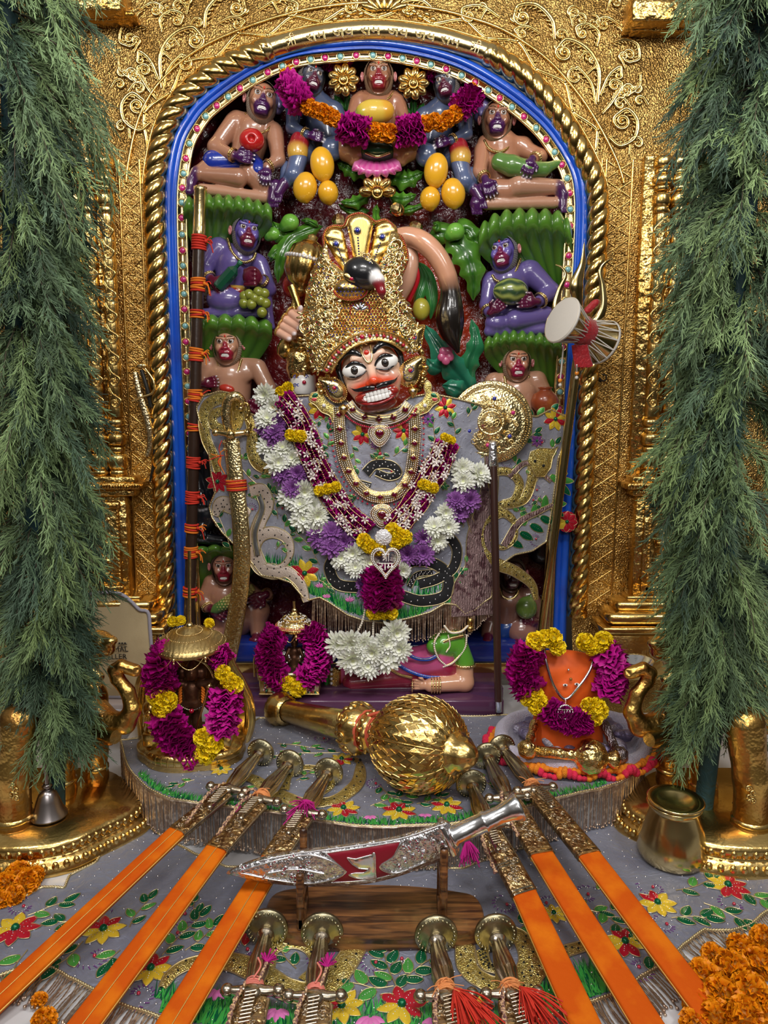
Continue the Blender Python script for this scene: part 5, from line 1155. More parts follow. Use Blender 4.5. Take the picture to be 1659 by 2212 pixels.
# peacock head
F=Fig(k=5,vox=1.3);F.ell((784,590,-.238),(43,34,35),(.01,.01,.012),rot=15);F.ell((770,604,-.228),(28,26,24),(.01,.01,.012));F.chain([(806,596,-.255),(817,603,-.268)],[17,14],(.85,.83,.82));F.chain([(818,612,-.27),(824,630,-.272),(826,648,-.262)],[13,9,2],(.22,.008,.015))
pk=CR.part(F.mesh(),'peacock_head',PAINT,'black bird head with white and red beak')
mb=MB();mb.ball(P(757,600,-.262),(.020,.004,.009),0,16,8,R=rotm('Y',.5));mb.ball(P(760,602,-.265),(.006,.004,.005),1,12,8,R=rotm('Y',-.4));CR.part(mb,'bird_eye',[GOLD,RUBY],parent=pk)
mb=MB();F2=Fig(k=4,vox=1.5);F2.ell((757,624,-.228),(36,24,24),(0,0,0));m2=F2.mesh();m2.hasc=False;nk=CR.part(m2,'neck',GOLD)
g=A([(x,y) for x in range(728,790,8) for y in range(606,646,8)],float);g[:,0]+=((g[:,1]/8).astype(int) % 2)*4;g=g[np.hypot((g[:,0]-757)/33,(g[:,1]-624)/21)<1]
yy=-.228-.0315*np.sqrt(np.clip(1-((g[:,0]-757)/36)**2-((g[:,1]-624)/24)**2,0,1));mb.balls(P(g[:,0],g[:,1],yy),.0019,0,6,4);CR.part(mb,'neck_stones',SAPH,parent=nk)
mb=MB();a=np.linspace(.1,PI-.1,26);mb.balls(P(757+36*np.cos(a),626+22*np.sin(a),-.236),.0032,0,7,5);mb.balls(P(757+36*np.cos(a),626+22*np.sin(a),-.239),.002,1,6,4);CR.part(mb,'neck_collar',[GOLDL,RUBY])
mb,ms=filigree([(778,540),(800,552),(806,572),(794,580),(782,566)],lambda x,y:-.235-.02*np.clip(1-((y-545)/60.),0,1)*0-.012,16,9,5,10,cols=(SAPH,DIAM));CR.part(mb,'bird_crest',ms)
# ============================================================ embroidery kit
E_M=[mat('satin_red',(.50,.01,.03),.3,.3,('noise',200,.5,.001)),mat('satin_yellow',(.80,.56,.04),.3,.3,('noise',200,.5,.001)),
       mat('satin_green_dark',(.0,.12,.045),.28,.35,('noise',200,.5,.001)),mat('satin_green_light',(.07,.34,.06),.3,.3,('noise',200,.5,.001)),
       mat('gold_thread',(.72,.60,.34),.35,.9),mat('purple_thread',(.16,.03,.22),.6),mat('silver_bead',(.75,.76,.80),.12,.9),mat('pink_thread',(.66,.17,.45),.45),
       mat('black_velvet',(.008,.008,.010),.85),mat('gold_sequin',(.62,.48,.14),.3,.85,[('vor',420,1,.002)],(160,(.9,.8,.4),.5,.7)),mat('bark_silk',(.34,.22,.22),.5,.1,('wave',45,1,.004),(50,(.12,.05,.06),.5,.6)),
       RUBY,mat('grass_thread',(.05,.42,.07),.4,.2),mat('light_beige_thread',(.55,.45,.38),.5,.2,('vor',300,.8,.001)),DIAM]
RED_,YEL,GD,GL,GT,PU,SB,PK,BV,GS,BK,RB,GR_,BE,DI=range(15)
def petal(mb,M,c,ang,L,w0,m,off=.0015,outline=True,tip=0.0):
    d=A([math.cos(ang),math.sin(ang)]);n_=A([-d[1],d[0]]);u=np.linspace(.12,1,7);wd=w0*np.sin(PI*np.clip((u-.05)/.96,0,1)**(.8+tip))**.7;v=np.linspace(-1,1,5)
    X=c[0]+d[0]*u[:,None]*L+n_[0]*wd[:,None]*v;Y=c[1]+d[1]*u[:,None]*L+n_[1]*wd[:,None]*v
    g=M(X,Y,off+.0022*(1-v[None]**2)*np.sin(PI*u[:,None])+0*X);mb.grid(g,m)
    if outline:
        o=np.concatenate([np.c_[X[:,0],Y[:,0]],np.c_[X[:,-1],Y[:,-1]][::-1]]);mb.tube(M(o[:,0],o[:,1],off),.0009,4,GT,closed=True)
def eflower(mb,M,c,r,cols,a0=0,n=8,sq=.27):
    for k in range(n):petal(mb,M,c,a0+k/n*2*PI,r,r*sq,cols[k % len(cols)])
    q=[(c[0]+math.cos(a0+k/n*2*PI)*r*s_,c[1]+math.sin(a0+k/n*2*PI)*r*s_) for k in range(n) for s_ in (.34,.48,.62)];q=A(q);mb.balls(M(q[:,0],q[:,1],.0036),.0011,SB,5,3)
    mb.balls([M(c[0],c[1],.004)],r*.0013*.18,GD,10,6);a=np.arange(8)*PI/4;mb.balls(M(c[0]+np.cos(a)*r*.2,c[1]+np.sin(a)*r*.2,.003+0*a),.0013,SB,5,3)
def eleaf(mb,M,a,b,w0,m=GD):
    a,b=A(a,float),A(b,float);L=np.hypot(*(b-a));ang=math.atan2(b[1]-a[1],b[0]-a[0]);petal(mb,M,a,ang,L,w0,m,tip=.1);t=np.linspace(.3,.75,5);q=a+(b-a)*t[:,None];mb.balls(M(q[:,0],q[:,1],.0040+0*t),.0009,SB,5,3)
def sprig(mb,M,a,b,n=5,s=14,seed=0,gl=.5):
    r=np.random.RandomState(seed);p=resample(spline([a,(A(a)+A(b))/2+r.uniform(-6,6,2),b],6),20);mb.tube(M(p[:,0],p[:,1],.001),.0012,5,GT);t=nrm(np.gradient(p,axis=0))
    for k in range(n):
        i=int((k+.6)/n*19);sd=1 if k % 2 else -1;an=math.atan2(t[i][1],t[i][0])+sd*.75;e=p[i]+s*A([math.cos(an),math.sin(an)]);eleaf(mb,M,p[i],e,s*.26,GL if r.rand()<gl else GD)
    e=p[-1]+s*t[-1];eleaf(mb,M,p[-1],e,s*.26,GD)
def ecurl(mb,M,c,r,a0=0,sgn=1):
    sp=spiral(c,r,.85,a0,16,sgn);sp[:,1]=c[1]+(sp[:,1]-c[1]);mb.balls(M(sp[:,0],sp[:,1],.0015),.0013,SB,5,3)
    for k in range(0,13):
        q=sp[k];d=nrm(q-A(c)+A([.001,0]));d2=nrm(d+.8*nrm(sp[k+1]-sp[k]));e=q+d2*r*.33;mb.tube(M(A([q[0],e[0]]),A([q[1],e[1]]),A([.001,.001])),.0008,3,PU)
    mb.balls([M(c[0],c[1],.003)],.0034,RB,8,5)
def dots(mb,M,poly,step,seed=0,r=.0014,avoid=None):
    R_=np.random.RandomState(seed);lo,hi=A(poly).min(0),A(poly).max(0);X,Y=np.meshgrid(np.arange(lo[0],hi[0],step),np.arange(lo[1],hi[1],step));g=np.stack([X.ravel()+R_.uniform(-.3,.3,X.size)*step,Y.ravel()+R_.uniform(-.3,.3,X.size)*step],1)
    g=g[inside(g,A(poly))];mb.balls(M(g[:,0],g[:,1],.0008),r,SB,6,4)
def grass(mb,M,path,h,n,seed=0,cols=(GR_,GL,GD),lean=.3,up=(0,-1)):
    R_=np.random.RandomState(seed);p=resample(path,n);V_=[];col=[]
    for m in cols:
        k=R_.rand(n)<1.2/len(cols);q=p[k]+R_.uniform(-3,3,(k.sum(),2));hh=h*R_.uniform(.45,1.15,k.sum());ln_=R_.uniform(-lean,lean,k.sum())
        a=M(q[:,0]-1.2,q[:,1],.001);b=M(q[:,0]+1.2,q[:,1],.001);c=M(q[:,0]+hh*ln_+up[0]*hh,q[:,1]+up[1]*hh,.0022);v=np.stack([a,b,c],1).reshape(-1,3);mb.add(v,np.arange(len(v)).reshape(-1,3),m)
def lotus(mb,M,c,r):
    for a in (-2.6,-2.2,-1.57,-.94,-.54):petal(mb,M,c,a,r,r*.22,PK,outline=False)
def esnake(mb,M,path,w0,m=GS,spots=BV,edge=GT,off=.002,step=4,bul=.003,n=90):
    p=resample(spline(path,8),n);ww=(w0(np.linspace(0,1,n)) if callable(w0) else float(w0))+np.zeros(n);t=nrm(np.gradient(p,axis=0));nn=np.stack([t[:,1],-t[:,0]],1);v=np.linspace(-1,1,7)
    X=p[:,None,0]+nn[:,None,0]*ww[:,None]/2*v;Y=p[:,None,1]+nn[:,None,1]*ww[:,None]/2*v;mb.grid(M(X,Y,off+bul*(1-v**2)[None]+0*X)[:,::-1],m)
    for s in (0,-1):mb.tube(M(X[:,s],Y[:,s],off),.0016,5,edge)
    if spots is not None:
        for i in range(4,n-4,4):
            sd=((i//4) % 3-1)*.45;c=p[i]+nn[i]*ww[i]/2*sd;d=t[i]*ww[i]*.13;mb.ball(M(c[0],c[1],off+bul+.0002),(.0022,.0012,.0022),spots,7,4)
def fringe(mb,pts,L,r=.0011,sag=.12,seed=0,m=0,n=9,down=(0,0,-1),floor=None):
    R_=np.random.RandomState(seed);k=len(pts);pts=A(pts);t=np.linspace(0,1,n*2);Ls=(L if np.ndim(L) else np.full(k,L))*R_.uniform(.88,1.05,k);sw=R_.uniform(-1,1,(k,2))*sag*Ls[:,None]*.35
    th=np.arange(5)/5*2*PI;rr=r*(.75+.35*(np.arange(n*2) % 2));c=pts[:,None]+A(down)[None,None]*Ls[:,None,None]*t[None,:,None]
    c[...,0]+=sw[:,0:1]*np.sin(t*2.4)[None];c[...,1]+=sw[:,1:2]*np.sin(t*2)[None]*.5
    if floor is not None:c[...,2]=np.maximum(c[...,2],floor)
    ring_=np.stack([np.cos(th),np.sin(th),np.zeros(5)],-1);g=c[:,:,None]+rr[None,:,None,None]*ring_[None,None]
    nt_=n*2;I,J=np.meshgrid(np.arange(nt_-1),np.arange(5),indexing='ij');J2=(J+1) % 5;f=np.stack([I*5+J,(I+1)*5+J,(I+1)*5+J2,I*5+J2],-1).reshape(-1,4);f=(f[None]+(np.arange(k)*nt_*5)[:,None,None]).reshape(-1,4)
    mb.add(g.reshape(-1,3),f,m);mb.balls(c[:,-1],r*1.9,m,5,4);return mb
BEADF=mat('bronze_bead',(.42,.30,.22),.3,.75,None,(90,(.75,.62,.5),.5,.62))
SILK=mat('grey_blue_silk',(.235,.25,.33),.42,.35,[('silk',22,.55,.012),('noise',120,.2,.001)],(9,(.17,.18,.25),.45,.65),sheen=.3)
SILKW=mat('grey_satin',(.37,.38,.46),.42,.3,[('silk',26,.4,.006)],(14,(.27,.28,.36),.45,.65),sheen=.3)

# ------------------------------------------------------------ the robe of the statue
def RY(x,y):
    x=np.asarray(x,float);y=np.asarray(y,float);g=np.clip(1-((x-818)/410)**2,0,1)**.8
    return -.045-.125*g-.035*np.clip((y-1100)/250,0,1)*g+.0035*smooth_noise(x,y,5,.035)
def RM(x,y,off=0):return P(x,y,RY(x,y)-off)
robe_o=[(430,905),(424,880),(440,855),(475,845),(512,852),(528,888),(556,900),(590,866),(640,856),(700,852),(745,862),(770,884),(815,892),(860,880),(885,858),(930,850),(990,862),(1100,890),(1160,900),(1190,884),(1222,900),(1226,935),(1206,990),(1200,1040),(1192,1100),(1180,1170),
          (1150,1190),(1112,1198),(1078,1222),(1066,1260),(1062,1290),(1046,1300),(1025,1318),(1005,1326),(984,1306),(960,1304),(930,1322),(880,1336),(830,1345),(785,1340),(750,1328),(712,1302),(690,1290),(668,1296),(655,1290),(628,1258),(598,1248),(565,1243),(540,1210),(510,1180),(480,1150),(458,1118),(452,1095),(466,1060),(456,1020),(452,980),(446,940)]
RB_=Thing('robe','silver grey embroidered robe with appliqued snakes, flowers and a tree, draped over the statue','robe',P(818,1340,-.15))
mb=MB();sheet(mb,robe_o,lambda x,y,d:RM(x,y),9,back=lambda x,y,d:RM(x,y,-.012));RB_.part(mb,'silk_cloth',SILKW)
ro=resample(A(robe_o+robe_o[:1],float),420);mb=MB();mb.tube(RM(ro[:,0],ro[:,1],.002),.0028,6);mb.balls(RM(ro[::1,0],ro[::1,1],.004),.0022,0,5,4);RB_.part(mb,'beaded_edge',E_M[GT])
eb=MB();M=RM
for c,r,cc,a0 in (((690,882),26,(YEL,RED_,RED_,YEL),.4),((783,938),24,(YEL,RED_,RED_,RED_,YEL),.2),((872,930),24,(RED_,RED_,YEL),0),((470,1040),26,(RED_,),.2),((658,1238),32,(RED_,YEL,YEL,RED_,RED_),-.3),((720,905),14,(PU,),0),((1200,905),26,(RED_,YEL,YEL),.5),((962,880),24,(YEL,RED_,RED_),.6),((640,985),16,(RED_,YEL),0),((810,960),12,(PU,),0),((925,1000),14,(PU,),0),((1160,952),15,(PU,),0),((925,905),16,(PU,),0)):
    eflower(eb,M,c,r,cc,a0)
for a,b,n_,s_,sd in (((745,1000),(735,940),4,18,1),((760,960),(770,1010),4,16,2),((945,990),(935,915),5,20,3),((980,960),(975,900),4,18,4),((850,985),(880,960),3,18,5),((700,980),(710,930),4,18,6),((545,960),(560,930),3,18,7),((600,1120),(585,1060),4,18,8),((630,1200),(615,1130),4,20,9),((690,1220),(640,1150),6,22,10),
                         ((1160,1040),(1200,960),5,20,11),((1120,960),(1155,935),4,20,12),((1010,900),(1020,880),2,16,13),((1130,1010),(1100,985),3,18,14),((1000,1140),(1004,1080),4,22,15),((985,1260),(1015,1210),3,20,16),((560,1050),(520,1010),3,18,17),((500,1190),(470,1110),4,20,18),((700,1100),(660,1120),3,18,19),((1010,1300),(1000,1245),4,20,20)):
    sprig(eb,M,a,b,n_,s_,sd)
# right-hand tree: trunk and branches of bark silk
esnake(eb,M,[(1022,1330),(1020,1280),(1040,1230),(1038,1160),(1052,1090),(1062,1010),(1050,950)],lambda t:78*(1-t)**1.2+20,BK,None,GT,.002)
esnake(eb,M,[(1045,1190),(1018,1130),(1006,1085)],lambda t:22-14*t,BK,None,GT,.002)
esnake(eb,M,[(1090,1180),(1120,1130),(1165,1105),(1196,1090)],lambda t:18-10*t,BK,None,GT,.003);esnake(eb,M,[(1100,1030),(1140,1000),(1190,1040)],lambda t:12-5*t,BK,None,GT,.003)
for k in range(9):a=A([1098+k*11,1165-k*8.5]);eleaf(eb,M,a,a+A([4,-36]) if k % 2 else a+A([32,18]),8,GL if k % 2 else GD)
for k in range(7):a=A([1110+k*13,1022+((k-3)**2)*1.5-12]);eleaf(eb,M,a,a+A([-2,-26]) if k % 2 else a+A([18,20]),7,GD if k % 2 else GL)
for x,y in ((1160,1058),(1152,1080),(1158,1164),(846,1018)):ecurl(eb,M,(x,y),14,1)
for (x,y,a) in [(735,922,0),(902,940,2),(610,1098,1),(545,1100,2),(800,1010,3)]:ecurl(eb,M,(x,y),15,a)
rq=np.random.RandomState(31)
for k in range(46):
    a=rq.uniform([450,880],[1190,1290])
    if not inside(a[None],A(robe_o))[0] or seg_dist(a[None],A(robe_o))[0]<22 or abs(a[0]-1040)<46 and a[1]>1150:continue
    if k % 4==3:ecurl(eb,M,a,12,rq.uniform(0,6))
    else:sprig(eb,M,a,a+rq.uniform(-34,34,2),4,rq.uniform(13,18),40+k)
# snakes: gold with dark spots left and right, beige python lower left, black with white spots in the middle
esnake(eb,M,[(470,1020),(462,985),(446,950),(440,905),(452,872),(485,860),(512,878),(512,915),(486,928),(462,918),(460,898),(480,888),(494,902)],lambda t:13+11*np.sin(PI*t)**.5,n=110)
esnake(eb,M,[(528,880),(545,930),(545,975),(560,1005),(600,1018),(640,1010)],lambda t:10+14*np.sin(PI*t)**.6)
esnake(eb,M,[(1158,1296),(1148,1262),(1112,1234),(1064,1212),(1042,1170),(1050,1128),(1085,1108),(1112,1130),(1112,1165),(1085,1184),(1060,1165)],lambda t:8+18*np.sin(PI*np.clip(t*1.3,0,1))**.6,n=110)
esnake(eb,M,[(1095,1110),(1070,1090),(1056,1050),(1068,1022),(1100,1020),(1122,1044),(1112,1080),(1085,1090),(1130,1080),(1148,1040),(1150,1008)],lambda t:15+6*t,n=110)
hd=[(1150,1016),(1140,996),(1146,976),(1166,968),(1196,970),(1206,964),(1194,988),(1190,1010),(1176,1030),(1158,1030)]
sheet(eb,hd,lambda x,y,d:M(x,y,.006+.003*np.minimum(1,d/6)),6,GS,back=lambda x,y,d:M(x,y,0));h_=A(hd+hd[:1],float);eb.tube(M(h_[:,0],h_[:,1],.006),.0016,5,GT);eb.balls(M(A([1156,1174.]),A([996,1006.]),.010),.0045,BV,8,5)
esnake(eb,M,[(662,1300),(650,1262),(620,1235),(590,1238),(560,1225),(548,1190),(560,1160),(590,1150),(620,1165),(626,1200),(605,1225),(575,1222)],lambda t:12+16*np.sin(PI*np.clip(t*1.2,0,1))**.6,BE,BV,n=110)
esnake(eb,M,[(562,1222),(548,1180),(560,1130),(578,1090),(566,1058),(540,1062)],lambda t:30-6*t,BE,BV);esnake(eb,M,[(556,1200),(550,1150),(566,1100),(560,1072)],11,SB,None,GT,.006)
esnake(eb,M,[(465,1115),(478,1088),(505,1096),(540,1110)],lambda t:6+26*np.sin(PI*t)**.5,BE,BV)
esnake(eb,M,[(900,1165),(950,1150),(985,1180),(980,1225),(945,1250),(905,1262)],22,BV,SB);esnake(eb,M,[(720,1205),(712,1230),(730,1262),(780,1268),(840,1262)],24,BV,SB)
esnake(eb,M,[(865,1255),(885,1215),(930,1215),(965,1240),(962,1285),(910,1298),(862,1285)],lambda t:24,BV,SB);esnake(eb,M,[(884,1268),(900,1242),(935,1236)],12,BV,SB)
esnake(eb,M,[(790,1022),(810,1004),(845,1005),(860,1022),(840,1030),(812,1020)],lambda t:22-8*t,BV,SB,off=.004);esnake(eb,M,[(910,1045),(905,1020),(885,1012)],22,BV,SB);esnake(eb,M,[(775,1045),(800,1052)],18,BV,SB)
# pond with reeds and lotus along the hem
pond=mat('pond_silk',(.10,.17,.22),.4,.3,('silk',20,.5,.01),(12,(.05,.16,.10),.42,.62));E_M.append(pond)
hem=[(612,1190),(660,1262),(700,1292),(750,1322),(800,1336),(850,1338),(900,1326),(950,1302),(982,1296)]
grass(eb,M,spline([(620,1250),(670,1280),(712,1296),(752,1320),(800,1332),(850,1336),(900,1326),(945,1304),(985,1296)],6),30,620,1,lean=.35)
grass(eb,M,spline([(640,1240),(720,1270),(800,1300),(900,1290),(980,1260)],6),30,160,2,(GD,GR_),.3);grass(eb,M,spline([(560,1215),(600,1218),(660,1225)],6),24,60,3,(GD,GR_),.3);grass(eb,M,spline([(880,1262),(925,1268)],6),24,40,3,(GD,GR_),.3)
for x,y in ((706,1292),(755,1300),(864,1310),(690,1270)):lotus(eb,M,(x,y),12)
dots(eb,M,robe_o,17,3)
RB_.part(eb,'embroidery',E_M,'embroidered flowers, leaves, snakes and reeds')
# fringe along the hem
hp=resample(spline([(676,1296),(690,1290),(712,1302),(750,1328),(785,1340),(830,1345),(880,1336),(930,1322),(960,1304),(984,1306),(1005,1326),(1025,1318),(1046,1300),(1062,1290)],8),150)
mb=MB();fringe(mb,RM(hp[:,0],hp[:,1],.001),np.interp(hp[:,0],[676,740,830,960,1062],[.095,.105,.06,.085,.05]),r=.0014);RB_.part(mb,'bead_fringe',BEADF)
# stiff applique flower and leaves standing out at the right edge
th=Thing('applique_flower','red and yellow embroidered flower sticking out over the blue frame, right of the robe','embroidered flower',P(1225,1127,-.04));M2=lambda x,y,off=0:P(x,y,-.045-np.asarray(off))
mb=MB();a=np.linspace(0,2*PI,25)[:-1];sheet(mb,np.c_[1225+22*np.cos(a),1127+23*np.sin(a)],lambda x,y,d:M2(x,y,0),6,RED_,back=lambda x,y,d:M2(x,y,-.003));th.part(mb,'backing',E_M);mb=MB();eflower(mb,M2,(1225,1127),23,(RED_,RED_,RED_,YEL,YEL,RED_,RED_,RED_),.1,sq=.36);th.part(mb,'petals',E_M)
th=Thing('applique_leaves','green embroidered leaf sprigs sticking out over the blue frame above the embroidered flower','embroidered leaves',P(1215,1060,-.04));mb=MB()
for a,b in (((1200,1030),(1226,1022)),((1204,1036),(1240,1040)),((1206,1042),(1232,1070)),((1202,1048),(1214,1070)),((1196,1090),(1224,1088)),((1198,1096),(1210,1080)),((1180,1100),(1196,1120)),((1190,890),(1206,872)),((1150,905),(1140,880)),((1160,900),(1176,880))):eleaf(mb,M2,a,b,7,GD if a[0] % 4 else GL);mb.tube(M2(A([a[0]-14,a[0]]),A([a[1]+4,a[1]]),0),.0015,5,GT)
th.part(mb,'leaves',E_M)
# shoulder ornaments
for x,s,lb in ((690,1,'left'),(928,-1,'right')):
    th=Thing('shoulder_ornament','flat gold embroidered bird shaped ornament on the %s shoulder of the robe' % lb,'ornament',P(x,905,-.16),'shoulder ornaments');yf=-.175
    poly=spline([(x+s*6,822),(x+s*12,838),(x+s*8,852),(x+s*18,868),(x+s*34,880),(x+s*36,905),(x+s*28,912),(x+s*22,898),(x+s*4,890),(x-s*8,876),(x-s*22,866),(x-s*18,850),(x-s*4,846),(x-s*4,832)],4,True);mb=MB()
    sheet(mb,poly,lambda X,Y_,d:P(X,Y_,yf-.004*np.minimum(1,d/5)),5,GS,back=lambda X,Y_,d:P(X,Y_,yf+.006));q=np.r_[poly,poly[:1]];mb.tube(P(q[:,0],q[:,1],yf),.0018,5,GT);Ms=lambda X,Y_,off=0:P(X,Y_,yf-.003-np.asarray(off));mb.balls([P(x+s*10,876,yf-.005)],.006,DI,10,6);eleaf(mb,Ms,(x-s*2,850),(x-s*16,858),5,GD);eleaf(mb,Ms,(x-s*4,862),(x-s*18,864),4,RED_);th.part(mb,'plate',E_M)

# ------------------------------------------------------------ jewellery
def stonerow(path,W,YF,label,name,cat,nd,sq=True,pend=False,dep=.006):
    th=Thing(name,label,cat,P(*path[len(path)//2][:2],-.2));p=resample(spline(path,10),120);mb=MB()
    g=np.stack([P(*offset(p,o).T,YF(*offset(p,o).T)-dy) for o,dy in ((-W/2,0),(-W/2,dep),(-W/2+2,dep+.002),(W/2-2,dep+.002),(W/2,dep),(W/2,0))],1);mb.grid(g[:,::-1],0);th.part(mb,'gold_plates',GOLD)
    mb=MB()
    for o in np.linspace(-W/2+2,W/2-2,max(3,int(W/4.2))):q=resample(offset(p,o),int(len(p)*.95));mb.balls(P(q[:,0],q[:,1],YF(q[:,0],q[:,1])-dep-.002),.00195,0,6,4)
    th.part(mb,'clear_stones',DIAM);q=resample(p,nd*2+1)[1::2];t=nrm(np.gradient(q,axis=0));
    for i in range(nd):
        mb=MB();a=math.atan2(-t[i][1],t[i][0]);c=P(q[i][0],q[i][1],YF(q[i][0],q[i][1])-dep-.004);R=rotm('Y',-a+PI/4);mb.box(c,(.0165,.005,.0165),1,R,bev=.001);mb.box(c+A((0,-.003,0)),(.012,.005,.012),0,R,bev=.0015);th.part(mb,'dark_red_stone',[mat('garnet',(.10,.0,.015),.06,coat=1),GOLD])
    if pend:
        q=resample(offset(p,W/2+6 if pend>0 else -W/2-6),46);mb=MB();mb.balls(P(q[:,0],q[:,1],YF(q[:,0],q[:,1])-.006),.0032,0,7,5);q2=resample(offset(p,(W/2+1) if pend>0 else -W/2-1),46);
        for i in range(46):mb.tube(P(A([q[i][0],q2[i][0]]),A([q[i][1],q2[i][1]]),-.004+YF(q[i][0],q[i][1])),.0009,4,1)
        th.part(mb,'bead_drops',[RUBY,GOLDL])
    return th
YJ=lambda x,y:RY(x,y)-.006
stonerow([(752,872),(770,893),(800,904),(838,905),(868,893),(884,872)],26,lambda x,y:RY(x,y)-.012,'short gold choker of clear and dark red stones under the chin','choker','necklace',5,pend=-1)
stonerow([(732,880),(734,930),(742,985),(762,1035),(792,1066),(826,1074),(860,1064),(884,1030),(893,985),(896,930),(893,880)],27,YJ,'long U shaped gold necklace with clear stones and dark red squares','stone_necklace','necklace',15,pend=-1)
def pendant(x,y,w_,h_,label,Y):
    th=Thing('pendant',label,'pendant',P(x,y+h_,Y),'stone pendants');s=float(spx(x,y,Y));R=basis((0,-1,0));a=np.linspace(0,2*PI,33)[:-1]
    sh=lambda k:[(x+w_*k*math.sin(q)*(1-.35*max(0,-math.cos(q))),y-h_*k*math.cos(q)*(.8 if math.cos(q)>0 else 1.0)) for q in a];mb=MB();sheet(mb,sh(1),lambda X,Y_,d:P(X,Y_,Y-.006*np.minimum(1,d/8)),4,back=lambda X,Y_,d:P(X,Y_,Y+.008));th.part(mb,'gold_plate',GOLD)
    mb=MB()
    for k in (.95,.78,.62,.48):q=resample(A(sh(k)+sh(k)[:1]),int(46*k));mb.balls(P(q[:,0],q[:,1],Y-.006),.0021,0,6,4)
    th.part(mb,'clear_stones',DIAM);mb=MB();q=A(sh(.32));sheet(mb,q,lambda X,Y_,d:P(X,Y_,Y-.010-.003*np.minimum(1,d/4)),3,back=lambda X,Y_,d:P(X,Y_,Y));th.part(mb,'red_drop_stone',mat('garnet',(.10,.0,.015),.06,coat=1));mb=MB();q=np.r_[q,q[:1]];mb.tube(P(q[:,0],q[:,1],Y-.008),.002,6);th.part(mb,'stone_rim',GOLD)
pendant(820,936,26,30,'drop shaped gold pendant with a red stone hanging from the choker',-.185)
pendant(825,1112,27,30,'round pendant of clear stones with a dark red drop, below the long necklace',-.19)
mb=MB();mb.tube(P(A([820,821]),A([966,976]),-.185),.0025,6);mb.ball(P(821,980,-.186),.005,1);mb.ball(P(813,990,-.186),.004,0);mb.ball(P(829,990,-.186),.004,0);solo(mb,'pendant_clasp',[GOLD,RUBY],'small gold clasp with red bead under the upper pendant','clasp')
# ============================================================ flowers and garlands
MESHC={}
def inst(key,builder,mats,name,parent,loc,R=None,s=1.0,off=(0,0,0),label=None):
    if key not in MESHC:
        o=builder().build(name,mats,parent);MESHC[key]=o.data
    else:
        o=bpy.data.objects.new(name,MESHC[key]);COL.objects.link(o);o.parent=parent
    M_=Matrix.Identity(4) if R is None else Matrix([list(map(float,r)) for r in np.asarray(R)]).to_4x4()
    o.matrix_basis=Matrix.Translation(Vector(A(loc,float)-A(off,float))) @ M_ @ Matrix.Scale(float(s),4)
    if label:o['label']=label
    return o
def mum_mesh(c1,c2,seed=0):        # chrysanthemum head, unit radius, facing +Z
    def f():
        mb=MB();r=np.random.RandomState(seed)
        for n,L,el,zb in ((22,1.0,.08,-.12),(20,.95,.32,-.04),(17,.80,.62,.04),(13,.60,.95,.12),(9,.40,1.2,.18)):
            for k in range(n):
                a=k/n*2*PI+r.uniform(-.15,.15);e=el+r.uniform(-.14,.14);LL=L*r.uniform(.85,1.08);u=A([.12,.5,.85,1.0]);rad=u*LL*math.cos(e*.8);z=zb+u*LL*math.sin(e)*.75-.10*u**3+.28*(u**2)*.4
                w_=A([.05,.085,.08,.02])*1.15;d=A([math.cos(a),math.sin(a)]);nn=A([-d[1],d[0]]);g=np.zeros((4,3,3))
                for j,v in enumerate((-1,0,1)):g[:,j,0]=d[0]*rad+nn[0]*w_*v;g[:,j,1]=d[1]*rad+nn[1]*w_*v;g[:,j,2]=z+(.035 if v else 0)
                q=(u[:,None,None]*np.ones((4,3,1)))*r.uniform(.7,1.1);mb.grid(g,0,c=(A(c2)*(1-q)+A(c1)*q).reshape(-1,3))
        mb.ball((0,0,.12),(.22,.22,.16),0,10,6,c=c2);return mb
    return f
def mari_mesh(c1,c2,seed=0,n=130):  # marigold pompon
    def f():
        mb=MB();r=np.random.RandomState(seed);mb.ball((0,0,0),.72,0,12,8,c=A(c1)*.5)
        for k in range(n):
            z=1-2*(k+.5)/n;a=k*2.39996+r.uniform(-.2,.2);d=A([math.sqrt(1-z*z)*math.cos(a),math.sqrt(1-z*z)*math.sin(a),z]);B=basis(d,r.normal(size=3));w_=r.uniform(.16,.26);h_=r.uniform(.9,1.08);g=np.zeros((3,5,3))
            for j,v in enumerate(np.linspace(-1,1,5)):
                for i,q in enumerate((.62,.86,1.0)):
                    g[i,j]=d*h_*q+B[:,0]*v*w_*(.6+.5*i)+B[:,1]*(.10*(1-v*v)*(i-.5)+.05*math.sin(v*7+k)*i)
            q=A([.0,.5,1.0])[:,None,None]*np.ones((3,5,1))*r.uniform(.7,1);mb.grid(g,0,c=(A(c2)*(1-q)+A(c1)*q).reshape(-1,3))
        return mb
    return f
def jas_mesh():
    mb=MB()
    for k in range(5):
        a=k*2*PI/5;mb.ball((math.cos(a)*.55,math.sin(a)*.55,0),(.42,.21,.08),0,8,5,R=rotm('Z',a)@rotm('Y',-.25))
    mb.ball((0,0,.03),.12,0,6,4);return mb
PET=mat('petal',rough=.5,attr=True,spec=.3);PETM=mat('rose_petal',rough=.5,attr=True,spec=.3);JAS=mat('jasmine_petal',(.78,.70,.66),.5,sss=0)
WH=((.90,.90,.88),(.68,.72,.40));PP=((.32,.12,.40),(.10,.01,.14));YE=((.95,.74,.015),(.82,.50,.0));OR=((.90,.33,.004),(.62,.14,.0))
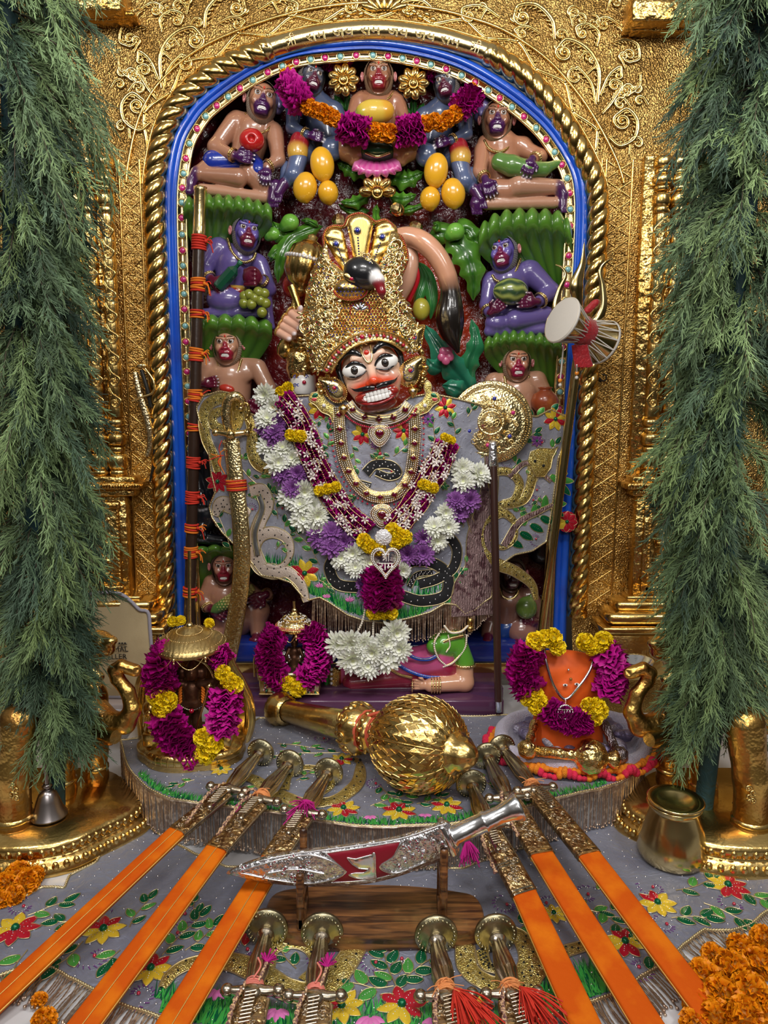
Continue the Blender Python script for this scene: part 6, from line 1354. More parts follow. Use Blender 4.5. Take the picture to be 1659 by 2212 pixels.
def mum(parent,loc,s,d,col,off):
    i=R0.randint(0,2);R=basis(nrm(A(d)+A([R0.uniform(-.3,.3),0,R0.uniform(-.3,.3)])),(R0.uniform(-1,1),0,1));c=WH if col=='w' else PP
    return inst('mum%s%d' % (col,i),mum_mesh(c[0],c[1],i),PET,'white_chrysanthemum' if col=='w' else 'purple_chrysanthemum',parent,loc,R,s,off)
def mari(parent,loc,s,col,off,name='marigold'):
    i=R0.randint(0,2);R=basis((R0.uniform(-1,1),R0.uniform(-1,1),R0.uniform(-1,1)));c=YE if col=='y' else OR
    return inst('mari%s%d' % (col,i),mari_mesh(c[0],c[1],i),PET,name,parent,loc,R,s,off)
def petalstack(pts,R_,n,seed=0,c1=(.22,.0,.09),c2=(.52,.006,.26),jag=.13):
    mb=MB();r=np.random.RandomState(seed);p=resample(pts,n);t=nrm(np.gradient(p,axis=0));nu=40;a=np.arange(nu)/nu*2*PI;rr_=np.broadcast_to(R_,(n,)) if np.ndim(R_)==0 else np.interp(np.linspace(0,1,n),np.linspace(0,1,len(R_)),R_)
    for i in range(n):
        B=basis(t[i],(0,-1,.3));k=r.randint(5,8);ph=r.uniform(0,6.3);ed=1+jag*(np.sin(a*k+ph)*.5+.5*np.sin(a*(k*2+1)+ph*2))+r.uniform(-.05,.05,nu)*1;wv=np.sin(a*(k+3)+ph)*.10+np.sin(a*9+ph*3)*.05+r.uniform(-.02,.02,nu);ti=r.uniform(-.12,.12,2);g=np.zeros((4,nu,3));C=np.zeros((4,nu,3))
        for j,q in enumerate((.15,.6,.9,1.0)):
            rad=rr_[i]*q*ed**(q*2);ax=rr_[i]*(wv*q*1.5+(.16*q if j<3 else .06)+ti[0]*np.cos(a)*q+ti[1]*np.sin(a)*q)
            g[j]=p[i]+rad[:,None]*(np.cos(a)[:,None]*B[:,0]+np.sin(a)[:,None]*B[:,1])+ax[:,None]*B[:,2];m_=np.clip(.25+.6*q*r.uniform(.5,1.1)+.25*np.sin(a*k+ph+1),0,1)[:,None];C[j]=A(c1)*(1-m_)+A(c2)*m_
        mb.grid(g,0,cv=True,c=C.reshape(-1,3))
    return mb
def W3(pts):return P(A(pts)[:,0],A(pts)[:,1],A(pts)[:,2])
def garland(name,label,cat,segs,step=.9,den=1.0):
    """segs: (kind, [(px,py,Y)...], radius px)"""
    a=A(segs[0][1][0]);th=Thing(name,label,cat,P(*a))
    for si,(k,pts,r) in enumerate(segs):
        w_=spline(W3(pts),8) if len(pts)>2 else W3(pts);s=float(spx(*pts[0]));L=np.linalg.norm(np.diff(w_,axis=0),axis=1).sum()
        if k=='m':th.part(petalstack(w_,r*s*.96,max(4,int(L/(r*s*.115))),si+int(pts[0][0])),'petal_bundle',PETM,'magenta rose petals')
        elif k in 'yo':
            n=max(1,int(round(L/(r*s*step)))+1);q=resample(w_,n) if n>1 else w_[:1]
            for i in range(n):
                if n>1:mari(th.e,q[i]+A([R0.uniform(-.1,.1)*r*s,-R0.uniform(0,.25)*r*s,R0.uniform(-.25,.25)*r*s]),r*s*R0.uniform(.78,.95),k,th.loc)
                else:mari(th.e,q[i],r*s,k,th.loc)
        else:
            n=max(2,int(L/(r*s*.50)));q=resample(w_,n);t=nrm(np.gradient(q,axis=0));t2=np.stack([-t[:,2],0*t[:,0],t[:,0]],1)
            for i in range(n):mum(th.e,q[i]+t2[i]*r*s*.5*(1 if i % 2 else -1)+A([0,-.005*(i % 3),0]),r*s*R0.uniform(1.0,1.22),(0,-1,.15),k,th.loc)
    return th
# over the upper monkeys
garland('flower_garland','magenta and orange flower garland hanging in a curve across the upper monkeys','garland',[
    ('m',[(636,132,.03),(670,122,.035),(715,130,.045),(752,146,.05)],20),('o',[(628,150,.02),(618,168,.0)],15),('m',[(622,180,-.01),(640,206,-.035),(652,226,-.04)],29),
    ('o',[(668,232,-.04),(700,250,-.045),(724,262,-.045)],20),('m',[(738,270,-.045),(765,280,-.05),(792,286,-.05)],29),('o',[(808,284,-.05),(826,290,-.05),(842,284,-.05)],22),
    ('m',[(856,286,-.05),(882,283,-.05),(908,276,-.05)],29),('o',[(920,268,-.045),(950,264,-.045),(984,250,-.04)],19),('m',[(986,236,-.04),(1006,222,-.035),(1022,206,-.02)],27),
    ('o',[(1024,208,-.02),(1020,190,-.0)],14),('m',[(915,148,.05),(945,158,.045),(985,168,.04)],18)])
# outer chrysanthemum garland on the robe
def ry(x,y,d=.03):return float(RY(x,y))-d
def rp_(pts,d=.03):return [(x,y,ry(x,y,d)) for x,y in pts]
garland('chrysanthemum_garland','long V shaped garland of white and purple chrysanthemums over the robe','garland',[
    ('w',rp_([(585,858),(578,878),(590,898)]),27),('p',rp_([(580,912),(604,934),(592,940)]),24),('w',rp_([(592,958),(606,985),(625,1000)]),26),('p',rp_([(618,1014),(634,1030),(644,1048)]),24),
    ('w',rp_([(636,1062),(664,1085),(668,1116),(694,1132)]),26),('p',rp_([(696,1150),(714,1162),(738,1180)]),25),('w',rp_([(742,1196),(762,1206),(790,1226)]),24),
    ('w',rp_([(1010,1006),(1022,1024),(1012,1044)]),26),('p',rp_([(1014,1060),(1000,1080),(982,1100)]),24),('w',rp_([(972,1116),(956,1134),(934,1160)]),24),('p',rp_([(924,1172),(908,1186),(890,1204)]),24),('w',rp_([(872,1212),(862,1226)]),20)])
# inner garland: rose petals with jasmine and gold chains
TH=Thing('rose_garland','inner V shaped garland of magenta petals, jasmine and gold bead chains on the robe','garland',P(826,1170,-.2))
for lr,pth in enumerate((rp_([(610,862),(640,900),(662,950),(684,1010),(712,1062),(748,1112),(790,1148)],.022),rp_([(966,955),(946,1005),(918,1054),(886,1100),(852,1140)],.022))):
    w_=spline(W3(pth),8);TH.part(petalstack(w_,.031,64,lr+3),'petal_bundle',PETM,'magenta rose petals');p2=resample(spline(pth,8),40)[:,:2];r=np.random.RandomState(lr)
    k=0
    for i in range(2,39):
        for q in range(2 if i % 2 else 1):
            c=offset(p2,r.uniform(-26,26))[i]+r.uniform(-4,4,2);inst('jas',jas_mesh,JAS,'jasmine_flower',TH.e,P(c[0],c[1],RY(*c)-.052-.004*r.rand()),basis((r.uniform(-.5,.5),-1,r.uniform(-.4,.4)),(r.uniform(-1,1),0,1)),.0125,TH.loc);k+=1
    for o in (-26,-16,-6,5,16,27):
        q=resample(offset(p2,o),74);q=q+np.c_[2*np.sin(np.arange(74)*.25+o),0*q[:,0]];yy=RY(q[:,0],q[:,1])-.055+.010*(abs(o)/27);w3=P(q[:,0],q[:,1],yy);mb=MB();mb.tube(w3,.0011,4,0);mb.balls(w3,.0022,0,6,4);TH.part(mb,'bead_chain',GOLDL)
for pts,rr in (([(622,838)],13),([(606,846)],12),(rp_([(628,940),(650,942)],.055),13),(rp_([(690,1060),(725,1052)],.055),12),(rp_([(914,1046),(936,1054)],.055),12),(rp_([(960,944),(976,952)],.05),9),(rp_([(786,1168),(800,1182),(818,1184)],.055),16),(rp_([(848,1146),(862,1156),(852,1172),(874,1160)],.055),17)):
    pts=[(p_[0],p_[1],p_[2] if len(p_)>2 else -.12) for p_ in pts];n=max(1,len(pts)*2-1);q=resample(W3(pts),n) if len(pts)>1 else W3(pts)
    for c in q:mari(TH.e,c,rr*.00125,'y',TH.loc)
TH.part(petalstack(W3(rp_([(826,1220),(826,1250),(826,1280),(826,1308)],.045)),[.040,.050,.052,.042],32,77),'petal_bundle',PETM,'magenta rose petals')
for x in (806,818,832,845):mari(TH.e,P(x,1322+(x % 3),ry(x,1322,.05)),.019,'y',TH.loc)
for x,y in ((784,1240),(782,1262),(786,1282)):mum(TH.e,P(x,y,ry(x,y,.03)),.024,(-.7,-.7,0),'p',TH.loc)
mb=MB();c=P(828,1161,ry(828,1161,.066));mb.ball(c,(.022,.012,.022),0,24,14);r=np.random.RandomState(5);d=nrm(r.normal(size=(160,3)));d[:,1]=-np.abs(d[:,1]);mb.balls(c+d*A((.022,.012,.022)),.002,0,6,4);TH.part(mb,'stone_button',DIAM,'round white stone button')
# heart pendant with the raised words
HP=Thing('heart_pendant','heart shaped gold pendant set with white stones and raised Devanagari letters','pendant',P(833,1245,-.25));hy_=ry(833,1210,.106)
t=np.linspace(0,2*PI,61)[:-1];hx=833+29*(np.sin(t)**3)*1.0;hz=1212-(13*np.cos(t)-5*np.cos(2*t)-2*np.cos(3*t)-np.cos(4*t))*2.15
hpth=np.c_[hx,hz];mb=MB();w3=P(hpth[:,0],hpth[:,1],hy_);mb.tube(w3,.0055,8,closed=True,flat=.6);HP.part(mb,'heart_frame',GOLDL);mb=MB()
for sc_ in (.93,1.07):q=resample(A([833,1212])+(np.r_[hpth,hpth[:1]]-A([833,1212]))*sc_,54);mb.balls(P(q[:,0],q[:,1],hy_-.003),.0023,0,6,4)
HP.part(mb,'white_stones',DIAM)
WS=mat('white_stones_lettering',(.85,.78,.72),.15,.2)
shri((833,1205),15,0,HP.e,WS,hy_-.002,HP.loc);word('राम',(834,1224),0,.030,HP.e,WS,hy_-.002,HP.loc,name='lettering')
# pearl strings and the small white garland below
PG=garland('white_garland','short garland of white chrysanthemums hanging on pearl strings below the robe hem','garland',[('w',[(742,1386,-.24),(752,1402,-.25),(778,1412,-.26),(802,1424,-.265),(826,1410,-.265),(852,1392,-.255),(866,1376,-.25)],30),('w',[(770,1396,-.25),(810,1406,-.26),(846,1384,-.25)],24)])
for pp in ([(790,1310),(782,1345),(766,1376)],[(808,1330),(806,1360),(806,1396)],[(828,1330),(836,1352),(850,1376)]):
    w3=resample(spline([P(x,y,-.235) for x,y in pp],6),16);mb=MB();mb.balls(w3,.0037,0,8,6);PG.part(mb,'pearl_string',PEARL)

# ============================================================ things standing in the niche
def thread(mb,p,d,r,h,m=0,n=7,seed=0):
    B=basis(d);rs=np.random.RandomState(seed)
    for i in range(n):
        a=np.linspace(0,2*PI,17)[:-1];o=(i/(n-1)-.5)*h if n>1 else 0;tl=rs.uniform(-.12,.12);c=p+nrm(d)*o+(r+.001)*(np.cos(a)[:,None]*B[:,0]+np.sin(a)[:,None]*B[:,1])+nrm(d)*(np.sin(a)[:,None]*tl*r);mb.tube(c,h/n*.62,5,m if np.isscalar(m) else m[i % len(m)],closed=True)
TR=mat('red_thread',(.62,.03,.012),.8,bump=('noise',300,.5,.001));TO=mat('orange_thread',(.80,.20,.01),.8,bump=('noise',300,.5,.001));TP=mat('pink_thread_wool',(.50,.005,.22),.8,bump=('noise',300,.5,.001));TPE=mat('peach_thread',(.75,.28,.09),.8,bump=('noise',300,.5,.001));TBR=mat('braided_cord',(.16,.07,.07),.8,vary=(260,(.7,.45,.25),.45,.55))
def tassel(mb,p,L,m=0,n=26,seed=0,spread=.5,d=(0,0,-1),r=.0009):
    rs=np.random.RandomState(seed)
    for k in range(n):
        e=A(d)+rs.uniform(-spread,spread,3)*A([1,.6,.6]);q=A([p,p+e*L*.5+A([0,0,-.03*L]),p+e*L*rs.uniform(.8,1.1)+A([0,0,-.2*L])]);mb.tube(spline(q,3),r,4,m)
# long dark staff with red bindings
S0,S1=P(405,1492,-.055),P(433,408,-.045);dS=S1-S0;fr=lambda y:S0+dS*((1492-y)/(1492-408.))
ST_=Thing('staff','long dark wooden staff with gold cap and orange red thread bindings, left of the statue','staff',S0)
mb=MB();mb.tube(resample([S0,fr(480)],20),.0165,20);ST_.part(mb,'pole',WOODD);mb=MB();mb.lathe([(.0175,0),(.0182,.004),(.0175,.01),(.0172,.115),(.019,.12),(.0185,.128),(.0,.132)],fr(500),26,R=basis(dS));ST_.part(mb,'gold_cap',GOLDL)
for i,(y,h,kind) in enumerate(((515,26,0),(600,24,1),(660,14,2),(744,24,1),(830,22,1),(898,13,2),(974,22,0),(1050,24,0),(1118,16,2),(1172,22,1),(1262,18,2))):
    mb=MB();ms={0:[0],1:[0,1,1],2:[1,0]}[kind];thread(mb,fr(y),dS,.0175,h*.00134,ms,6 if kind<2 else 4,i);k=fr(y)+A([.021,-.012,.002]);mb.ball(k,.005,ms[-1],8,6)
    rs=np.random.RandomState(i)
    for q in range(5):e=k+A([rs.uniform(.008,.028),rs.uniform(-.006,.004),rs.uniform(-.034,.012)]);mb.tube(spline([k,(k+e)/2+A([.004,0,.006]),e],4),.0017,5,ms[q % len(ms)])
    ST_.part(mb,'thread_binding',[TR,TO],'orange and red thread binding')
# curved gold sword
CS=Thing('curved_sword','tall curved sword in an embossed gold scabbard leaning on the robe, left side','sword',P(487,1450,-.09))
bl=resample(spline([P(*q) for q in ((500,948,-.115),(510,1040,-.125),(520,1130,-.135),(523,1220,-.135),(514,1310,-.13),(497,1400,-.12),(484,1452,-.11))],10),70)
mb=MB();tg=nrm(np.gradient(bl,axis=0));b_=np.cross(tg,(0,-1,0));th_=np.arange(20)/20*2*PI;wv=np.linspace(.0215,.026,70);g=bl[:,None]+b_[:,None]*(wv[:,None]*np.cos(th_))[...,None]+A((0,-1,0))*(.010*np.sign(np.sin(th_))*np.abs(np.sin(th_))**.6)[None,:,None];mb.grid(g,0,cv=True);CS.part(mb,'scabbard',GOLDS)
mb=MB()
for s in (-1,1):mb.tube(bl+b_*(wv[:,None]*.92*s)+A((0,-.004,0)),.0026,6)
for i in (0,1):mb.tube(resample(bl[:10],6)[i:i+1].repeat(2,0)+A([[-.024,-.003,-.01],[.024,-.003,-.012]]),.006,8)
CS.part(mb,'scabbard_rim',GOLDL)
hl=spline([P(*q) for q in ((500,950,-.118),(492,915,-.125),(490,885,-.13),(496,862,-.135),(512,856,-.135),(524,868,-.13),(520,882,-.128))],8);mb=MB();mb.tube(hl,np.interp(np.linspace(0,1,len(hl)),[0,.3,.6,1],[.012,.016,.014,.007]),14);mb.ball(hl[-1],.009);CS.part(mb,'grip',GOLDS)
mb=MB();mb.tube([P(468,934,-.13),P(500,938,-.14),P(532,934,-.13)],[.007,.009,.007],12);mb.ball(P(466,934,-.13),.011);mb.ball(P(534,934,-.13),.010);mb.ball(P(499,938,-.145),.012);CS.part(mb,'cross_guard',GOLDL)
mb=MB();gd=spline([P(*q) for q in ((520,874,-.135),(534,872,-.135),(538,890,-.135),(532,905,-.135),(541,920,-.135),(530,932,-.135))],8);mb.tube(gd,.0042,8);mb.balls(gd[::5],.0055,0,7,5);CS.part(mb,'knuckle_guard',GOLD)
mb=MB();thread(mb,bl[13],tg[13],.0265,.024,[0,1,0],6,3);thread(mb,bl[12],tg[12],.0255,.008,[1],2,4)
rs=np.random.RandomState(4);k=P(478,985,-.13)
for q in range(9):e=k+A([rs.uniform(-.035,.01),-.005,rs.uniform(-.05,.045)]);mb.tube(spline([k,(k+e)/2+A([-.006,-.004,.0]),e],4),.0014,5,q % 2)
CS.part(mb,'thread_binding',[TR,TO],'orange red thread binding')
# round shield
SHc=P(1060,912,-.125);SHR=basis((-.10,-1,.06));sc=float(spx(1060,912,-.125))
SH=Thing('shield','round engraved gold shield with six small stones, right shoulder of the statue','shield',P(1060,998,-.12))
pr=[(0,30),(8,29.5),(16,26),(22,19),(24,17),(26,18.5),(29,18),(30,15),(46,15.5),(62,14),(68,10),(71,12),(74,9),(80,5),(84,2),(87,2.5),(89,0),(88,-3)]
mb=MB();mb.lathe([(a*sc,b*sc) for a,b in pr],SHc,96,R=SHR);mb.lathe([(0,20*sc),(60*sc,6*sc),(88*sc,-3*sc)],SHc,48,R=SHR);SH.part(mb,'shield_disc',GOLDS)
mb=MB();
for rr_,n_,zz,br in ((85,110,3,.0016),(72.5,90,11.5,.0014),(27,40,19.5,.0013),(78,100,7,.0015)):a=np.arange(n_)/n_*2*PI;mb.balls(SHc+(np.c_[np.cos(a)*rr_,np.sin(a)*rr_,np.full(n_,zz)]*sc)@SHR.T,br,0,6,4)
rs=np.random.RandomState(8)
for k in range(54):
    a=rs.uniform(0,6.3);q=rs.uniform(33,63) if k<46 else rs.uniform(2,14);sp=spiral((math.cos(a)*q,math.sin(a)*q),rs.uniform(5,8),1.2,rs.uniform(0,6),12,rs.choice([-1,1]));mb.tube(SHc+(np.c_[sp,np.full(12,16.4 if q>20 else 29)]*sc)@SHR.T,.0015,5,0)
SH.part(mb,'embossing',GOLDL)
for k in range(6):
    a=.4+k*PI/3;mb=MB();c=SHc+SHR@A([math.cos(a)*50*sc,math.sin(a)*50*sc,18*sc]);mb.ball(c,.0058,0,12,8);aa=np.arange(8)*PI/4;mb.balls(c+(np.c_[np.cos(aa)*.008,np.sin(aa)*.008,0*aa])@SHR.T,.0018,1,6,4);SH.part(mb,'stone',[(PINKG,SAPH)[k % 2],GOLDL])
# dark staff with silver cap
B0,B1=P(1077,1538,-.262),P(1065,958,-.165);dB=B1-B0;T=Thing('staff','thin dark wooden staff with engraved silver cap in front of the shield','staff',B0)
mb=MB();mb.tube(resample([B0+dB*.04,B0+dB*.93],12),.0105,16);T.part(mb,'pole',mat('brown_lacquer',(.045,.018,.014),.3,coat=.4));mb=MB();mb.lathe([(.0105,0),(.0125,.003),(.0122,.035),(.011,.05),(.0125,.056),(.011,.062),(.009,.07),(0,.072)],B0+dB*.915,22,R=basis(dB));T.part(mb,'silver_cap',SILVERE)
mb=MB();mb.lathe([(0,0),(.0085,0),(.009,.035),(.010,.04)],B0,16,R=basis(dB));T.part(mb,'silver_tip',SILVER)
# trident
T0,T1=P(1160,1440,-.10),P(1256,706,-.125);dT=T1-T0;T=Thing('trident','tall brass trident leaning at the right side of the niche','trident',T0);mb=MB();mb.tube(resample([T0,T1],20),.0125,18);T.part(mb,'shaft',BRASS)
def prong(path,rr,nm):
    p=resample(spline([P(*q) for q in path],8),40);mb=MB();mb.tube(p,np.interp(np.linspace(0,1,40),np.linspace(0,1,len(rr)),rr),12,flat=.55);T.part(mb,nm,BRASS)
prong([(1256,712,-.13),(1250,660,-.13),(1245,615,-.135),(1258,570,-.135),(1262,524,-.135)],[.013,.010,.020,.009,.001],'prong');prong([(1256,706,-.13),(1222,702,-.13),(1200,672,-.135),(1208,628,-.135),(1222,596,-.135),(1214,578,-.135),(1200,572,-.135)],[.014,.014,.011,.009,.007,.005,.0015],'prong');prong([(1256,706,-.13),(1285,696,-.13),(1303,664,-.135),(1302,620,-.135),(1296,588,-.135),(1306,568,-.135),(1324,558,-.135)],[.014,.014,.011,.009,.007,.005,.0015],'prong')
# hourglass drum tied to the trident
DL,DR=P(1203,690,-.175),P(1314,742,-.150);dD=DR-DL;LD=np.linalg.norm(dD);Bd=basis(nrm(dD)+A((0,.42,0)),(0,0,1));Bd2=basis(nrm(nrm(dD)+A((0,.30,0))));sc=.00128
T=Thing('hourglass_drum','small brass hourglass drum with white skins and red cloth, tied to the trident','drum',P(1258,790,-.15));mid=(DL+DR)/2
pr=[(48*sc,-LD/2),(44*sc,-LD*.44),(21*sc,-LD*.06),(20*sc,0),(21*sc,LD*.06),(44*sc,LD*.44),(47*sc,LD/2)];mb=MB();mb.lathe(pr,mid,44,R=Bd2);T.part(mb,'brass_body',BRASS)
SK=mat('drum_skin',(.66,.62,.56),.6,bump=('noise',60,.3,.002))
for s,rr_ in ((-1,48),(1,47)):mb=MB();mb.lathe([(0,0),(rr_*sc*.95,.0),(rr_*sc*1.02,-s*-.0015*-1),(rr_*sc*1.04,-s*.005),(rr_*sc*1.0,-s*.009)],mid+Bd2[:,2]*s*LD/2,44,R=Bd2);T.part(mb,'drum_skin',SK)
mb=MB()
for k in range(14):
    a0=k/14*2*PI;a1=(k+.5)/14*2*PI
    for (aa,sa),(ab,sb) in (((a0,-1),(a1,0)),((a1,0),(a0+2*PI/14,-1)),((a0,1),(a1,0)),((a1,0),(a0+2*PI/14,1))):
        f_=lambda a,s:mid+Bd2@A([math.cos(a)*(48*sc if s else 25*sc),math.sin(a)*(48*sc if s else 25*sc),s*LD*.47]);mb.tube([f_(aa,sa),f_(ab,sb)],.0017,5)
T.part(mb,'lacing',SK,'white rope lacing')
RC=mat('red_cloth',(.40,.004,.012),.55,bump=('silk',60,.6,.006),sheen=.4);mb=MB();mb.lathe([(24*sc,-22*sc),(30*sc,-16*sc),(31*sc,-4*sc),(29*sc,4*sc),(31*sc,12*sc),(26*sc,20*sc)],mid,36,R=Bd2,mod=lambda t,z:1+.05*np.sin(t*5+z*300));tl=spline([P(1252,745,-.18),P(1256,768,-.175),P(1262,792,-.17)],6)
for j in range(4):mb.tube(tl+A([(j-1.5)*.010,0,0]),np.linspace(.007,.010,len(tl)),8,flat=.5)
for j in range(3):mb.ball(P(1272+j*6,668-j*6,-.12),(.016,.007,.010),0,12,8,R=rotm('Y',-.6))
T.part(mb,'red_cloth',RC,'knotted red cloth')
mb=MB()
for x0_,y0_,x1_,y1_ in ((1218,742,1210,822),(1246,788,1246,806)):a_,b_=P(x0_,y0_,-.18),P(x1_,y1_,-.16);mb.tube([a_,b_],.0022,6);mb.ball(b_,.006,1,10,8);mb.ball(b_-A((0,0,.012)),.005,0,8,6)
T.part(mb,'beater_string',[SK,mat('orange_bead',(.8,.25,.02),.2,coat=.5)])

# ------------------------------------------------------------ woman lying under the statue's foot
WT=Thing('woman_figure','painted figure of a woman in green blouse and pink sari lying under the robe hem','statue',P(880,1498,-.19));F=Fig(k=6,vox=1.3);SKW=(.70,.36,.22);GRN=(.10,.34,.03);PNK=(.55,.09,.24)
F.ell((983,1318,-.125),(27,26,34),SKW);F.ell((982,1338,-.138),(20,16,20),SKW);F.ell((983,1328,-.160),(4,5,6),SKW,k=3);F.ell((983,1340,-.156),(8,3,2),(.5,.03,.04),k=1.5);F.ell((983,1344,-.155),(6.5,3,2),(.5,.03,.04),k=1.5)
F.cap((980,1350,-.13),(966,1372,-.15),15,17,SKW);F.ell((960,1392,-.16),(36,28,30),GRN);F.ell((938,1396,-.185),(17,15,17),GRN);F.cap((986,1380,-.16),(1004,1430,-.17),20,20,GRN)
F.chain([(1004,1436,-.17),(1004,1474,-.18),(930,1480,-.205)],[18,19,15],SKW);hand(F,(922,1480,-.205),184,20,SKW,thumb=1,curl=.006,nail=(.6,.02,.01));F.chain([(950,1420,-.15),(900,1432,-.14),(830,1444,-.13),(735,1456,-.12)],[36,34,28,22],PNK);F.chain([(960,1440,-.16),(880,1462,-.15),(760,1474,-.15)],[28,24,20],(.34,.02,.06))
WT.part(F.mesh(),'body',PAINT)
for s in (-1,1):eye_part(WT,P(983+s*9,1314,-.153),.0045,np.eye(3))
mb=MB();mb.ball(P(985,1296,-.115),(.040,.038,.03),0,20,12);mb.tube([P(959,1300,-.13),P(957,1335,-.125)],.008,8);mb.tube([P(1008,1300,-.13),P(1009,1330,-.125)],.008,8);WT.part(mb,'hair',BLACK)
mb=MB();
for x in (932,938,944,950):ring(mb,P(x,1480-(950-x)*.0,-.203),(1,0,0),.0215,.0024)
for x in (890,):ring(mb,P(x,1481,-.21),(1,0,0),.018,.0018)
ring(mb,P(1005,1436,-.172),(0,.1,1),.0265,.004);WT.part(mb,'bangle',GOLDL)
mb=MB()
for pts,r_ in (([(960,1352,-.185),(974,1366,-.19),(996,1364,-.188),(1010,1352,-.18)],.007),([(952,1362,-.18),(938,1390,-.205),(946,1420,-.20),(962,1436,-.195)],.006),([(1008,1372,-.18),(1004,1400,-.185),(980,1430,-.195),(958,1440,-.195)],.006),([(968,1372,-.19),(972,1394,-.195),(964,1408,-.2)],.004)):
    w3=resample(spline(W3(pts),8),24);mb.tube(w3,r_*.6,8,flat=.5);mb.balls(w3+A((0,-.002,0)),r_*.5,1,7,5)
mb.ball(P(1016,1346,-.175),(.010,.008,.016),0,12,8);mb.ball(P(1016,1358,-.178),.010,0,12,8);WT.part(mb,'jewellery',[GOLD,PEARL])
for j,(pts,cc) in enumerate((([(884,1416,-.19),(905,1424,-.195),(928,1424,-.2),(944,1416,-.2)],BLUE),([(850,1428,-.165),(880,1448,-.185),(920,1462,-.195),(960,1464,-.195)],BLUE),([(830,1436,-.165),(860,1456,-.178),(890,1464,-.19)],GOLDL),([(958,1388,-.192),(975,1380,-.192),(1000,1374,-.185)],GOLDL))):
    w3=resample(spline(W3(pts),8),26);mb=MB();mb.tube(w3,.005,8,flat=.5);mb.balls(w3+A((0,-.003,.003)),.0016,1,5,4);WT.part(mb,'sari_border',[cc,GOLDL])
mb=MB();c0_,c1_=P(710,1440,-.13),P(738,1486,-.13);mb.box(((c0_[0]+c1_[0])/2,-.13,(c0_[2]+c1_[2])/2),(c1_[0]-c0_[0],.06,c0_[2]-c1_[2]),0,bev=.008);rs=np.random.RandomState(2)
for k in range(8):sp=spiral((722+rs.uniform(-4,8),1445+k*5),5,1,rs.uniform(0,6),10);mb.tube(P(sp[:,0],sp[:,1],-.163),.0015,5,0)
for k in range(4):mb.ball(P(716,1446+k*10,-.165),.005,1,10,6)
WT.part(mb,'sari_hem',[GOLD,DIAM],'gold brocade sari hem with stones');mb=MB();mb.box(P(706,1463,-.13),(.012,.055,.058),0,bev=.005);WT.part(mb,'sari_edge',mat('green_enamel',(.05,.28,.06),.3,coat=.5))
# ============================================================ cloths on the marble
K=750.
def g2(px,py,Z):return G(px,py,Z)[:2]*K
def gpath(pts,Z):return A([g2(x,y,Z) for x,y in pts])
def clothmap(Z,seed,amp=.0022):
    return lambda x,y,off=0:np.stack([np.asarray(x,float)/K,np.asarray(y,float)/K,Z+amp*(1+smooth_noise(np.asarray(x,float),np.asarray(y,float),seed,.03))+.0008*smooth_noise(np.asarray(x,float),np.asarray(y,float),seed+1,.12)+np.asarray(off,float)+0*np.asarray(x,float)],-1)
UPG=(0,1)
# upper cloth
Z1=.002;M1=clothmap(Z1,11)
c1=[(262,1600),(285,1670),(355,1722),(470,1742),(600,1758),(760,1786),(905,1786),(1050,1768),(1190,1730),(1340,1690),(1390,1640),(1380,1590),(1100,1548),(820,1558),(560,1556),(500,1590),(330,1596)]
front1=A([q*K for q in so[:-2]]);c1p=np.concatenate([front1*1.012,gpath(c1[11:],0)])
UC=Thing('upper_cloth','grey blue embroidered cloth with bead fringe on the raised step under the large mace','cloth',G(830,1700,0))
mb=MB();sheet(mb,c1p,lambda x,y,d:M1(x,y),13);UC.part(mb,'silk_cloth',SILK)
ed=resample(np.r_[c1p,c1p[:1]],420);mb=MB();mb.tube(M1(ed[:,0],ed[:,1],.001),.0026,6,closed=False);mb.balls(M1(ed[:,0],ed[:,1],.003),.0020,0,5,4);UC.part(mb,'beaded_edge',E_M[GT])
fp=resample(front1*1.014,430);top=M1(fp[:,0],fp[:,1],-.001);mb=MB();fringe(mb,top,.093,r=.0016,sag=.10,seed=3,floor=-.098);mb.tube(top,.0026,6);UC.part(mb,'bead_fringe',BEADF,'hanging bronze bead fringe',kind='stuff')
eb=MB();Q1=lambda x,y:g2(x,y,0)
for (x,y),r,cc,a in (((738,1645),24,(RED_,YEL,YEL,YEL,YEL,RED_),0),((742,1752),27,(YEL,RED_,RED_,YEL),1),((862,1757),29,(YEL,RED_,RED_,RED_,YEL,YEL),.4),((965,1745),27,(YEL,RED_,YEL,YEL),2),((478,1668),20,(YEL,),0),((1150,1722),22,(RED_,YEL),0)):eflower(eb,M1,Q1(x,y),r,cc,a)
for a,b,n,s in (((735,1630),(560,1640),7,22),((800,1745),(900,1715),6,24),((820,1700),(870,1740),4,22),((900,1740),(950,1725),4,20),((600,1610),(680,1620),4,20),((1010,1660),(1060,1700),4,20),((560,1700),(500,1720),3,18),((420,1690),(380,1700),3,18),((640,1690),(670,1672),3,18),((1180,1650),(1260,1680),4,22)):sprig(eb,M1,Q1(*a),Q1(*b),n,s,int(a[0]))
for x,y in ((812,1698),(700,1600),(1030,1690),(480,1610)):ecurl(eb,M1,Q1(x,y),16,x)
esnake(eb,M1,gpath([(500,1700),(540,1686),(590,1714),(650,1738),(720,1734),(770,1700),(778,1660),(768,1644)],0),lambda t:10+18*np.sin(PI*np.clip(t+.06,0,1))**.5);esnake(eb,M1,gpath([(612,1712),(622,1680),(660,1664),(702,1672),(712,1700),(680,1722)],0),18);eb.balls([M1(*Q1(764,1650),.008),M1(*Q1(778,1652),.008)],.0035,BV,8,5)
gl=resample(fp[60:380]*.988,420);grass(eb,M1,gl*.998,22,900,5,lean=.3,up=UPG);dots(eb,M1,c1p*.985,21,4,.0018)
for x,y in ((800,1768),(918,1762),(690,1756)):lotus(eb,M1,Q1(x,y),13)
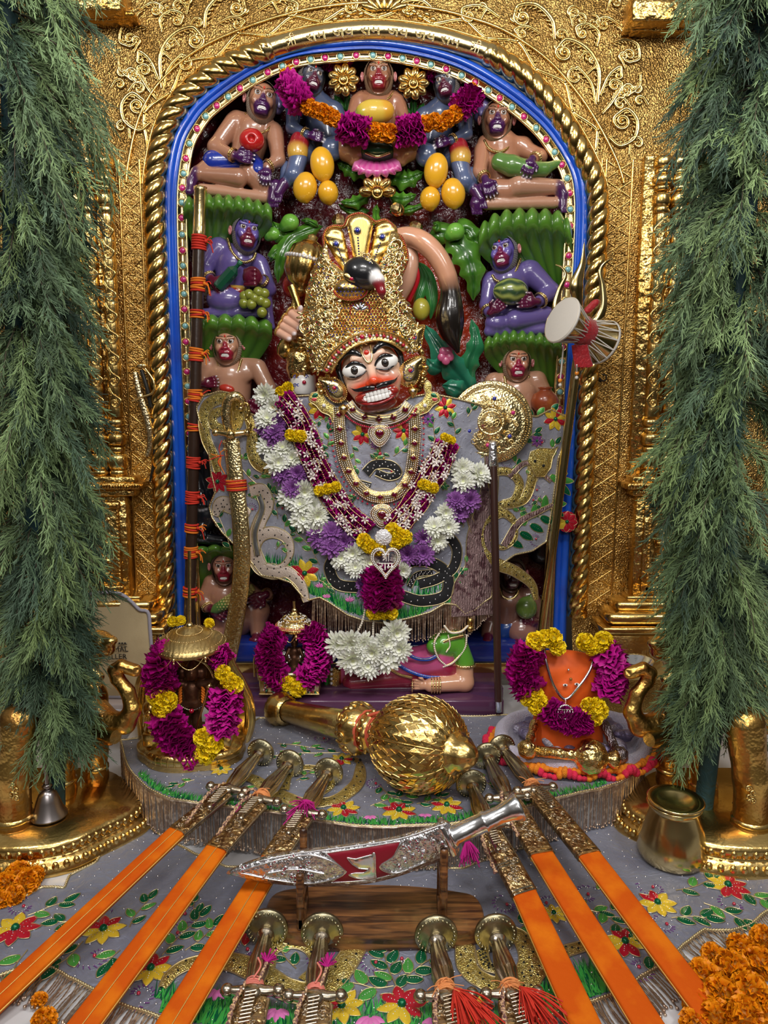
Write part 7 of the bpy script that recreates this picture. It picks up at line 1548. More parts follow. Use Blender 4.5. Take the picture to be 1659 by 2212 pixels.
UC.part(eb,'embroidery',E_M,'embroidered snakes, flowers and green grass edge')
# lower cloth
Z2=-.0975;M2c=clothmap(Z2,21,.003)
c2=[(-120,2010),(0,1969),(91,1924),(140,1925),(150,1897),(209,1868),(257,1794),(321,1789),(345,1806),(422,1851),(489,1878),(600,1880),(1000,1880),(1150,1830),(1233,1800),(1330,1772),(1393,1757),(1402,1785),(1440,1840),(1518,1877),(1659,1886),(1780,1900),(1800,1950),(1659,1973),(1623,1999),(1583,2017),(1522,2017),(1475,2049),(1435,2089),(1384,2114),(1341,2149),(1290,2169),(1186,2203),(1000,2262),(830,2290),(620,2276),(450,2240),(338,2202),(250,2172),(203,2145),(149,2121),(111,2098),(34,2098),(0,2114),(-120,2150)]
c2p=gpath(c2,-.1);LC=Thing('lower_cloth','large grey blue embroidered cloth spread on the marble table under the swords','cloth',G(830,2100,-.1))
mb=MB();sheet(mb,c2p,lambda x,y,d:M2c(x,y),15);LC.part(mb,'silk_cloth',SILK)
ed=resample(np.r_[c2p,c2p[:1]],760);mb=MB();mb.tube(M2c(ed[:,0],ed[:,1],.001),.0028,6);mb.balls(M2c(ed[:,0],ed[:,1],.003),.0021,0,5,4);LC.part(mb,'beaded_edge',E_M[GT])
fl_=gpath(c2[22:45],-.1);fp=resample(fl_,330);ff=M2c(fp[:,0],fp[:,1],.001);mb=MB()
for i0 in range(0,330,30):
    seg=ff[i0:i0+31];nn_=nrm(A([(seg[-1]-seg[0])[1],-(seg[-1]-seg[0])[0],0]));nn_=nn_ if nn_[1]<0 else -nn_;fringe(mb,seg[:30],.075,r=.0017,sag=.35,seed=i0,down=(nn_[0]*.6,nn_[1],-.02),floor=-.098)
LC.part(mb,'bead_fringe',BEADF,'pink bronze bead fringe',kind='stuff')
eb=MB();Q2=lambda x,y:g2(x,y,-.1)
for (x,y),r,cc,a in (((34,2015),33,(RED_,RED_,YEL,YEL,YEL,RED_,RED_,RED_),.2),((224,2016),30,(YEL,RED_,RED_,RED_,YEL,YEL,YEL,YEL),.3),((326,2100),28,(YEL,RED_,RED_,RED_,RED_,YEL,YEL),.1),((536,2020),26,(RED_,),0),((868,2182),31,(RED_,RED_,RED_,RED_,YEL,YEL,YEL,RED_),.2),((738,2180),28,(YEL,YEL,YEL,RED_,RED_),.2),((1018,2182),28,(RED_,YEL,YEL,RED_),0),((1196,1983),20,(YEL,),0),((1420,1958),28,(YEL,YEL,RED_,RED_,YEL,YEL,YEL,YEL),0),((1572,1918),31,(RED_,RED_,YEL,YEL,YEL,RED_,RED_,RED_),.2),((1350,2042),28,(YEL,RED_,RED_,YEL),.4)):eflower(eb,M2c,Q2(x,y),r,cc,a)
for a,b,n,s in (((60,1985),(135,1955),3,26),((190,2000),(130,2000),3,26),((60,2060),(30,2100),2,30),((180,2040),(130,2090),3,30),((280,2010),(320,1950),4,24),((260,2060),(240,2090),3,28),((350,2070),(430,1990),6,26),((430,1990),(420,1960),2,22),((400,2060),(460,2010),4,24),((640,2100),(600,2050),4,24),((860,2150),(830,2070),6,28),((850,2140),(760,2130),4,30),((860,2130),(930,2080),5,28),((1100,2050),(1150,1990),5,26),((1210,1960),(1290,1975),4,24),((1300,1970),(1350,2020),4,26),((1300,1900),(1340,1960),3,24),((1460,1930),(1540,1905),4,26),((1450,1990),(1520,1990),4,28),((1600,1930),(1650,1950),3,28),((1520,1960),(1600,1990),3,28),((1380,1985),(1400,2070),4,26),((1110,1900),(1150,1950),3,22)):sprig(eb,M2c,Q2(*a),Q2(*b),n,s,int(a[0]),.4)
for x,y in ((52,1968),(208,1990),(400,1982),(384,2022),(205,2075),(300,2155),(535,2060),(812,2090),(868,2080),(1180,1960),(1095,1960),(1410,1925),(1555,1890),(1585,1960),(1440,2005),(1270,1940),(1380,2095),(1150,2035),(700,2080)):ecurl(eb,M2c,Q2(x,y),19,x)
def gs(pts,w_,**k):esnake(eb,M2c,gpath(pts,-.1),w_,**k)
gs([(350,2142),(378,2106),(430,2084),(500,2086),(560,2112),(620,2146),(680,2148),(730,2110),(765,2058),(772,2030)],lambda t:8+26*np.sin(PI*np.clip(t*.75,0,1))**.6);gs([(575,2100),(585,2062),(630,2044),(675,2058),(690,2098),(660,2130)],22)
gs([(1004,2050),(1012,2100),(1060,2134),(1110,2128),(1142,2090),(1130,2040),(1100,2020)],26);gs([(1126,2150),(1160,2104),(1204,2072),(1262,2050),(1300,2052)],lambda t:30-16*t);gs([(1040,2060),(1052,2094),(1090,2104)],16)
for p_,h,n,sd in (([(350,2190),(420,2214),(520,2225),(640,2232)],40,420,1),([(340,2160),(420,2180),(520,2190)],34,130,2),([(1100,2216),(1200,2190),(1300,2150),(1345,2130)],40,420,3),([(1110,2180),(1200,2150),(1290,2110)],34,150,4),([(640,2225),(900,2235),(1100,2218)],36,420,5),([(700,2190),(900,2200),(1040,2190)],30,130,6)):grass(eb,M2c,spline(gpath(p_,-.1),8),h,n,sd,lean=.35,up=UPG,cols=(GR_,GL,GD) if n>200 else (GD,GR_))
for x,y in ((470,2145),(600,2188),(800,2205),(940,2205)):lotus(eb,M2c,Q2(x,y),20)
dots(eb,M2c,c2p,24,6,.0021);LC.part(eb,'embroidery',E_M,'embroidered flowers, leaves, gold snakes and grass')

# ============================================================ swords
VEL=mat('orange_velvet',(.56,.085,.002),.8,bump=('noise',90,.35,.003),vary=(16,(.68,.16,.004),.45,.68),spec=.15)
DISCP=mat('patina_brass',(.33,.30,.19),.32,1,[('noise',60,.4,.003)],(30,(.55,.48,.3),.45,.7))
STEEL=mat('pale_bronze',(.55,.47,.36),.24,1,('noise',60,.3,.002),(24,(.3,.22,.14),.5,.75))
def bar(mb,pts,wd,side,hw,hh,m=0,sq=.35):      # flattened tube along pts; side dir; half width / height
    n=20;th_=np.arange(n)/n*2*PI;up=nrm(np.cross(wd,side));ca=np.sign(np.cos(th_))*np.abs(np.cos(th_))**sq;sa=np.sign(np.sin(th_))*np.abs(np.sin(th_))**sq
    hw=np.broadcast_to(hw,(len(pts),));hh=np.broadcast_to(hh,(len(pts),));g=pts[:,None]+(hw[:,None]*ca)[...,None]*side+(hh[:,None]*sa)[...,None]*up;mb.grid(g,m,cv=True)
    for e in (0,-1):mb.add(np.concatenate([g[e],pts[e:e+1] if e==0 else pts[-1:]]),np.stack([np.arange(n),(np.arange(n)+1) % n,np.full(n,n)],1) if e else np.stack([(np.arange(n)+1) % n,np.arange(n),np.full(n,n)],1),m)
def sword(label,Apt,Gd,Lk,B,R_=.034,wid=.021,dec='',grp='swords laid on the cloth',seed=0,twist=0.0):
    a,g_,l,b=[G(*q) for q in (Apt,Gd,Lk,B)];T=Thing('sword',label,'sword',g_,grp);d=nrm(g_-a);side=nrm(np.cross(d,(0,0,1)));up=np.cross(side,d);L=np.linalg.norm(g_-a)
    Rb=basis(-d,(0,0,1));mb=MB();mb.lathe([(0,.016),(.005,.015),(.006,.010),(.010,.008),(R_*.78,.005),(R_*.82,.007),(R_*.97,.005),(R_,.001),(R_*.97,-.003),(R_*.6,-.004),(R_*.3,-.010),(0,-.012)],a,44,R=Rb);aa=np.arange(26)/26*2*PI
    for zz,rr_ in ((.006,.88),(-.0035,.85)):mb.balls(a+(np.c_[np.cos(aa)*R_*rr_,np.sin(aa)*R_*rr_,np.full(26,zz)])@Rb.T,R_*.07,0,6,4)
    T.part(mb,'pommel_disc',DISCP)
    mb=MB();pr=[(.006,.0),(.013,.004),(.016,.010),(.011,.020),(.0115,.028),(.0165,L*.50),(.0175,L*.62),(.014,L*.82),(.010,L*.93),(.014,L*.98),(.011,L*1.02)];Rg=basis(d,up);prr=resample(A(pr),50);mb.lathe(prr,a+d*.006,40,R=Rg,mod=lambda t,z:1+.13*np.sin(t*8+z*twist)*((z>.02) & (z<L*.92)));T.part(mb,'grip',STEEL)
    mb=MB();cg=g_+up*.002
    for s in (-1,1):mb.tube([cg,cg+side*s*.020+d*.002,cg+side*s*.036],[.012,.009,.006],12);mb.ball(cg+side*s*.041,.0105,0,16,10);mb.ball(cg+side*s*.041,(.0115,.0115,.003),0,14,6)
    mb.ball(cg+d*.004,(.018,.018,.013),0,16,10);bar(mb,resample([cg+d*.0,cg+d*.035,cg+d*.075],14),d,side,np.linspace(.012,.003,14),np.linspace(.012,.010,14),0,1.0);mb.ball(cg+d*.08+up*.004,.006,0,10,8)
    for k in range(9):mb.tube([cg+d*(.012+k*.007)-side*.008+up*.012,cg+d*(.016+k*.007)+side*.008+up*.012],.0022,6)
    T.part(mb,'cross_guard',STEEL)
    dl=nrm(l-g_);sl=nrm(np.cross(dl,(0,0,1)));upl=np.cross(sl,dl);st=g_+dl*.012-upl*.004;n=30;pts=resample([st,l-upl*.004],n);mb=MB();bar(mb,pts,dl,sl,wid*np.linspace(.95,1.04,n),.0085);T.part(mb,'scabbard_mouth',ENGR,'engraved brass scabbard mouth')
    mb=MB();Ls=np.linalg.norm(l-st);rs=np.random.RandomState(seed+5)
    for t in (.30,.52,.56,.93,.98):bar(mb,resample([st+dl*Ls*t,st+dl*(Ls*t+.003)],3),dl,sl,wid*1.05,.0096)
    for k in range(16):c=(rs.uniform(-.6,.6)*wid,rs.uniform(.15,.9)*Ls);sp=spiral(c,.006,1.2,rs.uniform(0,6),10);mb.tube(st+dl*sp[:,1:2]+sl*sp[:,0:1]+upl*.0088,.0012,5)
    mb.tube(pts-sl*wid*1.0+upl*.002,.0035,8);T.part(mb,'mouth_bands',STEEL)
    db=nrm(b-l);sb=nrm(np.cross(db,(0,0,1)));ub=np.cross(sb,db);n=40;pts=resample([l-db*.004,b],n)-ub*.004;wv=wid*np.linspace(.98,1.05,n);mb=MB();bar(mb,pts,db,sb,wv,.0078,0,.45);T.part(mb,'velvet_scabbard',VEL,'orange velvet scabbard')
    mb=MB();
    if 'c' in dec:mb.tube(pts+ub*.0086-sb*wid*.12,.0011,5)
    for s in (-1,1):mb.tube(pts+sb*(wv*.985)[:,None]*s,.0016,6)
    T.part(mb,'gold_piping',mat('gold_braid',(.70,.42,.10),.45,.6))
    if dec.strip('c'):
        mb=MB();hg=a+d*L*.93
        if 'p' in dec:thread(mb,hg,d,.0145,.016,3,6,seed);tassel(mb,hg+up*.012+side*.01,.035,3,10,seed,1.0,(.3,-.3,.2))
        if 'm' in dec:thread(mb,hg,d,.0155,.02,2,8,seed);tassel(mb,hg+up*.014,.038,2,60,seed,.9,(d[0]*.7,d[1]*.7,.2),.0011)
        if 'b' in dec:
            q=spline([hg+side*.012+up*.008,hg+d*.04+side*.022+up*.012,hg+d*.09+side*.024+up*.008,hg+d*.15+side*.020+up*.004],8);nq=len(q)
            for s in (0,PI):mb.tube(q+(np.cos(np.arange(nq)*1.3+s)*.0022)[:,None]*side+(np.sin(np.arange(nq)*1.3+s)*.0022)[:,None]*up,.0024,6,4)
        if 't' in dec:e=g_+side*.045+A((0,-.02,-.012));mb.tube(spline([hg+up*.01,hg+side*.03+up*.012,e],6),.0026,6,4);mb.ball(e,.007,2,10,8);tassel(mb,e,.036,2,60,seed,.55,(.1,-.7,-.5),.0011)
        if 'T' in dec:e=hg-side*.016+up*.018-d*.03;mb.tube(spline([hg+up*.01-side*.008,e],3),.003,6,4);tassel(mb,e,.022,2,40,seed,.7,tuple(-d),.0010)
        if 'r' in dec:tassel(mb,g_-side*.012+up*.014,.075,0,90,seed,.55,(-side[0]*.35+d[0]*.8,d[1]*.8,.05),.0012)
        if 'k' in dec:mb.tube(spline([hg+up*.016,hg+up*.02-d*.02-side*.008,hg+up*.018-d*.04],6),.0016,5,5);thread(mb,hg,d,.0135,.010,5,5,seed)
        T.part(mb,'thread_tie',[TR,TO,TP,TPE,TBR,mat('pink_string',(.75,.22,.17),.8)],'coloured threads tied round the grip')
    return T
sword('leftmost long orange velvet sword with gold centre line, its disc near the throne base',(563,1626,.034),(492,1706,.030),(380,1796,.012),(-70,2216,-.083),dec='cb',seed=1,twist=30)
sword('second long orange velvet sword from the left, peach thread and magenta tassel at its grip',(626,1650,.034),(560,1728,.030),(466,1834,.006),(120,2290,-.083),wid=.024,dec='cpbt',seed=2)
sword('third orange velvet sword from the left, magenta thread on its grip',(710,1668,.034),(655,1756,.028),(588,1856,.000),(318,2300,-.083),wid=.025,dec='cm',seed=3)
sword('orange velvet sword right of the wooden stand, grip hidden behind the silver knife handle',(1018,1694,.034),(1054,1786,.026),(1134,1930,-.030),(1306,2300,-.083),wid=.024,dec='bt',seed=4)
sword('middle orange velvet sword of the three on the right side',(1052,1634,.034),(1098,1724,.030),(1172,1846,.000),(1450,2290,-.083),wid=.024,dec='b',seed=5)
sword('rightmost orange velvet sword, tied with peach cloth at its grip beside the basket',(1084,1616,.036),(1156,1706,.034),(1274,1846,.004),(1622,2300,-.083),wid=.024,dec='p',seed=6)
sword('short brass sword hilt, leftmost of the four at the bottom edge',(577,2006,-.062),(546,2142,-.066),(526,2240,-.074),(440,2600,-.083),R_=.038,wid=.026,dec='kbT',grp='swords at the bottom edge',seed=7)
sword('short brass sword hilt, second from left of the four at the bottom edge',(696,2014,-.062),(680,2154,-.066),(672,2250,-.074),(640,2600,-.083),R_=.038,wid=.026,dec='kbT',grp='swords at the bottom edge',seed=8)
sword('brass sword hilt with orange wrap and red tassel, third of four at the bottom edge',(942,2020,-.062),(964,2152,-.066),(980,2250,-.074),(1040,2600,-.083),R_=.038,wid=.026,dec='bpr',grp='swords at the bottom edge',seed=9,twist=60)
sword('brass sword hilt with red tassel, rightmost of the four at the bottom edge',(1071,2017,-.062),(1106,2148,-.066),(1130,2250,-.074),(1230,2600,-.083),R_=.038,wid=.026,dec='bpr',grp='swords at the bottom edge',seed=10,twist=50)

# ============================================================ big mace on the upper cloth
MC0=G(905,1606,.105);MT0=G(598,1530,.045);dM=nrm(MC0-MT0);Rm=basis(dM,(0,0,1));T=Thing('large_mace','large gold mace with scaled melon shaped head lying on the upper cloth','mace',A([MC0[0],MC0[1],0]))
LM=np.linalg.norm(MC0-MT0);mb=MB();t=np.linspace(-.5*PI,.5*PI,80);prof=np.c_[.104*np.cos(t)**.92+.0,.114*np.sin(t)]
def melon(th_,z):
    rib=np.cos(th_*4);q=np.abs(rib)**.5;seg=th_*8/(2*PI);return (.985+.02*q)*(1+0*z)
mb.lathe(prof,MC0,144,R=Rm,mod=melon)
for k in range(8):      # raised ribs
    a=k*PI/4+PI/8;pp=np.stack([.1035*np.cos(t)*math.cos(a),.1035*np.cos(t)*math.sin(a),.114*np.sin(t)],1)[4:-4];mb.tube(MC0+pp@Rm.T,.0032,7)
sc_=MB()
for k in range(8):      # scales between the ribs
    for i in range(15):
        z=-1.28+i*.185;nn_=2 if i % 2 else 3
        for j in range(nn_+1):
            w_=(j-(nn_)/2)/(nn_+.6)*.62;a=k*PI/4+w_;r_=.1045*math.cos(z)+.0;c=A([r_*math.cos(a),r_*math.sin(a),.115*math.sin(z)]);n_=nrm(c*A([1,1,.8]));tz=nrm(A([-math.sin(z)*math.cos(a),-math.sin(z)*math.sin(a),math.cos(z)]));tx=np.cross(n_,tz);L_=.0145*(math.cos(z)*.6+.5)
            v=[c+n_*.0022,c+tx*L_*.62-tz*L_*.1+n_*.0005,c+tz*L_*1.0+n_*.0008,c-tx*L_*.62-tz*L_*.1+n_*.0005,c-tz*L_*.9+n_*.0030];v=MC0+A(v)@Rm.T;sc_.add(v,A([[0,1,2],[0,2,3],[0,3,4],[0,4,1]]))
            e=MC0+(A([c+tx*L_*.62+n_*.001,c-tz*L_*.9+n_*.003,c-tx*L_*.62+n_*.001]))@Rm.T;sc_.tube(e,.0012,4)
hd_=T.part(mb,'mace_head',GOLD,'melon shaped head');T.part(sc_,'scales',GOLD,parent=hd_,smooth=False)
mb=MB();tip=MC0+dM*.105;mb.lathe([(.042,-.012),(.048,-.004),(.044,.004),(.034,.012),(.036,.022),(.028,.032),(.022,.040),(.016,.046),(0,.050)],tip,40,R=Rm,mod=lambda t,z:1+.05*np.abs(np.sin(t*6)));T.part(mb,'tip_boss',GOLD)
mb=MB();neck=MC0-dM*.105;pr=[(.036,.0),(.040,-.008),(.032,-.018),(.044,-.026),(.047,-.036),(.040,-.046),(.046,-.054),(.056,-.070),(.058,-.092),(.050,-.110),(.036,-.122),(.030,-.126)];mb.lathe([(a_,b_) for a_,b_ in pr],neck,48,R=Rm,mod=lambda t,z:1+.07*np.abs(np.sin(t*5+z*30)))
for zz,rr_,nb in ((-.086,.056,10),(-.104,.050,10),(-.038,.047,14),(-.012,.038,14)):
    for k in range(nb):a=k/nb*2*PI;c=neck+Rm@A([math.cos(a)*rr_,math.sin(a)*rr_,zz]);mb.ball(c,.0095 if nb<12 else .007,0,12,8)
for k in range(8):a=k/8*2*PI;c=Rm@A([math.cos(a),math.sin(a),0]);B_=basis(c);sp=spiral((0,0),.016,1.3,k,16);mb.tube(neck-dM*.09+c*.060+sp[:,:1]*B_[:,0]+sp[:,1:]*B_[:,1],.0028,6)
T.part(mb,'collar',GOLD)
mb=MB();s0=neck-dM*.12;Ls=np.linalg.norm(s0-MT0);mb.lathe([(.030,0),(.036,-.01),(.032,-Ls*.4),(.028,-Ls*.8),(.027,-Ls*.9)],s0,40,R=Rm,mod=lambda t,z:1+.03*np.abs(np.sin(t*8)));T.part(mb,'handle',GOLD,'fluted handle')
mb=MB();mb.lathe([(0,-.03),(.012,-.026),(.022,-.020),(.030,-.014),(.040,-.004),(.044,.010),(.042,.022),(.036,.032),(.038,.040),(.029,.046)],MT0,40,R=Rm,mod=lambda t,z:1+.05*np.abs(np.sin(t*8)));T.part(mb,'end_knob',GOLD)
mb=MB();thread(mb,neck-dM*.058,dM,.0475,.012,0,4,2);thread(mb,neck-dM*.022,dM,.041,.014,0,5,3);mb.tube(spline([neck-dM*.058+A((0,-.02,.044)),neck-dM*.04+A((.01,-.02,.055)),neck-dM*.03+A((.03,-.02,.06))],5),.004,6);T.part(mb,'thread_binding',mat('coral_thread',(.60,.10,.05),.8),'coral thread bands')

# ============================================================ silver knife on its wooden stand
KY=-.975;T=Thing('kukri_knife','curved knife in embossed silver scabbard with dark red panel, resting on the wooden stand','knife',P(740,1915,KY))
ko=spline([(489,1886),(525,1865),(571,1849),(625,1838),(679,1831),(776,1819),(862,1804),(925,1785),(966,1772),(980,1806),(990,1843),(926,1869),(862,1893),(795,1909),(720,1915),(627,1913),(560,1905),(520,1896)],5,True)
fk=lambda s:(lambda x,y,d:P(x,y,KY-s*.016*(1-(1-np.minimum(1,d/30))**2)**.5));mb=MB();sheet(mb,ko,fk(1),6);m2=MB();v,f,d,bp=tri(ko,9);m2.add(fk(-1)(v[:,0],v[:,1],d),f);T.part(mb,'scabbard_front',SILVERE);T.part(m2,'scabbard_back',SILVERE)
def plate(poly,dz,m,nm,mb=None,ed=True,em=SILVER):
    mb=MB();pl=A(poly,float);ff_=lambda x,y,d:P(x,y,KY-.016*(1-(1-np.minimum(1,seg_dist(np.stack([x,y],1),ko)/30))**2)**.5-dz-.001*np.minimum(1,d/3));sheet(mb,pl,ff_,6)
    if ed:q=resample(np.r_[pl,pl[:1]],70);mb.tube(ff_(q[:,0],q[:,1],np.zeros(70)),.0014,5,1)
    return T.part(mb,nm,[m,em])
REDP=mat('dark_red_panel',(.26,.004,.02),.45,bump=('noise',200,.2,.001));plate([(703,1843),(776,1832),(866,1817),(850,1850),(818,1872),(850,1888),(800,1901),(712,1907),(750,1884)],.0012,REDP,'red_panel')
plate([(750,1853),(768,1856),(790,1850),(806,1846),(804,1843),(810,1842),(812,1904),(806,1906),(790,1900),(768,1896),(752,1890),(766,1886),(786,1886),(798,1878),(776,1876),(760,1866)],.003,SILVER,'flag_emblem')
mb=MB();rs=np.random.RandomState(6)
for k in range(120):
    c=rs.uniform([520,1775],[985,1912]);
    if not inside(c[None],ko)[0] or seg_dist(c[None],ko)[0]<6 or (700<c[0]<862):continue
    sp=spiral(c,rs.uniform(4,8),1.2,rs.uniform(0,6),11,rs.choice([-1,1]));dd_=seg_dist(sp,ko);mb.tube(P(sp[:,0],sp[:,1],KY-.0165*(1-(1-np.minimum(1,dd_/30))**2)**.5-.001),.0011,5,0);mb.ball(P(c[0],c[1],KY-.017*(1-(1-min(1,seg_dist(c[None],ko)[0]/30))**2)**.5-.002),.0014,1,6,4)
for pth in ([(520,1882),(600,1858),(680,1848),(746,1884),(680,1908),(600,1902),(520,1886)],[(580,1886),(640,1878),(700,1888)],[(870,1818),(850,1850),(820,1873),(856,1886),(920,1862)],[(560,1860),(640,1844),(730,1832),(862,1812),(960,1780)]):
    q=resample(spline(pth,6),60);dd_=seg_dist(q,ko);mb.tube(P(q[:,0],q[:,1],KY-.0165*(1-(1-np.minimum(1,dd_/30))**2)**.5-.001),.0016,6,0)
T.part(mb,'embossing',[SILVER,REDP])
h0,h1=P(978,1806,KY),P(1120,1742,KY+.01);dh=h1-h0;Lh=np.linalg.norm(dh);mb=MB();s_=.00083;mb.lathe([(0,-.004),(26*s_,-.003),(26*s_,.002),(21*s_,.006),(21*s_,Lh*.45),(23*s_,Lh*.47),(23*s_,Lh*.5),(20*s_,Lh*.53),(19*s_,Lh*.72),(23*s_,Lh*.86),(31*s_,Lh*.99),(30*s_,Lh*1.03),(0,Lh*1.05)],h0,36,R=basis(dh));T.part(mb,'handle',SILVER,'smooth silver handle')
mb=MB();mb.box(P(966,1808,KY),(.012,.036,.062),0,rotm('Y',math.atan2(dh[2],-dh[0])+PI),bev=.003);T.part(mb,'scabbard_throat',SILVER)
WOOD=mat('sheesham_wood',(.14,.055,.02),.35,coat=.35,bump=('noise',30,.1,.002));n_=WOOD.node_tree;tcn=n_.nodes.new('ShaderNodeTexCoord');mp=n_.nodes.new('ShaderNodeMapping');mp.inputs['Scale'].default_value=(3,34,30);nz=n_.nodes.new('ShaderNodeTexNoise');nz.inputs['Scale'].default_value=2.4;nz.inputs['Detail'].default_value=6;nz.inputs['Distortion'].default_value=1.4;rr2=n_.nodes.new('ShaderNodeValToRGB');rr2.color_ramp.elements[0].position=.35;rr2.color_ramp.elements[0].color=(.035,.012,.006,1);rr2.color_ramp.elements[1].position=.7;rr2.color_ramp.elements[1].color=(.28,.115,.035,1)
n_.links.new(tcn.outputs['Object'],mp.inputs[0]);n_.links.new(mp.outputs[0],nz.inputs['Vector']);n_.links.new(nz.outputs[0],rr2.inputs[0]);n_.links.new(rr2.outputs[0],n_.nodes['Principled BSDF'].inputs['Base Color'])
T=Thing('knife_stand','dark brown wooden display stand with two posts under the silver knife','stand',G(810,1970,-.1));bo=spline([G(x,y,-.066)[:2] for x,y in ((577,1985),(590,1935),(640,1919),(744,1912),(880,1914),(985,1926),(1028,1940),(1042,1985),(1008,2012),(900,2021),(800,2023),(700,2020),(620,2010))],5,True)
mb=MB();v,f,d,bp=tri(bo,.03);mb.add(np.c_[v,np.full(len(v),-.066)],f);bL=np.r_[bo,bo[:1]];c0_=bo.mean(0);prs=[(1.0,-.066),(1.012,-.068),(1.015,-.075),(1.0,-.079),(1.008,-.083),(1.03,-.088),(1.03,-.094),(1.01,-.097)];mb.grid(np.stack([np.c_[c0_+(bL-c0_)*s,np.full(len(bL),z)] for s,z in prs],0),0);T.part(mb,'base_board',WOOD)
for x,yb,yt in ((655,1975,1890),(955,1988,1836)):
    b0=G(x,yb,-.066);mb=MB();zt=P(x,yt,KY-.035)[2];mb.box((b0[0],KY-.03,(-.066+zt)/2),(.014,.012,zt+.066),0,bev=.004);mb.box((b0[0],KY+.004,-.066+.012),(.014,.08,.024),0,bev=.003);z2=P(x,1790 if x<800 else 1770,KY+.03)[2];mb.box((b0[0],KY+.032,(-.066+z2)/2),(.014,.012,z2+.066),0,bev=.004);mb.box((b0[0],KY,P(x,1905 if x<800 else 1862,KY)[2]-.012),(.013,.06,.016),0,bev=.003);T.part(mb,'post',WOOD)
# ============================================================ small shrines, stone idol, elephants, pot, bag, trees
BRZ=mat('dark_bronze',(.13,.055,.03),.38,.7,('noise',80,.4,.002),(40,(.30,.15,.08),.5,.75))
def figidol(T,x,y0,y1,Y,col,nm='idol_body'):     # small standing many-armed figure, px from feet y0 to head y1
    h=y0-y1;F=Fig(k=3,vox=1.1);q=lambda a,b,d=0:(x+a*h,y0-b*h,Y-d)
    for s in (-1,1):
        F.chain([q(s*.06,.02,.004),q(s*.065,.26),q(s*.05,.48)],[.045*h,.055*h,.07*h],col);F.cap(q(s*.06,.02,.004),q(s*.08,.0,.016),.04*h,.04*h,col)
        for k,a in enumerate((-.5,0,.45,.9)):F.chain([q(s*.10,.70),q(s*(.22+.03*k),.66+a*.10,.01),q(s*(.30+.02*k),.62+a*.28,.02)],[.05*h,.038*h,.028*h],col);F.ell(q(s*(.31+.02*k),.63+a*.30,.022),(.035*h,)*3,col)
    F.ell(q(0,.60),(.11*h,.08*h,.15*h),col);F.ell(q(0,.48),(.10*h,.07*h,.07*h),col);F.ell(q(0,.84,.008),(.085*h,.08*h,.10*h),col);F.ell(q(0,.82,.022),(.02*h,.02*h,.03*h),col)
    for s in (-1,1):F.ell(q(s*.12,.84),(.07*h,.06*h,.08*h),col)
    F.cap(q(0,.92),q(0,1.0),.07*h,.02*h,col);m=F.mesh();m.hasc=False;return T.part(m,nm,BRZ)
def parasol(T,x,y,r,Y,hgt,m,beads=False,rod=None,tilt=.0):
    s=float(spx(x,y,Y));c=P(x,y,Y);R=basis((0,-tilt,1),(0,1,0));mb=MB();mb.lathe([(0,hgt),(.18*r*s,hgt*.94),(.26*r*s,hgt*.78),(.34*r*s,hgt*.72),(.62*r*s,hgt*.52),(.88*r*s,hgt*.18),(.99*r*s,0),(1.0*r*s,-.008),(.97*r*s,-.008),(.8*r*s,hgt*.15),(0,hgt*.5)],c,56,R=R);T.part(mb,'umbrella_canopy',m)
    mb=MB();a=np.arange(60)/60*2*PI
    for q,z in ((.36,.715),(.62,.53),(.9,.17),(.99,-.0)):mb.balls(c+(np.c_[np.cos(a)*q*r*s,np.sin(a)*q*r*s,np.full(60,hgt*z+.001)])@R.T,.0012 if not beads else .0024,0,6,4)
    n=7 if not beads else 9
    for k in range(n):
        a0,a1=k/n*2*PI,(k+1)/n*2*PI;t=np.linspace(0,1,14);aa=a0+(a1-a0)*t;mb.tube(c+np.c_[np.cos(aa)*r*s*.97,np.sin(aa)*r*s*.97,-.008-.026*np.sin(PI*t)*(1.2 if not beads else .9)],.0011 if not beads else .0017,5);e=c+A([math.cos(a0)*r*s*.97,math.sin(a0)*r*s*.97,-.016]);mb.ball(e,.0045,0,8,6);mb.ball(e-A((0,0,.008)),.003,0,6,5)
    if beads:g=np.random.RandomState(1).uniform(0,1,(160,2));mb.balls(c+np.c_[np.cos(g[:,0]*6.3)*(.3+.65*g[:,1])*r*s,np.sin(g[:,0]*6.3)*(.3+.65*g[:,1])*r*s,hgt*(.75-.65*g[:,1]**1.3)],.0024,1,6,4);mb.balls(c+np.c_[np.cos(a)*r*s*.96,np.sin(a)*r*s*.96,np.full(60,.004)],.0032,2,6,4)
    T.part(mb,'chain_fringe',[GOLDL,DIAM,mat('coral_bead',(.6,.16,.08),.3)])
    if rod:mb=MB();mb.tube([c+A((0,0,hgt)),P(x-2,rod,Y)],.004,10);mb.ball(c+A((0,0,hgt)),.009,0,12,8);T.part(mb,'rod',GOLDL)
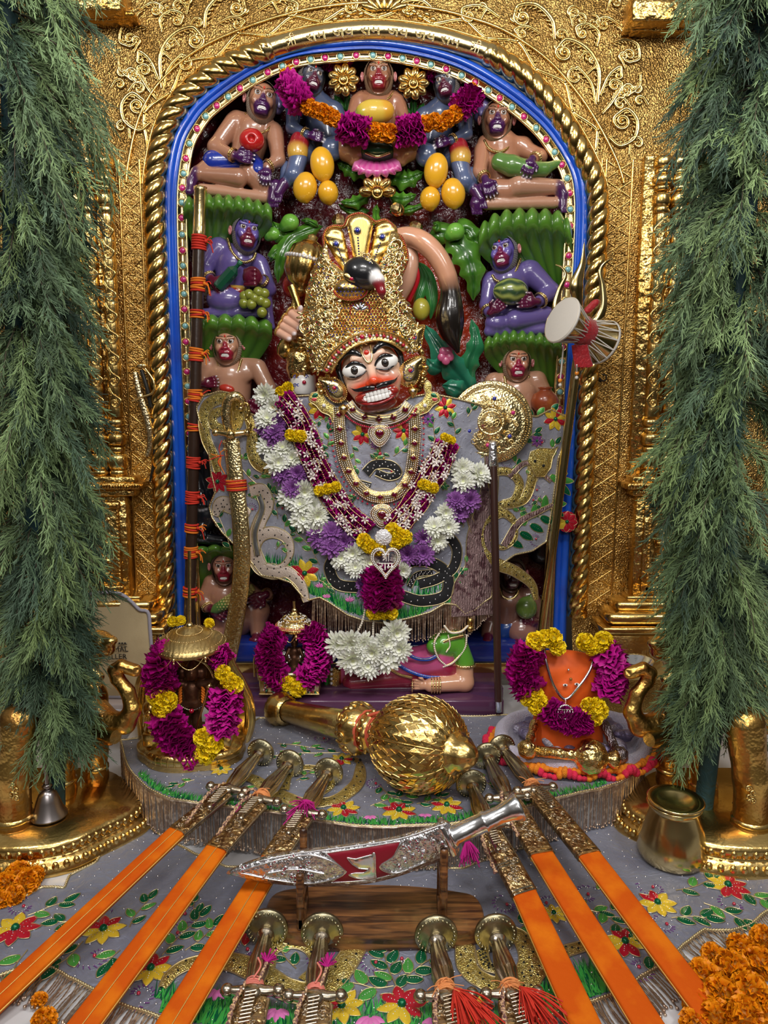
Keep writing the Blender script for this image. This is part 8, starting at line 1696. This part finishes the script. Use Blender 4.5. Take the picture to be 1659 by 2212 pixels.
# idol under a brass umbrella on a gold throne
T=Thing('throne_idol','small dark bronze idol on a lobed gold throne under a plain brass umbrella','idol',G(415,1640,0));bc=G(417,1632,.0)
def lobed(cx_,cy_,rx,ry,z):a=np.linspace(0,2*PI,97)[:-1];k=1+.07*np.abs(np.cos(a*2.5+PI/2*1.0));return np.c_[cx_+rx*np.cos(a)*k,cy_+ry*np.sin(a)*k,np.full(96,z)]
mb=MB();mb.grid(np.stack([lobed(bc[0],bc[1],.116*s,.088*s,z) for s,z in ((0.05,.004),(1.06,.004),(1.08,.008),(1.02,.014),(1.05,.018),(1.09,.026),(1.08,.036),(1.0,.044),(.96,.045),(.93,.050),(.05,.052))],0),0,cv=True)
for z,k in ((.031,1.085),):
    L=lobed(bc[0],bc[1],.112*k,.088*k,z)
    for i in range(0,96,2):mb.tube([L[i]+A((0,0,-.010)),L[i]+A((0,0,.0)),L[i]*1+A((-(L[i][0]-bc[0])*.03,-(L[i][1]-bc[1])*.03,.010))],.0022,5)
T.part(mb,'throne_base',GOLD)
mb=MB()
for s in (-1,1):a=bc+A((s*.085,-.03,.064));mb.box(a,(.042,.05,.034),0,bev=.004);mb.lathe([(.02,0),(.022,.006),(.016,.016),(.018,.03),(.014,.04)],a+A((0,0,.017)),16);mb.ball(a+A((0,-.006,.072)),(.021,.021,.024),0,16,12);mb.ball(a+A((0,-.024,.070)),(.009,.008,.008),0,10,8);mb.ball(a+A((0,.0,.096)),(.012,.012,.008),0,10,6);[mb.tube([a+A((j*.004,-.018,.066)),a+A((j*.006,-.016,.034))],.003,5) for j in (-3,-2,-1,0,1,2,3)]
T.part(mb,'lion_arm',GOLD,'gold lion head arm rests')
bp=[P(x,y,bc[1]+.07) for x,y in ((312,1600),(302,1520),(306,1470),(330,1430),(345,1400),(410,1385),(478,1400),(500,1440),(532,1500),(540,1560),(524,1610))];q=resample(spline(bp,8),70);mb=MB();mb.tube(q,.014,12);mb.tube(q+A((0,-.012,0)),.005,8);ctr=P(415,1500,bc[1]+.085);mb.grid(np.stack([q,ctr+(q-ctr)*.05],1),0);T.part(mb,'throne_back',GOLD)
figidol(T,414,1604,1424,bc[1]+.01,None);parasol(T,411,1388,76,bc[1]+.0,.042,mat('dull_brass',(.52,.38,.16),.4,1,('wave',30,.35,.0015)),rod=1190,tilt=.1)
mb=MB();a_=P(452,1482,bc[1]-.02);b_=P(420,1586,bc[1]-.03);mb.tube([a_,b_],.0028,8);mb.ball(a_,.008);mb.ball(b_,.013,0,14,10);c_=P(360,1480,bc[1]-.02);mb.ball(c_,.012);mb.tube([c_,P(372,1530,bc[1]-.02)],.0025,6);T.part(mb,'small_mace',GOLDL,'thin gold mace')
mb=MB();r_=A([P(414+34*math.cos(q),1500+34*abs(math.sin(q)),bc[1]-.008) for q in np.linspace(0,PI,22)]);mb.tube(r_,.0025,6);mb.balls(r_[::1],.0035,1,6,4);mb.ball(P(414,1536,bc[1]-.012),.006,2);[mb.ball(P(414+s*25,1500+k*6,bc[1]-.01),(.008,.003,.003),3,8,5,R=rotm('Y',s*.9)) for s in (-1,1) for k in range(-2,4)];mb.tube(A([P(414+48*math.cos(q),1478-54*math.sin(q),bc[1]+.006) for q in np.linspace(-.1,PI+.1,30)]),.003,6,0);T.part(mb,'idol_necklace',[GOLDL,BLACK,RUBY,TO])
yb=bc[1]-.045
garland('idol_garland','magenta and yellow flower garland round the dark idol on the gold throne','garland',[('m',[(366,1404,yb+.03),(346,1432,yb),(344,1466,yb),(350,1486,yb)],33),('y',[(336,1500,yb-.01),(362,1512,yb-.02),(350,1530,yb-.02)],24),('m',[(352,1544,yb-.02),(372,1582,yb-.02),(402,1618,yb-.02),(424,1630,yb-.02)],36),('y',[(444,1590,yb-.03),(462,1604,yb-.03),(444,1622,yb-.03)],27),('m',[(476,1580,yb-.01),(484,1540,yb-.01),(490,1496,yb)],34),('y',[(482,1450,yb),(498,1468,yb),(506,1482,yb)],21),('m',[(486,1436,yb+.02),(468,1406,yb+.03)],26),('y',[(374,1344,yb+.09),(392,1340,yb+.09)],12),('y',[(452,1346,yb+.09)],11)],den=1)
# jewelled box shrine
T=Thing('box_shrine','small silver idols on a jewelled gold box under a beaded umbrella, on the purple plinth','shrine',P(625,1520,-.2));x0,x1=P(560,1500,-.235)[0],P(690,1500,-.235)[0];xm=(x0+x1)/2
mb=MB();mb.box((xm,-.17,ZP+.038),(x1-x0,.13,.052),0,bev=.003);rs=np.random.RandomState(3);g=np.c_[rs.uniform(x0+.006,x1-.006,150),np.full(150,-.2355),rs.uniform(ZP+.016,ZP+.058,150)];ix=rs.randint(1,6,150)
for j in range(1,6):mb.balls(g[ix==j],.0034,j,7,5)
for i in range(34):mb.tube([(x0+.008+i*(x1-x0-.016)/33,-.232,ZP+.065),(x0+.008+i*(x1-x0-.016)/33,-.112,ZP+.065)],.0013,5)
for z in (ZP+.013,ZP+.063):mb.tube([(x0,-.236,z),(x1,-.236,z)],.003,6)
for s in (x0-.006,x1+.006):mb.tube(spline([(s,-.2,ZP+.04),(s-.004*np.sign(xm-s),-.2,ZP+.075),(s,-.2,ZP+.105),(s+.012*np.sign(xm-s)*-1,-.2,ZP+.105),(s+.012*np.sign(xm-s)*-1,-.2,ZP+.05)],4),.0026,6)
for s in (-1,1):mb.ball((xm+s*.07,-.2,ZP+.008),.012)
T.part(mb,'jewelled_box',[GOLDL,RUBY,BLACK,EMER,mat('coral_bead',(.6,.16,.08),.3),DIAM])
mb=MB();mb.lathe([(0,0),(.075,0),(.078,.006),(.070,.012),(0,.012)],(xm,-.17,ZP+.066),40);T.part(mb,'round_tray',DISCP)
for i,(x,h) in enumerate(((610,82),(636,92),(664,82))):
    F=Fig(k=3,vox=1.1);q=lambda a,b,d=0:(x+a*h,1466-b*h,-.17-d);F.cap(q(0,.0),q(0,.5),.17*h,.13*h);F.ell(q(0,.62),(.14*h,.1*h,.14*h));F.ell(q(0,.84,.006),(.085*h,.08*h,.10*h));F.cap(q(0,.92),q(0,1.04),.07*h,.03*h)
    for s in (-1,1):F.chain([q(s*.13,.7),q(s*.21,.5,.01),q(s*.12,.42,.03)],[.05*h,.04*h,.035*h])
    m=F.mesh();m.hasc=False;T.part(m,'silver_idol',SILVERE if i != 1 else BRZ)
parasol(T,637,1352,42,-.17,.045,GOLDE,True,rod=1298)
garland('round_garland','ring shaped magenta garland with one yellow marigold on the jewelled box','garland',[('m',[(602,1362,-.2),(584,1390,-.22),(580,1425,-.23),(596,1456,-.235),(612,1468,-.24)],28),('y',[(622,1476,-.25),(642,1484,-.255)],20),('m',[(654,1470,-.24),(678,1450,-.235),(690,1420,-.23),(686,1390,-.22),(668,1364,-.2)],28)])
# orange stone idol in a crochet lined basket
IY=-.50;ic=P(1222,1610,IY);T=Thing('stone_idol','saffron orange painted stone idol with tiny eyes sitting in the crochet basket','idol',ic);OC=(.80,.115,.008);F=Fig(k=14,vox=1.5)
F.cap((1180,1440,IY),(1268,1446,IY),34,32,OC);F.ell((1224,1470,IY-.01),(80,34,66),OC,rot=6);F.cap((1222,1500,IY),(1222,1600,IY),50,64,OC);F.cap((1178,1592,IY-.01),(1270,1600,IY-.01),26,26,OC);F.cap((1168,1520,IY),(1166,1600,IY),14,16,OC);F.cap((1284,1530,IY),(1284,1600,IY),14,16,OC);F.ell((1230,1488,IY-.035),(34,16,26),OC)
F.ell((1196,1452,IY-.03),(20,9,14),OC,rot=-30);b_=T.part(F.mesh(),'stone_body',mat('saffron_paint',rough=.6,attr=True,bump=('noise',26,.35,.006)))
mb=MB()
for x,y in ((1221,1480),(1246,1478)):mb.ball(P(x,y,IY-.060),(.006,.004,.0032),0,12,8);mb.ball(P(x,y,IY-.064),.0024,1,8,6)
mb.ball(P(1233,1467,IY-.058),.0038,2);mb.ball(P(1228,1447,IY-.050),.003,3,8,5);T.part(mb,'eye',[WHITE,BLACK,mat('amber',(.3,.12,.02),.3),SILVER])
mb=MB();q=spline([P(x,y,Y) for x,y,Y in ((1176,1402,IY-.036),(1180,1430,IY-.05),(1196,1480,IY-.062),(1222,1510,IY-.066),(1254,1478,IY-.062),(1274,1448,IY-.05),(1282,1424,IY-.036))],10);mb.tube(q,.0034,8);c=P(1221,1538,IY-.105);aa=np.linspace(0,2*PI,33)[:-1];mb.tube(c+.0165*np.c_[np.cos(aa),0*aa,np.sin(aa)],.0022,6,closed=True);mb.balls(c+.0165*np.c_[np.cos(aa[::2]),0*aa[::2]-.1,np.sin(aa[::2])],.0022,0,6,4);mb.tube([c+A((0,0,.017)),P(1222,1512,IY-.07)],.002,5);pn=T.part(mb,'silver_chain',SILVER,'silver chain with round pendant');word('राम',(1221,1538),0,.020,pn,SILVER,c[1]-.001,T.loc)
bz=G(1236,1624,.0);T=Thing('crochet_basket','oval basket lined with lavender crochet, edged with pink and orange crochet petals','basket',bz);rx,ry=.196,.140;aa=np.linspace(0,2*PI,121)[:-1];Eb=lambda k,z:np.c_[bz[0]+rx*k*np.cos(aa),bz[1]+ry*k*np.sin(aa),z+.006*np.sin(aa*3)+.012*np.sin(aa)*(k>.5)]
LAV=mat('lavender_wool',(.55,.52,.66),.9,bump=[('cell',260,1,.003)],sheen=.4);mb=MB();mb.grid(np.stack([Eb(.05,.012),Eb(.6,.012),Eb(.76,.016),Eb(.80,.036),Eb(.86,.052),Eb(.92,.054),Eb(.98,.044),Eb(.99,.026),Eb(.94,.008),Eb(.5,.004)],0),0,cv=True);T.part(mb,'crochet_lining',LAV)
mb=MB();rs=np.random.RandomState(2)
for i in range(0,120):
    a=aa[i];R_=rotm('Z',a);
    for j,(k,z,m) in enumerate(((1.02,.020,0),(1.08,.014,1))):c=A([bz[0]+rx*k*math.cos(a),bz[1]+ry*k*math.sin(a),z+rs.uniform(-.003,.003)]);ph=i*.9;mb.ball(c+A((0,0,.008*math.sin(ph)*j)),(.012,.0085,.010+.004*math.sin(ph)),m if (i//2) % 3 else 0,8,6,R=R_@rotm('Y',.7*math.sin(ph)))
T.part(mb,'crochet_edging',[mat('orange_wool',(.80,.24,.01),.9,bump=('cell',300,1,.002)),mat('pink_wool',(.72,.02,.075),.9,bump=('cell',300,1,.002))],'orange and pink crochet petals')
mb=MB();g=rs.uniform(0,6.3,30)
for a in g:mb.ball((bz[0]+rx*.62*math.cos(a),bz[1]+ry*.66*math.sin(a),.04+rs.uniform(0,.02)),(.03,.018,.014),0,12,8,R=rotm('Z',rs.uniform(0,3))@rotm('Y',rs.uniform(-.5,.5)))
T.part(mb,'cloth_folds',mat('violet_silver_cloth',(.24,.21,.38),.4,.4,('silk',40,1,.008),(20,(.6,.58,.66),.5,.7)))
yi=IY-.05
garland('idol_garland','magenta and yellow flower garland round the orange stone idol','garland',[('y',[(1160,1384,yi),(1190,1378,yi),(1204,1392,yi)],22),('m',[(1150,1398,yi),(1128,1436,yi),(1130,1470,yi),(1150,1492,yi-.01)],34),('y',[(1140,1508,yi-.02),(1164,1502,yi-.02),(1160,1524,yi-.03)],21),('m',[(1178,1528,yi-.03),(1205,1548,yi-.04),(1240,1560,yi-.04),(1266,1556,yi-.035)],28),('y',[(1272,1524,yi-.03),(1298,1530,yi-.02),(1284,1550,yi-.03)],22),('m',[(1308,1500,yi),(1326,1460,yi),(1318,1424,yi),(1306,1408,yi)],34),('y',[(1266,1382,yi),(1288,1400,yi),(1304,1384,yi)],22)])
T=Thing('small_mace','small gold mace with round engraved head lying in the basket before the orange idol','mace',G(1240,1650,.04),'small maces in the basket');a_,b_=P(1158,1622,IY-.085),P(1320,1640,IY-.10);d_=b_-a_;R_=basis(d_);L_=np.linalg.norm(d_);mb=MB()
mb.lathe([(0,0),(.012,.0),(.013,L_*.5),(.016,L_*.52),(.034,L_*.60),(.041,L_*.70),(.037,L_*.82),(.028,L_*.90),(.012,L_*.95),(.021,L_*1.02),(.021,L_*1.08),(0,L_*1.14)],a_,48,R=R_,mod=lambda t,z:1+.03*np.abs(np.sin(t*6)));T.part(mb,'mace_body',GOLDE)
for i,(xa,ya,xb,yb_,lb) in enumerate(((1156,1560,1140,1618,'left'),(1304,1560,1334,1632,'right'))):
    a_,b_=P(xa,ya,IY-.02),P(xb,yb_,IY-.08);mb=MB();R_=basis(b_-a_);L_=np.linalg.norm(b_-a_);mb.lathe([(.010,0),(.012,L_*.2),(.010,L_*.4),(.012,L_*.6),(.011,L_*.78),(.020,L_*.85),(.026,L_),(.018,L_*1.2),(0,L_*1.26)],a_,24,R=R_,mod=lambda t,z:1+.05*np.cos(z*700));solo(mb,'small_mace',[GOLDE if i==0 else mat('oxidised_silver',(.28,.24,.26),.3,1,('wave',90,1,.001))],'small ribbed mace standing in the basket at the %s of the orange idol' % lb,'mace','small maces in the basket')
# brass pot
pc=G(1450,1856,-.0975);T=Thing('brass_pot','polished brass water pot with flared rim on the lower cloth at the right','pot',pc);mb=MB();mb.lathe([(0,0),(.052,.001),(.066,.010),(.071,.026),(.067,.050),(.057,.085),(.047,.112),(.046,.118),(.055,.124),(.056,.128),(.048,.131),(.044,.116),(.04,.10),(0,.10)],pc,64);T.part(mb,'pot_body',BRASS)
mb=MB();mb.lathe([(0,.122),(.030,.123),(.036,.131),(.056,.136),(.0575,.139),(.054,.141),(.036,.136),(.030,.129),(0,.127)],pc,56,R=rotm('X',.03));T.part(mb,'lid',BRASS)
mb=MB();bz2=G(106,1760,-.03);mb.lathe([(0,.062),(.010,.061),(.018,.052),(.024,.036),(.030,.016),(.038,.002),(.039,0),(.034,0),(.02,.03),(0,.05)],bz2,40);mb.tube([bz2+A((0,0,.06)),bz2+A((-.004,.004,.145))],[.006,.0035],10);mb.lathe([(.008,0),(.011,.004),(.008,.008)],bz2+A((0,0,.064)),16);solo(mb,'hand_bell',[mat('bell_metal',(.42,.38,.38),.28,1)],'grey metal hand bell standing on the base of the left elephant','bell')
# elephants
def elephant(sg,label):
    X=(lambda x:x) if sg>0 else (lambda x:1652-x);dy=0 if sg>0 else 6;q=lambda x,y,Y:(X(x),y+dy,Y);T=Thing('gold_elephant',label,'elephant statue',P(X(60),1780,-.62),'gold elephants');F=Fig(k=12,vox=2.0)
    F.ell(q(40,1490,-.55),(120,85,92));F.ell(q(180,1512,-.56),(52,48,60));F.chain([q(196,1530,-.575),q(236,1562,-.60),q(270,1562,-.61),q(287,1532,-.61),q(276,1494,-.605),(X(254),1466+dy,-.60)],[34,27,23,18,15,15],None or (.5,)*3,k=5)
    F.chain([q(254,1466,-.60),q(248,1448,-.60),q(262,1438,-.60),q(292,1448,-.60)],[15,15,14,14],(.5,)*3,k=3);F.ell(q(297,1448,-.615),(9,9,9),(.5,)*3,k=2,sub=True);F.cap(q(206,1584,-.60),q(238,1602,-.61),16,9)
    for (x,yb,Y,r,yt) in ((30,1790,-.72,34,1560),(134,1712,-.60,26,1540),(208,1682,-.55,22,1560),(-60,1700,-.55,30,1540)):F.chain([q(x+(14 if x<100 else 0),yt,Y+.02),q(x,(yt+yb)/2,Y),q(x,yb-12,Y)],[r*1.25,r,r*1.08]);F.cap(q(x,yb-8,Y),q(x,yb-3,Y),r*1.2,r*1.2,k=3)
    F.cap(q(150,1500,-.60),q(112,1560,-.61),34,26,k=8);m=F.mesh();m.hasc=False;b_=T.part(m,'elephant_body',mat('elephant_gold',(.72,.44,.12),.3,1,[('noise',40,.5,.006),('vor',160,.5,.0015)],(14,(.45,.16,.04),.42,.68)))
    mb=MB();a_,c_=P(*q(204,1572,-.60)),P(*q(250,1592,-.64));mb.tube([a_,(a_+c_)/2+A((0,0,-.003)),c_],[.020,.018,.016],14);T.part(mb,'tusk',GOLD)
    mb=MB()
    for (x,yb,Y,r) in ((30,1790,-.72,34),(134,1712,-.60,26),(208,1682,-.55,22)):
        s=float(spx(X(x),yb,Y));mb.lathe([(r*s*1.02,0),(r*s*1.2,.004),(r*s*1.2,.010),(r*s*1.02,.014)],P(X(x),yb-20+dy,Y),28);c=(X(x),yb-92+dy)
        for k in range(4):sp=spiral((c[0]+(k % 2)*10-5,c[1]+k*9),7,1.3,k,14,1 if k % 2 else -1);mb.tube(P(sp[:,0],sp[:,1],Y-r*s*1.02),.0022,6)
    for k in range(18):a=k/18*PI*1.4;mb.ball(P(X(178+math.cos(a)*34),1492+dy-math.sin(a)*30,-.612),.005,0,7,5)
    T.part(mb,'harness',GOLD)
    F=Fig(k=8,vox=1.8);F.ell(q(212,1392,-.53),(36,30,32));F.ell(q(238,1384,-.54),(16,14,11));F.ell(q(232,1404,-.54),(16,13,12));F.ell(q(160,1420,-.52),(60,40,44));F.chain([q(180,1430,-.55),q(200,1452,-.57),q(216,1462,-.575)],[18,13,10]);F.cap(q(196,1370,-.53),q(188,1362,-.53),8,5);m=F.mesh();m.hasc=False;T.part(m,'lion_rider',GOLD,'gold lion mounted above the elephant head')
    ec=P(X(60),1745+dy,-.64);ec[2]=-.1;mb=MB();a2=np.linspace(0,2*PI,73)[:-1];E2=lambda k,z:np.c_[ec[0]+.235*k*np.cos(a2)*(1+.04*np.cos(6*a2)),ec[1]+.17*k*np.sin(a2)*(1+.03*np.cos(6*a2)),np.full(72,z)]
    mb.grid(np.stack([E2(1.12,-.099),E2(1.13,-.088),E2(1.02,-.070),E2(.98,-.066),E2(1.03,-.060),E2(1.04,-.046),E2(1.0,-.036),E2(.05,-.036)],0),0,cv=True)
    for k,z,r in ((1.09,-.080,.008),(1.035,-.053,.007)):
        L=E2(k,z)
        for i in range(72):mb.ball(L[i],(r,r*.8,r*1.3),0,7,5)
    T.part(mb,'lobed_base',GOLD)
elephant(1,'gold elephant statue with raised trunk on a lobed base, left side under the evergreen');elephant(-1,'gold elephant statue with raised trunk, right side behind the basket and brass pot')
mb=MB();c=P(1376,1432,-.42);mb.lathe([(0,-.03),(.022,-.028),(.036,-.01),(.040,.008),(.043,.010),(.038,.008),(.02,-.02),(0,-.024)],c,36);solo(mb,'silver_bowl',[SILVER],'small silver bowl behind the right garland of the orange idol','bowl')
# cloth bag standing on the left behind the elephant
T=Thing('fabric_bag','beige cloth bag with grey stitched edge and handle slot, standing behind the left elephant','bag',P(250,1500,-.36));bo=spline([(170,1300),(182,1286),(215,1280),(258,1282),(284,1300),(302,1318),(320,1322),(324,1360),(328,1420),(322,1470),(310,1504),(200,1504),(150,1490),(150,1380),(158,1318)],3,True)
slot=A([(212,1298),(236,1300),(252,1296),(260,1302),(258,1310),(236,1311),(206,1312)]);yf=-.36;mb=MB();sheet(mb,bo,lambda x,y,d:P(x,y,yf+.003*np.sin(x*.06)),10,holes=[slot],back=lambda x,y,d:P(x,y,yf+.02));T.part(mb,'bag_cloth',mat('jute_cloth',(.55,.44,.26),.8,bump=[('noise',400,.3,.001)],vary=(9,(.40,.30,.17),.5,.8)))
mb=MB();q=resample(np.r_[bo,bo[:1]],120);mb.tube(P(q[:,0],q[:,1],yf+.003*np.sin(q[:,0]*.06)),.0048,8);T.part(mb,'stitched_edge',mat('grey_binding',(.34,.32,.38),.8,bump=('noise',300,.5,.001)))
INK=mat('black_ink',(.02,.02,.02),.6);word('MAL',(261,1403),.03,.0195,T.e,INK,yf-.004,T.loc,extr=.0003,bevel=0);word('ELLER',(253,1419),.03,.0195,T.e,INK,yf-.004,T.loc,extr=.0003,bevel=0)
mb=MB();[mb.box(P(264,y,yf-.004),(.024,.001,.0012)) for y in (1391,1396)];[mb.ball(P(264+k*3,1389,yf-.004),(.003,.001,.0018),0,6,4) for k in (-2,0,2)];T.part(mb,'printed_emblem',INK)
mb=MB();mb.box(G(240,1580,-.06)+A((0,.10,.0)),(.16,.05,.10),0,bev=.006);mb.box(G(240,1580,-.06)+A((0,.072,.01)),(.12,.004,.05),1,bev=.002);solo(mb,'storage_box',[mat('pale_card',(.5,.42,.4),.6),mat('white_card',(.62,.62,.68),.5)],'pale low box on the marble behind the left elephant trunk','box')
# curved dagger hooked to the facade on the left
T=Thing('wall_dagger','short curved dagger with silvered scabbard hanging on the gold lattice strip, left of the rope','sword',P(322,1044,-.03));q=resample(spline([P(*p_) for p_ in ((292,805,-.03),(302,850,-.035),(314,890,-.035),(323,930,-.035),(324,965,-.03),(318,985,-.03))],8),50);mb=MB();mb.tube(q,np.interp(np.linspace(0,1,50),[0,.5,1],[.0085,.0125,.008]),14);T.part(mb,'scabbard',mat('dull_silver_gold',(.68,.55,.32),.28,1,[('vor',220,1,.002)]))
mb=MB();q=resample(spline([P(*p_) for p_ in ((330,905,-.03),(334,960,-.032),(332,1000,-.03),(324,1040,-.025))],8),24);mb.tube(q,np.linspace(.007,.003,24),10,flat=.5);mb.tube(spline([P(306,800,-.03),P(318,840,-.035),P(326,880,-.03)],6),.006,8);T.part(mb,'blade',mat('black_iron',(.02,.018,.015),.5,.5));mb=MB();mb.ball(P(306,790,-.035),(.018,.010,.008));mb.tube(spline([P(*p_) for p_ in ((314,796,-.04),(332,824,-.045),(330,848,-.045),(306,858,-.045),(286,866,-.04))],8),.003,8);T.part(mb,'hilt',GOLDL)
# marigolds lying on the marble
def pile(spots,grp,lbs):
    for i,(x,y,r,z) in enumerate(spots):
        s=float(gpx(x,y,-.1));c=G(x,y,-.1+r*s*.8+z);k=R0.randint(0,2);o=inst('mario%d' % k,mari_mesh(OR[0],OR[1],k),PET,'marigold_flower',None,c,rotm('X',R0.uniform(-.6,.6))@rotm('Z',i),r*s);o['label']=lbs;o['category']='flower';o['group']=grp
pile([(18,1858,24,0),(62,1850,22,.0),(76,1870,20,0),(40,1888,26,0),(12,1912,26,0),(58,1908,26,0),(30,1936,22,0),(4,1946,20,0),(74,1892,20,0)],'marigolds at the left edge','loose orange marigold in the heap beside the left elephant base')
pile([(95,2206,26,0),(85,2160,16,0)],'marigolds at the bottom left corner','loose orange marigold on the marble at the bottom left corner')
pile([(1520,2110,34,0),(1580,2090,34,0),(1640,2080,34,0),(1560,2150,36,.02),(1620,2140,36,.02),(1510,2170,34,0),(1550,2200,36,.01),(1610,2196,36,.03),(1660,2190,36,.0),(1490,2130,26,0),(1600,2048,28,0),(1650,2030,28,0),(1540,2064,24,0),(1500,2212,30,0),(1580,2236,34,0),(1650,2250,36,0)],'marigolds at the bottom right corner','loose orange marigold in the heap at the bottom right corner')
pile([(1640,1872,14,0),(1615,1868,13,0),(1655,1880,13,0)],'marigolds by the right elephant base','orange marigold between the right elephant base and the cloth')

# hanging evergreen trees on both sides
def evergreen(sg,label,seed):
    r=np.random.RandomState(seed);x0=.0;TX=-.735 if sg>0 else .72;TY=-.66;T=Thing('evergreen_tree',label,'tree',(TX,TY,-.1),'evergreens at the sides');mb=MB()
    zz=np.linspace(-.1,1.75,24);mb.tube(np.c_[TX+.01*np.sin(zz*5),TY+.01*np.cos(zz*4),zz],.020,10);T.part(mb,'trunk',mat('teal_wrapped_trunk',(.015,.06,.07),.6,bump=('silk',20,.8,.01)))
    V_=[];C_l=[];BR=MB()
    nb=430
    for k in range(nb):
        z0=.17+1.60*(k+.5)/nb;az=r.uniform(-PI,PI);ou=A([math.cos(az),math.sin(az)*.62]);
        if ou[0]*sg<-.2 and r.rand()<.35:ou[0] *= -1
        L=r.uniform(.10,.19)*(1.0 if z0>.56 else .66)*(1.25 if z0>1.35 and sg>0 else 1);t=np.linspace(0,1,13);droop=r.uniform(.55,1.0);rise=r.uniform(.0,.25)
        p=np.c_[TX+ou[0]*L*(t-.12*t**2)*.92,TY+ou[1]*L*t,z0+L*(rise*t-droop*t**1.7)];p+=r.normal(0,.003,p.shape).cumsum(0)*.5;BR.tube(p[::2],np.linspace(.0022,.0008,7),4)
        col=A((.085,.135,.08))*(1-r.rand())+A((.22,.30,.09))*r.rand()**1.5+A((.018,.042,.03));col=col*.72;tg=nrm(np.gradient(p,axis=0))
        for i in range(2,13):
            for s in range(3):
                a=r.normal(size=3);a -= tg[i]*(a@tg[i]);a=nrm(a);d=nrm(tg[i]*.95+a*.55+A([0,0,-.25]));l2=r.uniform(.030,.058);b0=p[i];pp=b0+d*l2*np.linspace(0,1,6)[:,None]+A([0,0,-.006])*(np.linspace(0,1,6)**2)[:,None]
                V_.append(np.stack([pp[0],pp[-1]]));C_l.append(np.tile(col,(1,1)))
                for j in range(1,6):
                    for q in (0,1):n_=r.normal(size=3);n_=nrm(n_);d2=nrm(d*.95+n_*.50);e=pp[j]+d2*r.uniform(.010,.020);V_.append(np.stack([pp[j],e]));C_l.append(np.tile(col*r.uniform(.75,1.35),(1,1)))
    S_=A(V_);Cc=np.concatenate(C_l);d=nrm(S_[:,1]-S_[:,0]);u=nrm(np.cross(d,A([0,-1,.2])+.01));w_=.00085;n=len(S_)
    v=np.stack([S_[:,0]-u*w_,S_[:,0]+u*w_,S_[:,1]+u*w_*.5,S_[:,1]-u*w_*.5],1).reshape(-1,3);mb=MB();mb.add(v,np.arange(4*n).reshape(-1,4),0,np.repeat(Cc,4,0));T.part(mb,'foliage',mat('needle',rough=.6,attr=True,spec=.3),kind='stuff');T.part(BR,'branches',mat('twig',(.07,.055,.035),.8))
evergreen(1,'tall drooping evergreen tree along the left edge of the shrine',5);evergreen(-1,'tall drooping evergreen tree along the right edge of the shrine',6)
